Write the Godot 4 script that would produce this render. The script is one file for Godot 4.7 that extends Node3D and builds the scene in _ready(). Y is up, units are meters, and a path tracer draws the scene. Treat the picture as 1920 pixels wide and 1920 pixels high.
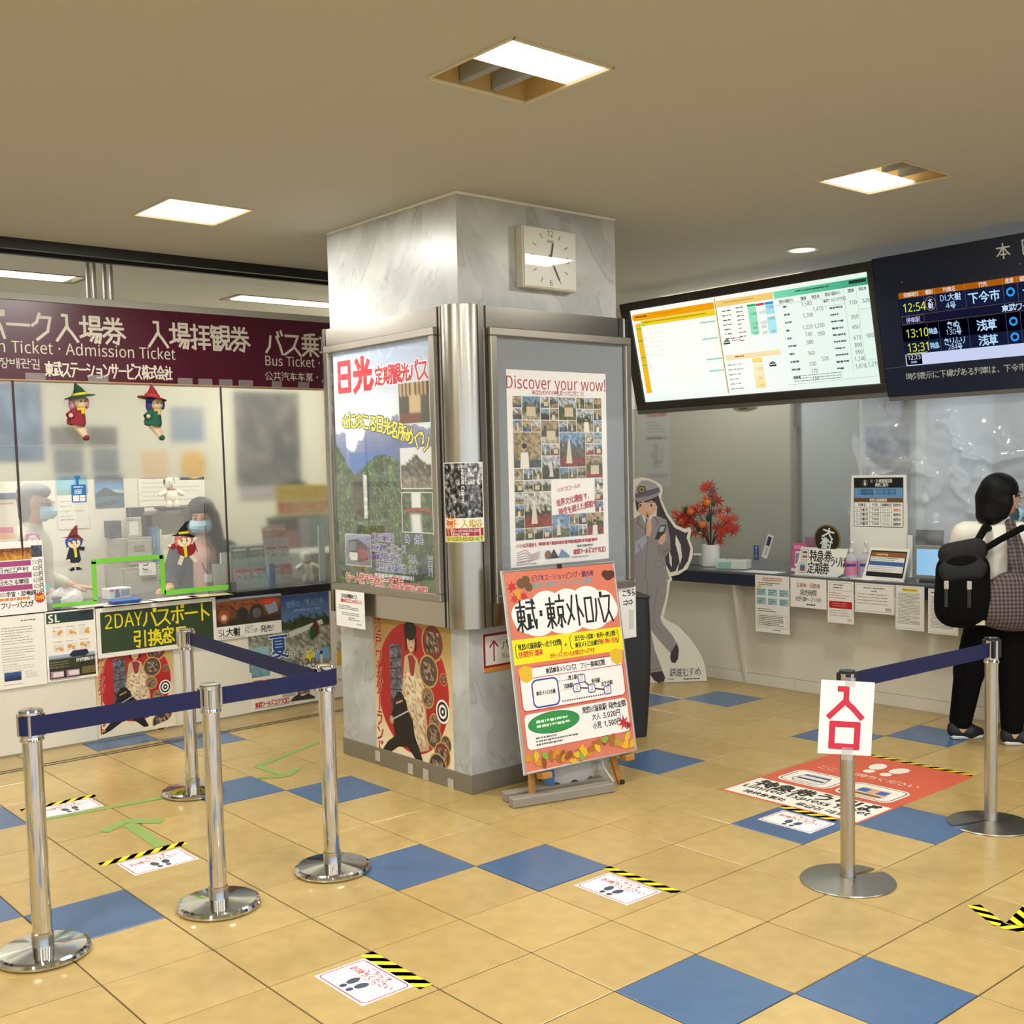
extends Node3D
# A station ticket hall: marble column with poster cases, two ticket counters behind clear film, belt barriers on a tiled floor.
# x runs along the left counter, z towards the camera from it; one floor tile is 0.4 m.
var M := {}
var used := {}
var SE := Basis(Vector3(0, 0, 1), Vector3.UP, Vector3(-1, 0, 0))   # for sheets on faces that look towards -x
var FR := Basis.IDENTITY                                            # for sheets on faces that look towards +z
func mat(key: String, col = null, rough := 0.6, metal := 0.0, spec := 0.5) -> StandardMaterial3D:
	if M.has(key): return M[key]
	var m := StandardMaterial3D.new()
	m.resource_name = key
	m.albedo_color = Color(col) if col is String else col
	m.roughness = rough; m.metallic = metal; m.metallic_specular = spec
	M[key] = m
	return m
func hue(c: String, rough := 0.6) -> StandardMaterial3D:
	return mat("paint_%s_%d" % [c, int(rough * 100)], c, rough)
class MB:   # collects triangles of one mesh
	var v := PackedVector3Array()
	var n := PackedVector3Array()
	var uv := PackedVector2Array()
	var ix := PackedInt32Array()
	var xf := Transform3D.IDENTITY
	func put(p: Vector3, q: Vector3, t := Vector2.ZERO) -> int:
		v.append(xf * p); n.append((xf.basis * q).normalized()); uv.append(t)
		return v.size() - 1
	func tri(a: Vector3, b: Vector3, c: Vector3):   # counter-clockwise seen from outside
		var q := (b - a).cross(c - a)
		if q.length_squared() < 1e-16: return
		q = q.normalized()
		var i := put(a, q); put(b, q); put(c, q)
		ix.append_array([i, i + 2, i + 1])
	func quad(a: Vector3, b: Vector3, c: Vector3, d: Vector3):
		var q := (b - a).cross(d - a)
		if q.length_squared() < 1e-16: q = (c - b).cross(d - b)
		if q.length_squared() < 1e-16: return
		q = q.normalized()
		var i := put(a, q, Vector2(0, 1)); put(b, q, Vector2(1, 1)); put(c, q, Vector2(1, 0)); put(d, q, Vector2(0, 0))
		ix.append_array([i, i + 2, i + 1, i, i + 3, i + 2])
	func quad_ret(a: Vector3, b: Vector3, c: Vector3, d: Vector3) -> MB:   # a flat strip seen from above
		if (b - a).cross(d - a).y > 0: quad(a, b, c, d)
		else: quad(d, c, b, a)
		return self
	func box(c: Vector3, size: Vector3, b := 0.0) -> MB:
		var h := size / 2
		b = minf(b, minf(h.x, minf(h.y, h.z)) * 0.9)
		for ax in 3:
			for sg in [-1.0, 1.0]:
				var u := (ax + 1) % 3; var w := (ax + 2) % 3
				var p := []
				for k in [[-1, -1], [1, -1], [1, 1], [-1, 1]]:
					var q := Vector3.ZERO
					q[ax] = sg * h[ax]; q[u] = k[0] * (h[u] - b); q[w] = k[1] * (h[w] - b)
					p.append(c + q)
				if sg > 0: quad(p[0], p[1], p[2], p[3])
				else: quad(p[3], p[2], p[1], p[0])
		if b > 0.0:
			for ax in 3:
				var u := (ax + 1) % 3; var w := (ax + 2) % 3
				for s1 in [-1.0, 1.0]:
					for s2 in [-1.0, 1.0]:
						var p := []
						for k in [[-1, 0], [1, 0], [1, 1], [-1, 1]]:
							var q := Vector3.ZERO
							q[ax] = k[0] * (h[ax] - b)
							q[u] = s1 * (h[u] if k[1] == 0 else h[u] - b); q[w] = s2 * (h[w] - b if k[1] == 0 else h[w])
							p.append(c + q)
						if s1 * s2 > 0: quad(p[0], p[1], p[2], p[3])
						else: quad(p[3], p[2], p[1], p[0])
			for a in [-1.0, 1.0]:
				for d in [-1.0, 1.0]:
					for e in [-1.0, 1.0]:
						var s := Vector3(a, d, e)
						var p1 := c + s * Vector3(h.x, h.y - b, h.z - b); var p2 := c + s * Vector3(h.x - b, h.y, h.z - b); var p3 := c + s * Vector3(h.x - b, h.y - b, h.z)
						if a * d * e > 0: tri(p1, p2, p3)
						else: tri(p3, p2, p1)
		return self
	func span(a: Vector3, b: Vector3, bev := 0.0) -> MB:   # box between two corners
		return box((a + b) / 2, (b - a).abs(), bev)
	func strip(p: Array, q: Array, smooth_n: Array, smooth_m: Array):   # rows of points with normals
		var i0 := v.size(); var k := p.size()
		for i in k: put(p[i], smooth_n[i], Vector2(float(i) / (k - 1), 0))
		for i in k: put(q[i], smooth_m[i], Vector2(float(i) / (k - 1), 1))
		for i in k - 1: ix.append_array([i0 + i, i0 + i + 1, i0 + k + i, i0 + i + 1, i0 + k + i + 1, i0 + k + i])
	func lathe(prof: Array, seg := 32, c := Vector3.ZERO, a0 := 0.0, a1 := TAU) -> MB:   # prof: Vector2(radius, height), bottom to top
		for k in prof.size() - 1:
			var A: Vector2 = prof[k]; var B: Vector2 = prof[k + 1]
			var d := B - A
			if d.length() < 1e-7: continue
			var pn := Vector2(d.y, -d.x).normalized()
			var p := []; var q := []; var m := []
			for i in seg + 1:
				var t := a0 + (a1 - a0) * i / seg
				var r := Vector3(cos(t), 0, sin(t))
				p.append(c + r * A.x + Vector3.UP * A.y); q.append(c + r * B.x + Vector3.UP * B.y); m.append(r * pn.x + Vector3.UP * pn.y)
			strip(p, q, m, m)
		return self
	func tube(path: Array, rad, seg := 12, caps := true) -> MB:
		var k := path.size()
		var ring := []; var rn := []
		var side := Vector3.ZERO
		for i in k:
			var t: Vector3 = (path[mini(i + 1, k - 1)] - path[maxi(i - 1, 0)]).normalized()
			if side == Vector3.ZERO: side = t.cross(Vector3.UP if absf(t.y) < 0.9 else Vector3.RIGHT).normalized()
			side = (side - t * side.dot(t)).normalized()
			var up := side.cross(t)
			var r: float = rad[i] if rad is Array else rad
			var p := []; var m := []
			for j in seg + 1:
				var o := side * cos(TAU * j / seg) + up * sin(TAU * j / seg)
				p.append(path[i] + o * r); m.append(o)
			ring.append(p); rn.append(m)
		for i in k - 1: strip(ring[i], ring[i + 1], rn[i], rn[i + 1])
		if caps:
			for j in seg:
				tri(path[0], ring[0][j], ring[0][j + 1]); tri(path[k - 1], ring[k - 1][j + 1], ring[k - 1][j])
		return self
	func ball(c: Vector3, r: Vector3, seg := 20, rings := 12) -> MB:
		for k in rings:
			var t0 := -PI / 2 + PI * k / rings; var t1 := -PI / 2 + PI * (k + 1) / rings
			var p := []; var q := []; var m := []; var o := []
			for i in seg + 1:
				var a := TAU * i / seg
				var d0 := Vector3(cos(a) * cos(t0), sin(t0), sin(a) * cos(t0)); var d1 := Vector3(cos(a) * cos(t1), sin(t1), sin(a) * cos(t1))
				p.append(c + d0 * r); q.append(c + d1 * r); m.append(d0 / r); o.append(d1 / r)
			strip(p, q, m, o)
		return self
	func prism(poly: PackedVector2Array, z0: float, z1: float) -> MB:   # outline in the xy plane
		if Geometry2D.is_polygon_clockwise(poly): poly.reverse()
		var t := Geometry2D.triangulate_polygon(poly)
		for i in range(0, t.size(), 3):
			var a := poly[t[i]]; var b := poly[t[i + 1]]; var c := poly[t[i + 2]]
			if (b - a).cross(c - a) < 0: var k := b; b = c; c = k
			tri(Vector3(a.x, a.y, z1), Vector3(b.x, b.y, z1), Vector3(c.x, c.y, z1)); tri(Vector3(a.x, a.y, z0), Vector3(c.x, c.y, z0), Vector3(b.x, b.y, z0))
		for i in poly.size():
			var a := poly[i]; var b := poly[(i + 1) % poly.size()]
			quad(Vector3(a.x, a.y, z0), Vector3(b.x, b.y, z0), Vector3(b.x, b.y, z1), Vector3(a.x, a.y, z1))
		return self
	func surface(f: Callable, nu: int, nv: int) -> MB:   # f(u, v) -> point, both sides seen
		var i0 := v.size()
		for j in nv + 1:
			for i in nu + 1:
				var u := float(i) / nu; var w := float(j) / nv
				var p: Vector3 = (f as Callable).call(u, w)
				var pu: Vector3 = (f as Callable).call(minf(u + 0.01, 1.0), w) - (f as Callable).call(maxf(u - 0.01, 0.0), w)
				var pv: Vector3 = (f as Callable).call(u, minf(w + 0.01, 1.0)) - (f as Callable).call(u, maxf(w - 0.01, 0.0))
				put(p, pv.cross(pu) if pv.cross(pu).length() > 1e-12 else Vector3.UP, Vector2(u, w))
		for j in nv:
			for i in nu:
				var q := i0 + j * (nu + 1) + i
				ix.append_array([q, q + 1, q + nu + 2, q, q + nu + 2, q + nu + 1])
		return self
	func mesh() -> ArrayMesh:
		var a := []; a.resize(Mesh.ARRAY_MAX)
		a[Mesh.ARRAY_VERTEX] = v; a[Mesh.ARRAY_NORMAL] = n; a[Mesh.ARRAY_TEX_UV] = uv; a[Mesh.ARRAY_INDEX] = ix
		var m := ArrayMesh.new()
		m.add_surface_from_arrays(Mesh.PRIMITIVE_TRIANGLES, a)
		return m
func numbered(called: String) -> String:
	if not used.has(called):
		used[called] = 0
		return called
	used[called] += 1
	return "%s_%03d" % [called, used[called]]
func tag(o: Node, label: String, category: String, group := "", kind := ""):
	o.set_meta("label", label); o.set_meta("category", category)
	if group: o.set_meta("group", group)
	if kind: o.set_meta("kind", kind)
	return o
func thing(called: String, label: String, category: String, at := Vector3.ZERO, turn := Basis.IDENTITY, group := "") -> Node3D:
	var o := Node3D.new()
	o.name = numbered(called); o.transform = Transform3D(turn, at)
	add_child(o)
	return tag(o, label, category, group)
func part(called: String, shape, m: Material, under: Node, at := Vector3.ZERO, label := "") -> MeshInstance3D:
	var o := MeshInstance3D.new()
	o.name = called
	o.mesh = shape.mesh() if not shape is Mesh else shape
	o.material_override = m if not o.mesh is PrimitiveMesh else null
	if o.mesh is PrimitiveMesh: o.mesh.surface_set_material(0, m)
	o.position = at
	if label: o.set_meta("label", label)
	under.add_child(o, true)
	return o
func solo(called: String, shape, m: Material, label: String, category: String, at := Vector3.ZERO, turn := Basis.IDENTITY, group := "") -> MeshInstance3D:
	var o := MeshInstance3D.new()
	o.name = numbered(called); o.mesh = shape.mesh(); o.material_override = m; o.transform = Transform3D(turn, at)
	add_child(o)
	tag(o, label, category, group)
	return o
func struct(called: String, shape, m: Material, label := "") -> MeshInstance3D:
	var o := MeshInstance3D.new()
	o.name = numbered(called); o.mesh = shape.mesh(); o.material_override = m
	o.set_meta("kind", "structure")
	if label: o.set_meta("label", label)
	add_child(o)
	return o
func sheet(called: String, label: String, category: String, at: Vector3, turn: Basis, w: float, h: float, paper: String, units: float, group := "", thick := 0.0012, drop := 0.0) -> Array:
	# a flat printed sheet hung from its top left corner; returns [thing, ink]; finish with done()
	var t := thing(called, label, category, at, turn, group)
	if drop == 0.0:
		part("paper", MB.new().span(Vector3(0, -h, -thick), Vector3(w, 0, 0), 0.0002), hue(paper, 0.55), t)
	return [t, Ink.new(self, w / units)]
func done(s: Array, called := "print", m: Material = null):
	if s[1].v.size(): part(called, s[1], m if m else M.ink, s[0])
	s[1] = Ink.new(self, s[1].s)
	s[1].z = 0.0006
func ink_part(called: String, ink: Ink, under: Node, m: Material = null):
	part(called, ink, m if m else M.ink, under)
func noise_tex(seed_: int, freq: float, a: Color, b: Color, size := 256, octaves := 4, normal := false) -> NoiseTexture2D:
	var f := FastNoiseLite.new(); f.seed = seed_; f.frequency = freq; f.fractal_octaves = octaves; f.noise_type = FastNoiseLite.TYPE_SIMPLEX_SMOOTH
	var t := NoiseTexture2D.new(); t.noise = f; t.seamless = true; t.width = size; t.height = size
	if normal:
		t.as_normal_map = true; t.bump_strength = 2.0
	else:
		var g := Gradient.new(); g.set_color(0, a); g.set_color(1, b); t.color_ramp = g
	return t
func rng(s: int) -> RandomNumberGenerator:
	var r := RandomNumberGenerator.new(); r.seed = s
	return r
func yaw(deg: float) -> Basis:
	return Basis(Vector3.UP, deg_to_rad(deg))
func _ready():
	# ---- camera, sky, exposure
	var cam := Camera3D.new(); cam.name = "camera"
	cam.projection = Camera3D.PROJECTION_FRUSTUM
	cam.near = 0.05; cam.far = 100.0
	cam.size = 1920.0 / 2117.9 * 0.05
	cam.frustum_offset = Vector2(11.41, 68.7) / 2117.9 * 0.05
	cam.transform = Transform3D(Basis(Vector3.UP, -0.706014) * Basis(Vector3.RIGHT, -0.0716375) * Basis(Vector3.BACK, -0.0247253), Vector3(-2.91304, 1.68, 3.66485))
	add_child(cam); cam.current = true
	var env := Environment.new()
	var sky := Sky.new(); var sm := ProceduralSkyMaterial.new()
	sm.sky_top_color = Color("7fa6d8"); sm.sky_horizon_color = Color("d9e6f2"); sm.ground_bottom_color = Color("8d8f8c"); sm.ground_horizon_color = Color("c9d0d2")
	sky.sky_material = sm
	env.background_mode = Environment.BG_SKY; env.sky = sky; env.background_energy_multiplier = SKY
	env.tonemap_mode = Environment.TONE_MAPPER_LINEAR; env.tonemap_exposure = EXPO
	env.sdfgi_enabled = true; env.ssao_enabled = true; env.ssil_enabled = true
	var we := WorldEnvironment.new(); we.name = "environment"; we.environment = env; add_child(we)
	materials()
	hall()
	lamps()
	column()
	left_counter()
	left_office()
	right_counter()
	screens()
	barriers()
	floor_signs()
	easel_sign()
	people()
const SKY := 3.5
const EXPO := 1.0
const LAMP := 0.74
func materials():
	var k := mat("ink", Color.WHITE, 0.5); k.vertex_color_use_as_albedo = true
	k = mat("ink_gloss", Color.WHITE, 0.22); k.vertex_color_use_as_albedo = true
	k = mat("screen", Color.WHITE, 0.4); k.vertex_color_use_as_albedo = true; k.shading_mode = BaseMaterial3D.SHADING_MODE_UNSHADED
	for i in 4:
		k = mat("tile_tan_%d" % i, ["b89d62", "b4995f", "bca166", "b79c63"][i], 0.26, 0.0, 0.5)
		k.albedo_texture = tan_tex(); k.uv1_triplanar = true; k.uv1_world_triplanar = true; k.uv1_scale = Vector3.ONE * 1.3
	for i in 2:
		k = mat("tile_blue_%d" % i, ["4a678c", "466389"][i], 0.3)
		k.albedo_texture = tan_tex(); k.uv1_triplanar = true; k.uv1_world_triplanar = true; k.uv1_scale = Vector3.ONE * 1.3
	mat("grout", "4a3f2c", 0.9)
	k = mat("marble", "d2d2d2", 0.32)
	k.albedo_texture = marble_tex(); k.uv1_triplanar = true; k.uv1_world_triplanar = true; k.uv1_scale = Vector3.ONE * 0.9
	k = mat("ceiling", "babab2", 0.85)
	mat("wall", "d8d2bd", 0.8); mat("counter_white", "d9d3c2", 0.45); mat("skirting", "77705f", 0.5)
	mat("steel", "b3aea4", 0.24, 1.0)
	mat("steel_soft", "a8a296", 0.38, 1.0)
	mat("chrome", "d5d6d8", 0.07, 1.0); mat("chrome_dull", "c0bcb2", 0.22, 1.0)
	mat("alu", "b9b9b5", 0.35, 1.0)
	mat("black", "131312", 0.5); mat("navy", "0c1838", 0.35); mat("navy_panel", "0b1730", 0.4); mat("white", "ece9e0", 0.5)
	mat("belt", "070f44", 0.75); mat("grey", "8b8b86", 0.5); mat("dark_grey", "3a3a3a", 0.5)
	k = mat("glass", Color(1, 1, 1, 0.02), 0.02); k.transparency = BaseMaterial3D.TRANSPARENCY_ALPHA
	k = mat("film", Color(0.93, 0.95, 0.97, 0.1), 0.03); k.transparency = BaseMaterial3D.TRANSPARENCY_ALPHA
	k = mat("haze_film", Color(0.86, 0.88, 0.88, 0.26), 0.5); k.transparency = BaseMaterial3D.TRANSPARENCY_ALPHA
	k = mat("clear_tape", Color(0.8, 0.77, 0.77, 0.22), 0.4); k.transparency = BaseMaterial3D.TRANSPARENCY_ALPHA
	k = mat("lit", Color("fff6e4"), 0.5); k.emission_enabled = true; k.emission = Color("fff3dc"); k.emission_energy_multiplier = 2.2
	mat("lamp_paint", "cfc6ad", 0.5); mat("wood", "a8752f", 0.5); mat("plank", "8d8478", 0.8)
	k = mat("cloth_black", "070708", 0.9, 0.0, 0.25); k = mat("hair", "080605", 0.6, 0.0, 0.3)
	mat("skin", "c99a78", 0.55)
func tan_tex() -> Texture2D:
	if not M.has("tan_tex"): M["tan_tex"] = noise_tex(11, 0.012, Color(0.93, 0.93, 0.925), Color(1, 1, 1), 512, 6)
	return M["tan_tex"]
func marble_tex() -> Texture2D:
	if not M.has("marble_tex"):
		var im := Image.create(384, 384, false, Image.FORMAT_RGB8)
		var f := FastNoiseLite.new(); f.seed = 4; f.frequency = 0.008; f.fractal_octaves = 5
		var g := FastNoiseLite.new(); g.seed = 9; g.frequency = 0.02; g.fractal_octaves = 4
		for y in 384:
			for x in 384:
				var q := Vector2(x * 0.5 + y * 0.5, y * 0.28 - x * 0.36)   # drawn-out, slanting clouds
				var a := f.get_noise_2d(q.x * 0.9, q.y * 3.0); var b := g.get_noise_2d(q.x, q.y * 2.0)
				var vein := pow(1.0 - minf(absf(a * 2.6 + b * 0.6), 1.0), 7.0) * clampf(0.5 + b * 1.8, 0, 1)
				var l := 0.86 + a * 0.10 + b * 0.05 - vein * 0.13
				im.set_pixel(x, y, Color(l * 0.985, l, l * 0.99))
		M["marble_tex"] = ImageTexture.create_from_image(im)
	return M["marble_tex"]
func seen_floor(x: float, z: float) -> bool:
	if x > 0.66 and x < 1.76 and z > -2.03 and z < -0.84: return false
	if z < -3.5 or x > 4.0: return false
	var d := Vector2(x + 2.913, z - 3.665)
	var fwd := Vector2(sin(0.706), -cos(0.706)); var side := Vector2(cos(0.706), sin(0.706))
	var f := d.dot(fwd); var s := d.dot(side)
	return f > 2.6 and absf(s) < f * 0.455 + 0.3
func hall():
	# ---- floor: grout bed, each tile in view a piece, the rest joined
	var fl := Node3D.new(); fl.name = "floor"; fl.set_meta("kind", "structure"); fl.set_meta("label", "tan and blue tiled floor"); add_child(fl)
	part("bed", MB.new().span(Vector3(-8, -0.2, -8), Vector3(9, -0.004, 9)), M.grout, fl)
	var tm := MB.new().box(Vector3(0.2, -0.006, 0.2), Vector3(0.3945, 0.012, 0.3945), 0.002).mesh()
	var rest := MB.new(); var rest_blue := MB.new()
	var r := rng(3)
	for i in range(-18, 20):
		for j in range(-18, 20):
			var blue := false
			for b in [Vector2i(-1, 0), Vector2i(0, -1)]:      # pairs of blue tiles set corner to corner, every fourth tile
				var u: int = i - b.x; var w: int = j - b.y
				if posmod(w, 2) == 0 and posmod(u, 4) == 0 and posmod(w + u / 2, 4) == 0: blue = true
			var pos := Vector3(i * 0.4, 0, -(j + 1) * 0.4)
			var c := pos + Vector3(0.2, 0, 0.2)
			if c.x > 4.0 or c.z < -3.5: continue
			var k := r.randi() % 4
			if seen_floor(c.x, c.z): part("tile", tm, M["tile_blue_%d" % (k % 2)] if blue else M["tile_tan_%d" % k], fl, pos + Vector3(0, r.randf_range(-0.0004, 0.0004), 0))
			else:
				var q := rest_blue if blue else rest
				q.box(c + Vector3(0, -0.006, 0), Vector3(0.3945, 0.012, 0.3945), 0.002)
	part("tiles_out_of_view", rest, M.tile_tan_0, fl).set_meta("kind", "stuff")
	part("blue_tiles_out_of_view", rest_blue, M.tile_blue_0, fl).set_meta("kind", "stuff")
	struct("trim_1", MB.new().span(Vector3(-8, -0.004, -3.13), Vector3(1.9, 0.0015, -3.112)).span(Vector3(-8, -0.004, -3.086), Vector3(1.9, 0.0015, -3.068)), mat("rail", "4a4740", 0.4, 0.6), "thin metal shutter rail let into the floor")
	struct("floor_office", MB.new().span(Vector3(-8, -0.1, -8), Vector3(9, 0.0, -3.5)).span(Vector3(4.02, -0.1, -3.5), Vector3(9, 0.0, 9)), hue("9a9180"))
	# ---- ceiling with the lamp openings, in one slab
	slab("ceiling", Rect2(-7.2, -8.2, 15.4, 16.4), lamp_holes(), 3.06, 3.4, M.ceiling)
	struct("trim_2", MB.new().span(Vector3(-7, 3.0, -3.34), Vector3(1.9, 3.06, -3.3)).span(Vector3(-7, 3.03, -3.3), Vector3(1.9, 3.06, -3.17)).span(Vector3(-7, 3.0, -3.17), Vector3(1.9, 3.06, -3.13)), M.black, "black shutter slot along the ceiling")
	# ---- walls; the hall is glazed behind the camera
	struct("wall_west", MB.new().span(Vector3(-7.2, 0, -8.2), Vector3(-7, 3.06, 4.2)).span(Vector3(-7.2, 2.5, 4.2), Vector3(-7, 3.06, 8)), M.wall)
	var win := MB.new()
	for x in [-7.0, -4.6, -2.2, 0.2, 2.6, 5.0]: win.span(Vector3(x - 0.05, 0, 8.0), Vector3(x + 0.05, 2.7, 8.1))
	win.span(Vector3(-7, 2.62, 8.0), Vector3(5, 2.72, 8.1)).span(Vector3(-7, 0, 8.0), Vector3(5, 0.08, 8.1))
	var w := struct("window_1", win, M.alu, "glazed entrance front behind the camera")
	part("pane", MB.new().span(Vector3(-7, 0.08, 8.04), Vector3(5, 2.62, 8.05)), M.glass, w)
	struct("wall_south", MB.new().span(Vector3(-7.2, 2.72, 8.0), Vector3(8.2, 3.06, 8.2)).span(Vector3(5.0, 0, 8.0), Vector3(8.2, 2.72, 8.2)), M.wall)
	win = MB.new()
	for z in [4.2, 6.1, 8.0]: win.span(Vector3(-7.1, 0, z - 0.05), Vector3(-7, 2.5, z + 0.05))
	w = struct("window_2", win, M.alu, "side entrance behind the camera")
	part("pane", MB.new().span(Vector3(-7.06, 0.0, 4.2), Vector3(-7.05, 2.5, 8)), M.glass, w)
	struct("wall_north", MB.new().span(Vector3(-7.2, 0, -5.8), Vector3(2.9, 3.06, -5.6)).span(Vector3(2.75, 0, -5.6), Vector3(2.9, 3.06, -3.46)), M.wall)
	struct("wall_corner", MB.new().span(Vector3(2.9, 0, -3.6), Vector3(8.2, 3.06, -3.46)), M.wall)
	struct("wall_east", MB.new().span(Vector3(8.0, 0, -3.46), Vector3(8.2, 3.06, 8.0)), M.wall)
func slab(called: String, area: Rect2, holes: Array, y0: float, y1: float, m: Material):
	var xs := [area.position.x, area.end.x]; var zs := [area.position.y, area.end.y]
	for h in holes: xs.append_array([h.position.x, h.end.x]); zs.append_array([h.position.y, h.end.y])
	xs.sort(); zs.sort()
	var b := MB.new()
	for i in xs.size() - 1:
		for j in zs.size() - 1:
			var c := Vector2((xs[i] + xs[i + 1]) / 2, (zs[j] + zs[j + 1]) / 2)
			var open := false
			for h in holes: open = open or h.has_point(c)
			if not open and xs[i + 1] - xs[i] > 1e-4 and zs[j + 1] - zs[j] > 1e-4:
				b.quad(Vector3(xs[i], y0, zs[j]), Vector3(xs[i + 1], y0, zs[j]), Vector3(xs[i + 1], y0, zs[j + 1]), Vector3(xs[i], y0, zs[j + 1]))
	for h in holes:
		var a := Vector3(h.position.x, y0, h.position.y); var c := Vector3(h.end.x, y0, h.end.y); var up := Vector3.UP * 0.1
		var q := [a, Vector3(c.x, y0, a.z), c, Vector3(a.x, y0, c.z)]
		for i in 4: b.quad(q[i], q[(i + 1) % 4], q[(i + 1) % 4] + up, q[i] + up)
	b.span(Vector3(area.position.x, y0 + 0.2, area.position.y), Vector3(area.end.x, y1, area.end.y))
	struct(called, b, m)
const SQUARE := [Vector3(-0.205, 0.625, 1), Vector3(-0.205, -1.98, 0), Vector3(2.24, 0.575, 2), Vector3(-2.65, 0.6, 0), Vector3(-2.65, -1.98, 0), Vector3(-0.205, 3.2, 0), Vector3(2.24, 3.2, 0), Vector3(-2.65, 3.2, 0), Vector3(-5.1, 0.6, 0), Vector3(-5.1, 3.2, 0), Vector3(-0.205, 5.8, 0), Vector3(2.24, 5.8, 0), Vector3(-2.65, 5.8, 0)]
const TUBES := [Vector3(-0.75, -4.34, 0), Vector3(2.1, -4.5, 0), Vector3(-3.6, -4.34, 0)]
func lamp_holes() -> Array:
	var a := []
	for p in SQUARE: a.append(Rect2(p.x - 0.232, p.y - 0.23, 0.464, 0.46))
	for p in TUBES: a.append(Rect2(p.x - 0.8, p.y - 0.14, 1.6, 0.28))
	return a
func lamps():
	for i in SQUARE.size():
		var p: Vector3 = SQUARE[i]
		var kind := int(p.z)
		var at := Vector3(p.x, 3.06, p.y)
		var names := {0: "square ceiling lamp lit across its whole panel, left of the marble column", 1: "square ceiling lamp above the camera side, half lit with two open baffles", 2: "square ceiling lamp over the right counter queue, half lit half open"}
		var t := thing("ceiling_lamp", names[kind] if i < 3 else "square ceiling lamp out of the picture, fully lit", "ceiling lamp", at, Basis.IDENTITY, "square ceiling lamps")
		var fr := MB.new()
		for s in [-1, 1]:
			fr.box(Vector3(s * 0.232, -0.002, 0), Vector3(0.014, 0.008, 0.474), 0.001).box(Vector3(0, -0.002, s * 0.23), Vector3(0.464, 0.008, 0.014), 0.001)
		part("frame", fr, M.lamp_paint, t)
		part("housing", MB.new().span(Vector3(-0.23, 0.09, -0.228), Vector3(0.23, 0.1, 0.228)).span(Vector3(-0.231, 0.0, -0.228), Vector3(-0.227, 0.1, 0.228)).span(Vector3(0.227, 0.0, -0.228), Vector3(0.231, 0.1, 0.228)).span(Vector3(-0.23, 0.0, -0.229), Vector3(0.23, 0.1, -0.225)).span(Vector3(-0.23, 0.0, 0.225), Vector3(0.23, 0.1, 0.229)), mat("housing", "b79e6a", 0.5), t)
		var z0 := -0.222; var z1 := 0.222
		if kind == 1: z0 = 0.0
		if kind == 2: z1 = 0.03
		part("diffuser", MB.new().span(Vector3(-0.224, 0.004, z0), Vector3(0.224, 0.012, z1)), M.lit, t)
		if kind > 0:
			for x in [-0.075, 0.075]:
				part("baffle", MB.new().span(Vector3(x - 0.018, 0.008, -0.222 if kind == 1 else 0.035), Vector3(x + 0.012, 0.07, -0.004 if kind == 1 else 0.222), 0.004), mat("baffle", "8f969a", 0.4), t)
		var l := AreaLight3D.new(); l.name = "lamp_light"
		l.area_size = Vector2(0.44, z1 - z0); l.light_energy = 6.2 * LAMP * (0.75 if kind else 1.0); l.light_color = Color("fdfaf3")
		l.transform = Transform3D(Basis(Vector3.RIGHT, -PI / 2), Vector3(0, -0.006, (z0 + z1) / 2))
		l.area_range = 14.0; l.area_attenuation = 2.0; l.shadow_enabled = true
		t.add_child(l)
	for i in TUBES.size():
		var p: Vector3 = TUBES[i]
		var t := thing("office_lamp", ["long fluorescent office lamp above the left end of the maroon sign", "long fluorescent office lamp beside the top of the marble column", "long fluorescent office lamp out of the picture"][i], "ceiling lamp", Vector3(p.x, 3.06, p.y), Basis.IDENTITY, "fluorescent office lamps")
		part("frame", MB.new().span(Vector3(-0.83, -0.004, -0.155), Vector3(0.83, 0.001, -0.14)).span(Vector3(-0.83, -0.004, 0.14), Vector3(0.83, 0.001, 0.155)).span(Vector3(-0.83, -0.004, -0.155), Vector3(-0.8, 0.001, 0.155)).span(Vector3(0.8, -0.004, -0.155), Vector3(0.83, 0.001, 0.155)), mat("lamp_frame", "6f6a5c", 0.5), t)
		part("housing", MB.new().span(Vector3(-0.8, 0.08, -0.14), Vector3(0.8, 0.09, 0.14)), M.lamp_paint, t)
		part("diffuser", MB.new().span(Vector3(-0.74, 0.0, -0.135), Vector3(0.74, 0.01, 0.135)), M.lit, t)
		var l := AreaLight3D.new(); l.name = "lamp_light"
		l.area_size = Vector2(1.48, 0.27); l.light_energy = 9.0 * LAMP; l.light_color = Color("fdfaf3"); l.area_range = 12.0; l.area_attenuation = 2.0; l.shadow_enabled = true
		l.transform = Transform3D(Basis(Vector3.RIGHT, -PI / 2), Vector3(0, -0.008, 0)); t.add_child(l)
	var d := thing("downlight", "small round recessed downlight above the fare screen", "ceiling lamp", Vector3(3.5, 3.06, -0.78))
	part("ring", MB.new().lathe([Vector2(0.085, 0.0), Vector2(0.1, 0.0), Vector2(0.105, -0.004), Vector2(0.085, -0.006), Vector2(0.082, -0.001)], 32), M.white, d)
	part("diffuser", MB.new().lathe([Vector2(0.083, -0.002), Vector2(0.001, -0.003)], 32), M.lit, d)
	var sp := SpotLight3D.new(); sp.name = "lamp_light"; sp.light_energy = 1.2; sp.spot_angle = 70; sp.light_size = 0.08; sp.light_color = Color("fdfaf3"); sp.spot_range = 12; sp.shadow_enabled = true
	sp.transform = Transform3D(Basis(Vector3.RIGHT, -PI / 2), Vector3(0, -0.02, 0)); d.add_child(sp)
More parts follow.
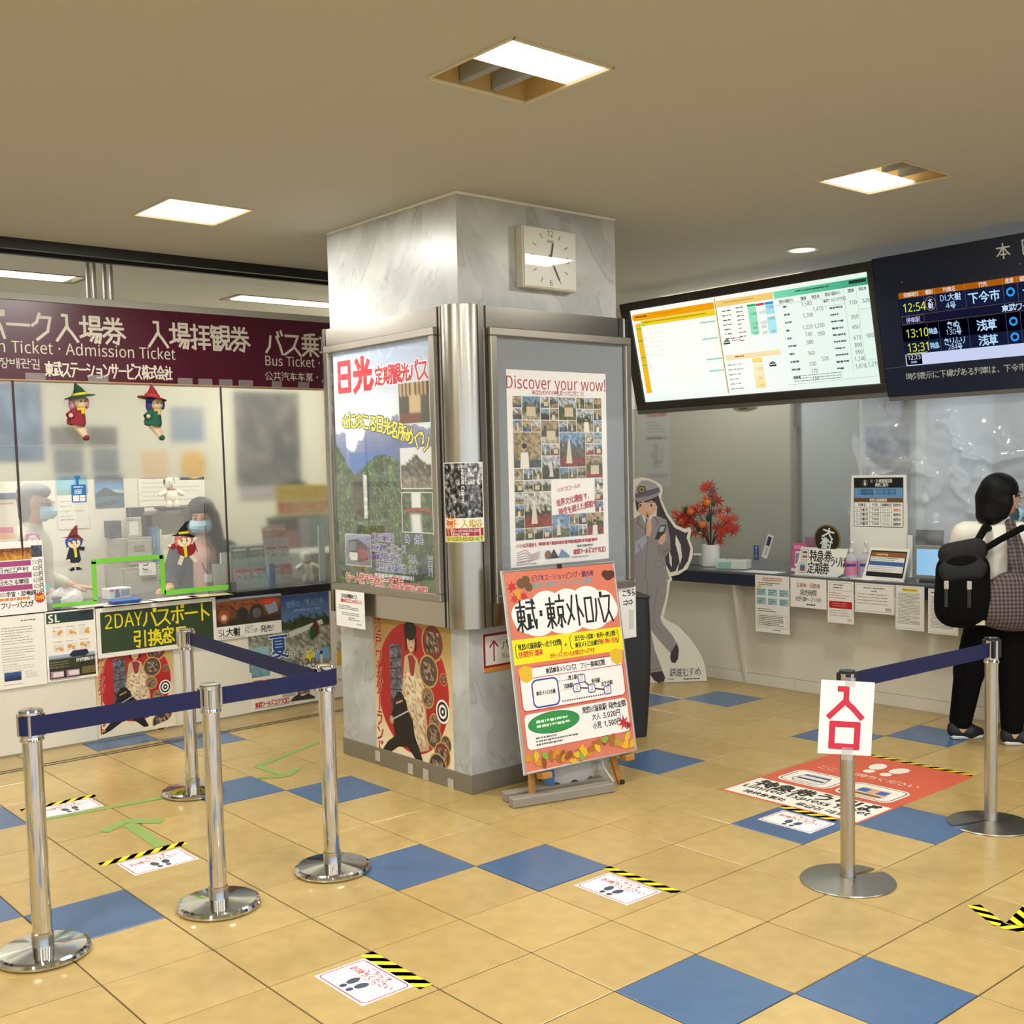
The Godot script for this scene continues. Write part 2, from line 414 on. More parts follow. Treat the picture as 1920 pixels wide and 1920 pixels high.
	# office lamps behind the right counter, out of the picture
	for q in [Vector3(5.4, 3.05, 0.6), Vector3(4.4, 3.05, -2.0), Vector3(5.4, 3.05, 3.2)]:
		var t := thing("office_lamp", ["long office lamp behind the departure board", "long office lamp behind the fare screen", "long office lamp far right out of the picture"][1 if q.z < 0 else (0 if q.z < 3 else 2)], "ceiling lamp", q, Basis.IDENTITY, "fluorescent office lamps")
		part("diffuser", MB.new().span(Vector3(-0.14, -0.03, -0.7), Vector3(0.14, 0.005, 0.7), 0.01), M.lit, t)
		var l := AreaLight3D.new(); l.name = "lamp_light"
		l.area_size = Vector2(0.27, 1.4); l.light_energy = 5.0 * LAMP; l.light_color = Color("eef2ff"); l.area_range = 12.0; l.area_attenuation = 2.0; l.shadow_enabled = true
		l.transform = Transform3D(Basis(Vector3.RIGHT, -PI / 2), Vector3(0, -0.04, 0)); t.add_child(l)
var fn := FastNoiseLite.new()
func mixc(a: Color, b: Color, t: float) -> Color:
	return a.lerp(b, clampf(t, 0, 1))
func nz(x: float, y: float, f: float, s := 0) -> float:
	fn.seed = s; fn.frequency = f; fn.fractal_octaves = 4
	return fn.get_noise_2d(x * 100.0, y * 100.0)
func rounded(x0, x1, z0, z1, r, n := 12) -> Array:   # outline in plan, clockwise from above
	var a := []
	for q in [[x1 - r, z0 + r, -PI / 2], [x1 - r, z1 - r, 0.0], [x0 + r, z1 - r, PI / 2], [x0 + r, z0 + r, PI]]:
		for i in n + 1:
			var t = q[2] + PI / 2 * i / n
			a.append(Vector2(q[0] + cos(t) * r, q[1] + sin(t) * r))
	return a
func ring_wall(b: MB, o: Array, y0: float, y1: float, inner: Rect2):
	var k := o.size()
	for i in k:
		var p: Vector2 = o[i]; var q: Vector2 = o[(i + 1) % k]
		b.quad(Vector3(q.x, y0, q.y), Vector3(p.x, y0, p.y), Vector3(p.x, y1, p.y), Vector3(q.x, y1, q.y))
		var c := p.clamp(inner.position, inner.end); var d := q.clamp(inner.position, inner.end)
		b.quad(Vector3(p.x, y1, p.y), Vector3(c.x, y1, c.y), Vector3(d.x, y1, d.y), Vector3(q.x, y1, q.y))
		b.quad(Vector3(q.x, y0, q.y), Vector3(d.x, y0, d.y), Vector3(c.x, y0, c.y), Vector3(p.x, y0, p.y))
func frame_of(w: float, h: float, b: float, d: float) -> MB:   # picture frame, origin bottom left of its outside, front towards +z
	var m := MB.new()
	for q in [[0, 0, w, b], [0, h - b, w, h]]: m.span(Vector3(q[0], q[1], 0), Vector3(q[2], q[3], d), 0.004)
	for q in [[0, b, b, h - b], [w - b, b, w, h - b]]: m.span(Vector3(q[0], q[1], 0), Vector3(q[2], q[3], d), 0.004)
	return m
func column():
	var c := struct("wall_column", MB.new().span(Vector3(0.646, 0.0, -2.04), Vector3(1.78, 3.058, -0.827), 0.002), M.marble, "square marble-clad column in the middle of the hall")
	part("baseboard", MB.new().span(Vector3(0.64, 0, -2.046), Vector3(1.786, 0.1, -0.821), 0.002), M.skirting, c)
	part("caulk", MB.new().span(Vector3(0.643, 3.046, -2.043), Vector3(1.783, 3.06, -0.824), 0.002), M.white, c)
	# ---- stainless poster case wrapped round the column
	var t := thing("poster_case", "brushed stainless steel poster case with rounded corners wrapped round the marble column", "display case")
	var b := MB.new()
	ring_wall(b, rounded(0.576, 1.85, -2.11, -0.757, 0.008, 2), 0.866, 2.497, Rect2(0.646, -2.04, 1.134, 1.213))
	var shell := MB.new()
	ring_wall(shell, rounded(0.578, 1.848, -2.108, -0.759, 0.128), 0.868, 2.495, Rect2(0.646, -2.04, 1.134, 1.213))
	part("body", shell, M.steel, t)
	for q in [[0.706, -0.887, PI / 2, PI], [1.72, -0.887, 0.0, PI / 2], [0.706, -1.98, PI, PI * 1.5]]:
		var cy := MB.new().lathe([Vector2(0.1315, 0.866), Vector2(0.1315, 2.498), Vector2(0.126, 2.5)], 24, Vector3(q[0], 0, q[1]), q[2] + 0.03, q[3] - 0.03)
		part("corner_cover", cy, M.steel, t)
	for z in [-0.887, -0.917]: part("seam", MB.new().span(Vector3(0.5735, 0.868, z - 0.0025), Vector3(0.58, 2.495, z + 0.0025)), M.black, t)
	for x in [0.706, 0.757]: part("seam", MB.new().span(Vector3(x - 0.0025, 0.868, -0.762), Vector3(x + 0.0025, 2.495, -0.7545)), M.black, t)
	part("seam", MB.new().span(Vector3(1.788, 0.868, -0.762), Vector3(1.792, 2.495, -0.755)), M.black, t)
	for q in [[Vector3(0.576, 1.0, -1.962), SE, 1.044], [Vector3(0.767, 0.986, -0.757), FR, 1.024]]:
		var h: float = 1.396 if q[0].x < 0.6 else 1.402
		var f := part("poster_frame", frame_of(q[2], h, 0.042, 0.03), M.steel_soft, t, Vector3.ZERO)
		f.transform = Transform3D(q[1], q[0])
		var g := part("glass", MB.new().span(Vector3(0.03, 0.03, 0.018), Vector3(q[2] - 0.03, h - 0.03, 0.021)), M.glass, t)
		g.transform = Transform3D(q[1], q[0])
	var gb := part("backing_board", MB.new().span(Vector3(0.81, 1.0, -0.757), Vector3(1.745, 2.35, -0.753)), mat("board_grey", "858a90", 0.4), t)
	nikko_poster()
	wow_poster()
	corner_flyer()
	var s := sheet("notice", "white A4 notice with one red line taped under the sightseeing bus poster", "notice", Vector3(0.538, 1.004, -1.905), SE, 0.297, 0.207, "ecebe6", 297)
	s[1].text("日光定期観光バス", 60, 18, 22, "333333", {"w": 0.14, "sx": 0.95}); s[1].text("運転見合わせのお知らせ", 52, 46, 20, "c23a34", {"w": 0.14})
	s[1].small(30, 84, 230, 3, 9, "777777", 4); s[1].small(60, 124, 200, 2, 10, "888888", 7); s[1].small(130, 150, 140, 2, 10, "777777", 9); s[1].small(210, 182, 60, 1, 9, "777777", 5)
	done(s)
	# ---- bus sign low on the right face
	t = thing("bus_sign", "white sign with dark red frame, up arrow and orange foot low on the marble column", "sign", Vector3(0.742, 0.823, -0.827))
	part("plate", MB.new().span(Vector3(0, -0.2, 0), Vector3(0.62, 0, 0.004), 0.001), hue("e4e0d8", 0.4), t)
	var k := Ink.new(self, 0.001); k.z = 0.0045
	k.rect(0, 0, 620, 200, "8e1f2f"); k.rect(14, 14, 592, 152, "e6e2da"); k.rect(0, 178, 620, 22, "d98a33")
	k.line([Vector2(72, 145), Vector2(72, 45)], 9, "8e1f2f"); k.line([Vector2(45, 72), Vector2(72, 42), Vector2(99, 72)], 9, "8e1f2f")
	k.text("バス", 125, 42, 52, "3d3a3a", {"w": 0.11}); k.text("Bus Ticket", 125, 108, 36, "8a8683")
	ink_part("lettering", k, t)
	s = sheet("notice", "white paper with black arrows hanging beside the easel poster", "notice", Vector3(1.6, 0.985, -0.742), FR, 0.21, 0.29, "e3e0da", 210)
	s[1].text("こちら", 100, 12, 36, "222222", {"w": 0.16}); s[1].text("⇒⇒", 105, 66, 40, "222222", {"w": 0.13}); s[1].rect(150, 130, 40, 110, "c6c4c0")
	done(s)
	# ---- clock
	t = thing("wall_clock", "square white wall clock high on the marble column", "clock", Vector3(1.225, 2.7725, -0.827))
	part("case", MB.new().box(Vector3(0, 0, 0.028), Vector3(0.386, 0.318, 0.056), 0.004), hue("cdc8bb", 0.4), t)
	part("face", MB.new().box(Vector3(0, 0, 0.0585), Vector3(0.37, 0.302, 0.004), 0.001), hue("dcdccf", 0.35), t)
	k = Ink.new(self, 0.001); k.z = 0.061
	for i in 12:
		var a := TAU * i / 12
		if i % 3: k.line([Vector2(sin(a) * 118, -cos(a) * 118), Vector2(sin(a) * 143, -cos(a) * 143)], 4.5, "2b2b28")
	for q in [["12", 0, -150], ["3", 126, -20], ["6", 0, 105], ["9", -128, -20]]: k.text(q[0], q[1], q[2], 40, "2b2b28", {"al": 1})
	k.text("SEIKO", 0, -98, 16, "4a4a46", {"al": 1, "bold": true})
	ink_part("print", k, t)
	for q in [[0.207, 0.085, 0.011, "hour_hand"], [2.63, 0.125, 0.008, "minute_hand"]]:
		var hd := MB.new(); hd.xf = Transform3D(Basis(Vector3.BACK, -q[0]), Vector3(0, 0, 0.0635))
		hd.box(Vector3(0, q[1] / 2 - 0.012, 0), Vector3(q[2], q[1] + 0.02, 0.0015))
		part(q[3], hd, M.black, t)
	part("cover_glass", MB.new().box(Vector3(0, 0, 0.0685), Vector3(0.37, 0.302, 0.002)), M.glass, t)
	# ---- tall red circle poster low on the left face
	s = sheet("poster", "red circle theme park poster with black clad figure low on the marble column", "poster", Vector3(0.6445, 0.862, -1.69), SE, 0.722, 0.76, "d9c9a0", 100)
	edo_print(s[1])
	done(s)
	for q in [[-0.01, -0.81], [0.31, -0.825], [0.45, -0.83], [0.67, -0.84]]: part("tape", MB.new().box(Vector3(q[0] + 0.025, q[1], 0.007), Vector3(0.05, 0.06, 0.0006)), mat("paper_tape", "b5ad9a", 0.6), s[0])
func forest(u: float, v: float, s := 1) -> Color:
	var a := nz(u, v * 1.4, 0.07, s); var b := nz(u, v * 1.4, 0.36, s + 5)
	return mixc(mixc(Color("182c18"), Color("4a7636"), 0.42 + a * 1.1 + b * 1.1), Color("a9b45a"), b * 1.9 - 0.5)
func nikko_poster():
	var w := 0.93; var h := 1.36
	var s := sheet("poster", "large sightseeing bus poster with waterfall and blue mountains in the left case", "poster", Vector3(0.5735, 2.366, -1.9), SE, w, h, "dfe6ee", 100)
	var k: Ink = s[1]
	k.photo(0, 0, 100, 146.5, 110, 160, func(u, v):
		var sky := mixc(Color("a9bddb"), Color("e9f0f6"), v * 3.2)
		var ridge := 0.345 + 0.05 * sin(u * 5.0 + 1.2) + nz(u, 0.0, 0.03, 3) * 0.08 - (0.05 if u < 0.12 else 0.0)
		var hill := 0.47 + 0.04 * sin(u * 9.0) - 0.10 * maxf(0, u - 0.55) + 0.08 * pow(absf(u - 0.35), 1.2) - (0.12 * maxf(0, 0.2 - u) / 0.2)
		if v < ridge: return sky
		if v < hill: return mixc(mixc(Color("8b95b8"), Color("5a6fa6"), (v - ridge) * 9.0), Color("4c74b8"), 1.0 if v > 0.425 and u > 0.15 and u < 0.6 else 0.0)
		var g := forest(u, v)
		if v < 0.52 and u > 0.5: g = mixc(g, Color("d8dcd4"), 0.4 * (nz(u, v, 0.3, 8) + 0.4))
		var cliff := 1.0 - smoothstep(0.08, 0.13, Vector2((u - 0.27) * 1.0, (v - 0.60) * 1.5).length())
		return mixc(g, Color("2c2a28"), cliff * 0.85))
	k.photo(28.5, 76, 4.5, 26, 4, 20, func(u, v): return mixc(Color("f4f6f6"), Color("8fa09a"), absf(u - 0.5) * 1.7 + nz(u * 0.05, v, 0.1, 4) * 0.7))
	k.rr(67.6, 24.4, 30, 23.8, 0.3, "dcdcd8"); k.rr(67.6, 61.2, 30, 23.4, 0.3, "dcdcd8"); k.rr(67.6, 86.2, 30, 23.2, 0.3, "dcdcd8"); k.rr(6.6, 111.6, 28.4, 19.6, 0.3, "c8ccd2")
	k.photo(68.2, 25, 28.8, 22.6, 16, 14, func(u, v): return mixc(mixc(Color("4a3626"), Color("201814"), v), Color("c9b184"), 1.0 if (v < 0.3 and fmod(u * 9.0, 1.0) > 0.45) or (u > 0.33 and u < 0.72 and v > 0.34 and v < 0.72) else 0.0).lerp(Color("7e2320"), 0.8 if v > 0.75 and u < 0.7 else 0.0))
	k.photo(68.2, 61.8, 28.8, 22.2, 20, 16, func(u, v): return Color("dfe3e6") if v < 0.28 + absf(u - 0.5) * 0.3 - 0.14 * exp(-pow((u - 0.5) * 6, 2)) else mixc(Color("2b2724"), Color("9c8f7c"), 0.3 + nz(u, v, 0.35, 6) * 1.2 + (0.35 if v > 0.72 else 0.0)))
	k.photo(68.2, 86.8, 28.8, 22, 20, 16, func(u, v): return mixc(forest(u * 0.5, v * 0.5, 9), Color("e4e8ea"), (1.0 if v < 0.4 and u > 0.3 and u < 0.62 else 0.0) + smoothstep(0.5, 0.6, v) * (1.0 - smoothstep(0.1, 0.25, absf(u - 0.42 - v * 0.05)))))
	k.line([Vector2(70, 97.5), Vector2(76, 96), Vector2(83, 95.6), Vector2(90, 96), Vector2(96.5, 97.8)], 1.3, "a82a22"); k.line([Vector2(71, 99), Vector2(83, 97.4), Vector2(96, 99)], 0.5, "8a2018")
	k.photo(7.2, 112.2, 27.2, 18.4, 14, 10, func(u, v): return mixc(Color("8fa3c4"), Color("4a4e58"), v * 1.1) if v < 0.68 else Color("77787a"))
	k.fill(k.pts([10, 116, 20, 114.5, 30, 118, 31, 127, 22, 129, 11, 127]), "2e3238"); k.fill(k.pts([11, 117, 18.5, 116, 18.5, 121.5, 11, 122]), "66707c"); k.rect(11, 123, 9, 3.4, "d9d9d8"); k.fill(k.pts([20.5, 119, 30, 121, 30.5, 126, 21, 127.5]), "8f2f2f"); k.rect(12, 126.2, 7.5, 1.6, "e6e4de")
	k.text("日", 3, 7.5, 18.5, "cb1f33", {"w": 0.19, "out": "ffffff", "ow": 0.09, "sx": 0.98}); k.text("光", 22, 6, 20, "cb1f33", {"w": 0.19, "out": "ffffff", "ow": 0.09, "sx": 1.0})
	k.text("定期観光バス", 44.5, 13.5, 10.6, "c9202f", {"w": 0.14, "out": "ffffff", "ow": 0.1, "sx": 0.82, "rot": -0.01})
	var arc := "心にのこる日光名所めぐり"
	for i in arc.length():
		var q := float(i) / 11
		k.text(arc[i], 8.0 + q * 82, 38.0 - 1.2 * sin(q * 3.0) + 15.5 * pow(q, 1.5), 9.2, "f2e63e", {"w": 0.13, "out": "2c3a4c", "ow": 0.13, "sx": 0.86, "rot": 0.02 + 0.3 * q})
	var blue := {"w": 0.13, "out": "e9edf4", "ow": 0.1, "sx": 0.82}
	k.text("鬼怒川温泉駅", 36, 110.5, 4.7, "2b3f86", blue); k.text("9時15分発", 68, 110.5, 4.9, "2b3f86", blue)
	k.text("日光満喫一日コース", 36, 116.6, 4.7, "2b3f86", blue)
	k.ell(37.8, 124.4, 1.6, 1.9, "2b3f86"); k.text("東武日光駅行き", 40, 122, 4.7, "2b3f86", blue); k.text("大人7,900円", 73, 122, 4.9, "2b3f86", blue)
	k.ell(37.8, 130.2, 1.6, 1.9, "2b3f86"); k.text("鬼怒川温泉駅行き", 40, 127.8, 4.7, "2b3f86", blue); k.text("大人8,200円", 73, 127.8, 4.9, "2b3f86", blue)
	k.small(38, 134.4, 44, 1, 3.2, "c8d4e4", 8, 0.9)
	var red := {"w": 0.13, "out": "f6e6dc", "ow": 0.12, "sx": 0.86}
	k.small(36, 138.2, 52, 1, 1.6, "c34434", 3, 0.8)
	k.text("お一人様でもグループでも", 6, 134.4 + 0.8, 6.0, "c5242f", red); k.text("安心・便利な観光遊覧", 38, 139.8, 6.1, "c5242f", red)
	done(s)
func snap(k: Ink, x: float, y: float, w: float, h: float, seed_: int, n: int):
	var r := rng(seed_)
	var sky: Color = [Color("8fb6dc"), Color("d9e2e8"), Color("a9c4dc"), Color("e8e4da"), Color("c9b48c")][r.randi() % 5]
	var far: Color = [Color("4e6a3a"), Color("3c5030"), Color("6d6a5c"), Color("b6a682"), Color("40464c")][r.randi() % 5]
	var near: Color = [Color("b9a57e"), Color("6f7a48"), Color("3d3a34"), Color("a23c30"), Color("d8cdb8"), Color("55626e")][r.randi() % 6]
	var hz := r.randf_range(0.3, 0.6); var g := r.randf_range(0.55, 0.85); var o := r.randf() * 9
	k.photo(x, y, w, h, n, n, func(u, v):
		var e := hz + nz(u * 0.6 + o, 0.3, 0.1, seed_) * 0.35
		var c := sky if v < e else (far if v < g else near)
		return mixc(c, Color("1c1a18"), absf(nz(u * 0.7 + o, v * 0.7, 0.2, seed_ + 3)) * 1.3))
	var what := r.randi() % 4
	var cx := x + w * r.randf_range(0.35, 0.65)
	if what == 0:      # a visitor
		k.ell(cx, y + h * 0.42, w * 0.09, h * 0.1, "c99a76", 10); k.fill(k.ell_pts(cx, y + h * 0.38, w * 0.1, h * 0.08, 8), "2a2320"); k.fill(k.pts([cx - w * 0.16, y + h, cx - w * 0.13, y + h * 0.56, cx + w * 0.13, y + h * 0.56, cx + w * 0.17, y + h]), [Color("e8e2d6"), Color("3f6fae"), Color("b2423a"), Color("dfc9a2")][r.randi() % 4])
	elif what == 1:   # a tower
		k.fill(k.pts([cx - w * 0.12, y + h * 0.9, cx - w * 0.03, y + h * 0.2, cx + w * 0.03, y + h * 0.2, cx + w * 0.12, y + h * 0.9]), "d6cfbe")
	elif what == 2:
		k.rect(cx - w * 0.25, y + h * 0.45, w * 0.5, h * 0.4, "cfc2a4"); k.fill(k.pts([cx - w * 0.3, y + h * 0.45, cx, y + h * 0.25, cx + w * 0.3, y + h * 0.45]), "7c6a52")
func wow_poster():
	var s := sheet("poster", "white poster with a grid of small travel photographs on the grey case board", "poster", Vector3(0.884, 2.182, -0.7525), FR, 0.724, 1.022, "efece8", 100)
	var k: Ink = s[1]
	k.text("Discover your wow!", 49.5, 3.2, 11.2, "a8224c", {"al": 1, "sx": 0.935}); k.text("あなたのWOW!を見つけに行こう!", 50, 13.8, 3.6, "a8304c", {"al": 1, "w": 0.11, "sx": 0.95})
	var big := {Vector2i(1, 0): 2, Vector2i(5, 0): 2, Vector2i(7, 1): 2, Vector2i(3, 2): 2, Vector2i(0, 3): 3, Vector2i(5, 3): 3, Vector2i(3, 5): 2, Vector2i(8, 5): 2, Vector2i(1, 8): 3, Vector2i(4, 10): 2, Vector2i(8, 10): 2}
	var taken := {}
	for q in big:
		for i in big[q]:
			for j in big[q]: taken[q + Vector2i(i, j)] = true
	for j in [7, 8, 9]:
		for i in range(4, 9): taken[Vector2i(i, j)] = true
	for j in 12:
		for i in 10:
			var q := Vector2i(i, j)
			var x := 5.2 + i * 9.0; var y := 18.6 + j * 8.65
			if big.has(q): snap(k, x, y, big[q] * 9.0 - 0.6, big[q] * 8.65 - 0.6, 100 + j * 10 + i, 12 if big[q] == 2 else 16)
			elif not taken.has(q): snap(k, x, y, 8.4, 8.05, 100 + j * 10 + i, 6)
	k.text("1/25スケールの", 46, 85.5, 3.4, "b03a52", {"rot": -0.14, "w": 0.09}); k.text("世界文化遺産で、", 45, 94, 5.0, "b02a4c", {"rot": -0.14, "w": 0.11, "sx": 0.92}); k.text("時空を超えた感動を!", 47.5, 100.5, 5.0, "b02a4c", {"rot": -0.14, "w": 0.11, "sx": 0.9})
	k.text("47の世界遺産を", 5, 124.2, 3.0, "b03a42", {"w": 0.1, "sx": 0.95}); k.small(27, 124.4, 68, 1, 3.0, "b03a42", 3, 0.9)
	for i in 5: k.line([Vector2(6, 131 + i * 1.6), Vector2(14, 129 + i * 2.0), Vector2(20, 133 + i), Vector2(28, 131 + i * 1.2)], 0.35, "77726e" if i % 2 else "b84a44")
	k.small(5, 137.5, 22, 2, 1.5, "8a8580", 2); k.ell(36, 134, 3.2, 3.2, "8c5a3e"); k.fill(k.pts([37, 137, 42, 130, 47, 137]), "2c2e34"); k.fill(k.pts([46, 137, 50, 130.5, 58, 136, 58, 137.4]), "6f8aa8")
	k.text("東武ワールドスクウェア", 62, 131.5, 3.9, "b22a2a", {"w": 0.16, "sx": 0.8}); k.small(66, 128.6, 20, 1, 2.0, "4a8a6a", 6, 0.9); k.small(60, 137.2, 34, 1, 1.6, "8a8580", 4)
	done(s)
func corner_flyer():
	var t := thing("flyer", "glossy black and white flyer with red band bent round the steel corner", "flyer", Vector3(0.706, 1.712, -0.887) + Vector3(-0.7071, 0, 0.7071) * 0.1335, yaw(-45))
	var k := Ink.new(self, 0.001); k.bend = 0.1335; k.z = 0.0004
	k.rect(-112, 0, 224, 402, "d8d6d0")
	k.photo(-106, 5, 212, 275, 40, 50, func(u, v): return Color.WHITE * clampf(0.25 + nz(u, v, 0.07, 21) * 0.8 + nz(u, v, 0.22, 4) * 0.45 + (0.3 if u > 0.55 and v < 0.4 else 0.0), 0.04, 0.85) + Color(0, 0, 0, 1))
	k.fill(k.pts([-86, 120, -40, 95, -30, 130, -76, 158]), "a63a32"); k.fill(k.pts([-60, 150, -30, 120, -24, 160, -40, 178]), "e4e0da")
	k.fill(k.pts([20, 118, 106, 88, 106, 235, 20, 205]), "e2e0da")
	k.small(34, 126, 66, 10, 7, "7a7874", 5)
	k.text("Gourmet discover", 12, 16, 20, "e8e8e6", {"rot": PI / 2, "bold": true})
	k.rect(-106, 284, 212, 46, "e9e2cc"); k.fill(star(Vector2(-70, 304), 40, 22, 11), "e2882c"); k.text("割引!", -94, 294, 22, "b8321e", {"w": 0.16, "sx": 0.9}); k.text("入場券", -12, 288, 40, "b89b2e", {"w": 0.13, "sx": 0.92})
	k.rect(-106, 332, 212, 40, "a02333"); k.text("EDO WONDERLAND", -70, 336, 17, "ecdcdc", {"sx": 0.95}); k.text("日光江戸村", -58, 354, 17, "ecdcdc", {"w": 0.1}); k.fill(k.pts([-106, 372, -84, 300, -66, 312, -62, 372]), "d8b98c")
	k.rect(-106, 374, 212, 24, "c9c24a"); k.text("ツーリストセンターにて", -98, 376, 18, "2a4a2a", {"w": 0.14})
	ink_part("paper", k, t, M.ink_gloss)
func star(c: Vector2, r1: float, r2: float, n: int) -> PackedVector2Array:
	var p := PackedVector2Array()
	for i in n * 2: p.append(c + Vector2.from_angle(PI * i / n - PI / 2) * (r1 if i % 2 == 0 else r2))
	return p
func edo_print(k: Ink):   # 100 wide, 116 high
	k.photo(0, 0, 100, 116, 10, 12, func(u, v): return mixc(Color("b08e4c"), Color("e6d9b4"), v * 1.3 - 0.15 + u * 0.1))
	k.ell(50, 52, 46, 50, "b32122", 48); k.ell(50, 52, 42, 46, "a81e20", 48)
	k.photo(22, 20, 16, 60, 8, 24, func(u, v): return mixc(Color("3a3230"), Color("8f95a8"), 0.4 + nz(u, v, 0.3, 31)))
	for i in 7: k.line([Vector2(22, 24 + i * 8), Vector2(37, 20 + i * 8.6)], 0.8, "2a2422")
	# kimono figure
	k.fill(k.pts([42, 28, 50, 24, 58, 28, 66, 50, 70, 96, 56, 100, 42, 96, 36, 60]), "b9a27a")
	k.photo(40, 40, 26, 54, 16, 26, func(u, v): return mixc(mixc(Color("d9c79a"), Color("8c4a3a"), nz(u, v, 0.25, 41) * 2.2), Color("e8e0cc"), nz(u, v, 0.4, 42) * 1.8))
	k.fill(k.pts([46, 27, 52, 26, 56, 30, 53, 42, 49, 42]), "8e2f34"); k.ell(50.5, 16, 5.0, 8.0, "d8b490", 24); k.fill(k.ell_pts(50, 7.5, 8.0, 7.5, 20), "1b1614"); k.line([Vector2(44, 13), Vector2(44.5, 22)], 2.2, "1b1614"); k.line([Vector2(57, 13), Vector2(56.5, 22)], 2.2, "1b1614"); k.line([Vector2(48, 15.5), Vector2(49.6, 15.5)], 0.6, "2a2020"); k.line([Vector2(52, 15.5), Vector2(53.6, 15.5)], 0.6, "2a2020"); k.line([Vector2(50, 20.4), Vector2(52, 20.4)], 0.7, "a8302c")
	# round pictures down the right side
	var r := rng(5)
	for q in [[78, 14, 14], [72, 36, 12], [90, 40, 4.5], [70, 56, 8], [78, 74, 7], [76, 84, 9.5], [91, 88, 6.5], [86, 97, 10], [80, 108, 11.5]]:
		k.ell(q[0], q[1], q[2], q[2] * 1.05, "b49a52", 24)
		k.fill(k.ell_pts(q[0], q[1], q[2] * 0.88, q[2] * 0.93, 20), [Color("3c2c28"), Color("7c2f26"), Color("51443c"), Color("8a6a4a"), Color("2f3138")][r.randi() % 5])
		k.photo(q[0] - q[2] * 0.55, q[1] - q[2] * 0.55, q[2] * 1.1, q[2] * 1.1, 8, 8, func(u, v): return mixc(Color("2c2320"), Color("c4a284"), 0.4 + nz(u + q[0], v, 0.5, 51) * 1.5))
	k.ell(88, 64, 8, 9, "ece8e0", 24)
	for i in 4: k.ell(88, 64, 6.6 - i * 1.8, 7.4 - i * 2.0, "1c1a1a" if i % 2 == 0 else "ece8e0", 20)
	# crouching figure in black, with a blade
	k.fill(k.pts([26, 62, 34, 58, 42, 62, 44, 70, 50, 76, 52, 88, 58, 98, 64, 110, 60, 113, 50, 104, 42, 98, 30, 100, 16, 108, 6, 112, 4, 110, 16, 98, 26, 92, 24, 82, 20, 78, 24, 72]), "17130f")
	k.ell(34, 64, 6.5, 7.5, "17130f", 20); k.line([Vector2(29, 66), Vector2(37, 63)], 1.6, "b98d6c"); k.ell(22, 80, 3, 3.4, "b98d6c", 12)
	k.line([Vector2(22, 80), Vector2(62, 62)], 1.1, "b9bcc0")
	k.fill(k.pts([0, 112, 30, 108, 70, 112, 100, 104, 100, 116, 0, 116]), "e2d8bc")
	k.text("江戸ワンダーランド".replace("ー", "｜"), 3, 1, 11.6, "a81f22", {"down": true, "w": 0.13, "sx": 0.75, "sk": 0.02, "ls": 0.7, "out": "e8d9b4", "ow": 0.05})
func lofted(b: MB, line: Array, y0: float, y1: float, th: float):   # an upright band along a line in plan
	var k := line.size()
	var off := []
	for i in k:
		var d: Vector2 = (line[mini(i + 1, k - 1)] - line[maxi(i - 1, 0)]).normalized().orthogonal() * th / 2
		off.append(d)
	for sg in [1.0, -1.0]:
		for i in k - 1:
			var a: Vector2 = line[i] + off[i] * sg; var c: Vector2 = line[i + 1] + off[i + 1] * sg
			if sg > 0: b.quad(Vector3(c.x, y0, c.y), Vector3(a.x, y0, a.y), Vector3(a.x, y1, a.y), Vector3(c.x, y1, c.y))
			else: b.quad(Vector3(a.x, y0, a.y), Vector3(c.x, y0, c.y), Vector3(c.x, y1, c.y), Vector3(a.x, y1, a.y))
	for i in k - 1:
		for q in [[y1, 1.0], [y0, -1.0]]:
			var a: Vector2 = line[i] + off[i]; var c: Vector2 = line[i + 1] + off[i + 1]; var d: Vector2 = line[i + 1] - off[i + 1]; var e: Vector2 = line[i] - off[i]
			b.quad(Vector3(a.x, q[0], a.y), Vector3(c.x, q[0], c.y), Vector3(d.x, q[0], d.y), Vector3(e.x, q[0], e.y))
func chrome_post(at: Vector2, label: String) -> Node3D:
	var t := thing("barrier_post", label, "barrier post", Vector3(at.x, 0, at.y), Basis.IDENTITY, "chrome belt barrier posts")
	part("base", MB.new().lathe([Vector2(0.148, 0.0), Vector2(0.158, 0.006), Vector2(0.161, 0.015), Vector2(0.156, 0.025), Vector2(0.145, 0.029), Vector2(0.05, 0.036), Vector2(0.03, 0.038)], 48), M.chrome, t)
	part("collar", MB.new().lathe([Vector2(0.0375, 0.034), Vector2(0.0375, 0.085), Vector2(0.034, 0.087)], 32), M.chrome_dull, t)
	part("pole", MB.new().lathe([Vector2(0.0335, 0.08), Vector2(0.0335, 0.79)], 32), M.chrome, t)
	part("head", MB.new().lathe([Vector2(0.034, 0.768), Vector2(0.0405, 0.77), Vector2(0.042, 0.775), Vector2(0.0405, 0.78), Vector2(0.0395, 0.785), Vector2(0.0395, 0.862), Vector2(0.0425, 0.864), Vector2(0.0425, 0.874), Vector2(0.039, 0.879), Vector2(0.0, 0.8805)], 32), M.chrome, t)
	for a in [0.4, 2.0, 3.6, 5.1]: part("belt_slot", MB.new().box(Vector3(cos(a) * 0.041, 0.826, sin(a) * 0.041), Vector3(0.012, 0.08, 0.012), 0.003), M.chrome_dull, t)
	return t
func arc2(c: Vector2, r: float, a0: float, a1: float, n := 8) -> Array:
	var a := []
	for i in n + 1: a.append(c + Vector2.from_angle(a0 + (a1 - a0) * i / n) * r)
	return a
func belt_on(t: Node3D, line: Array, y0: float, y1: float):
	var b := MB.new()
	var l := []
	for p in line: l.append(p - Vector2(t.position.x, t.position.z))
	lofted(b, l, y0, y1, 0.0025)
	part("belt", b, M.belt, t)
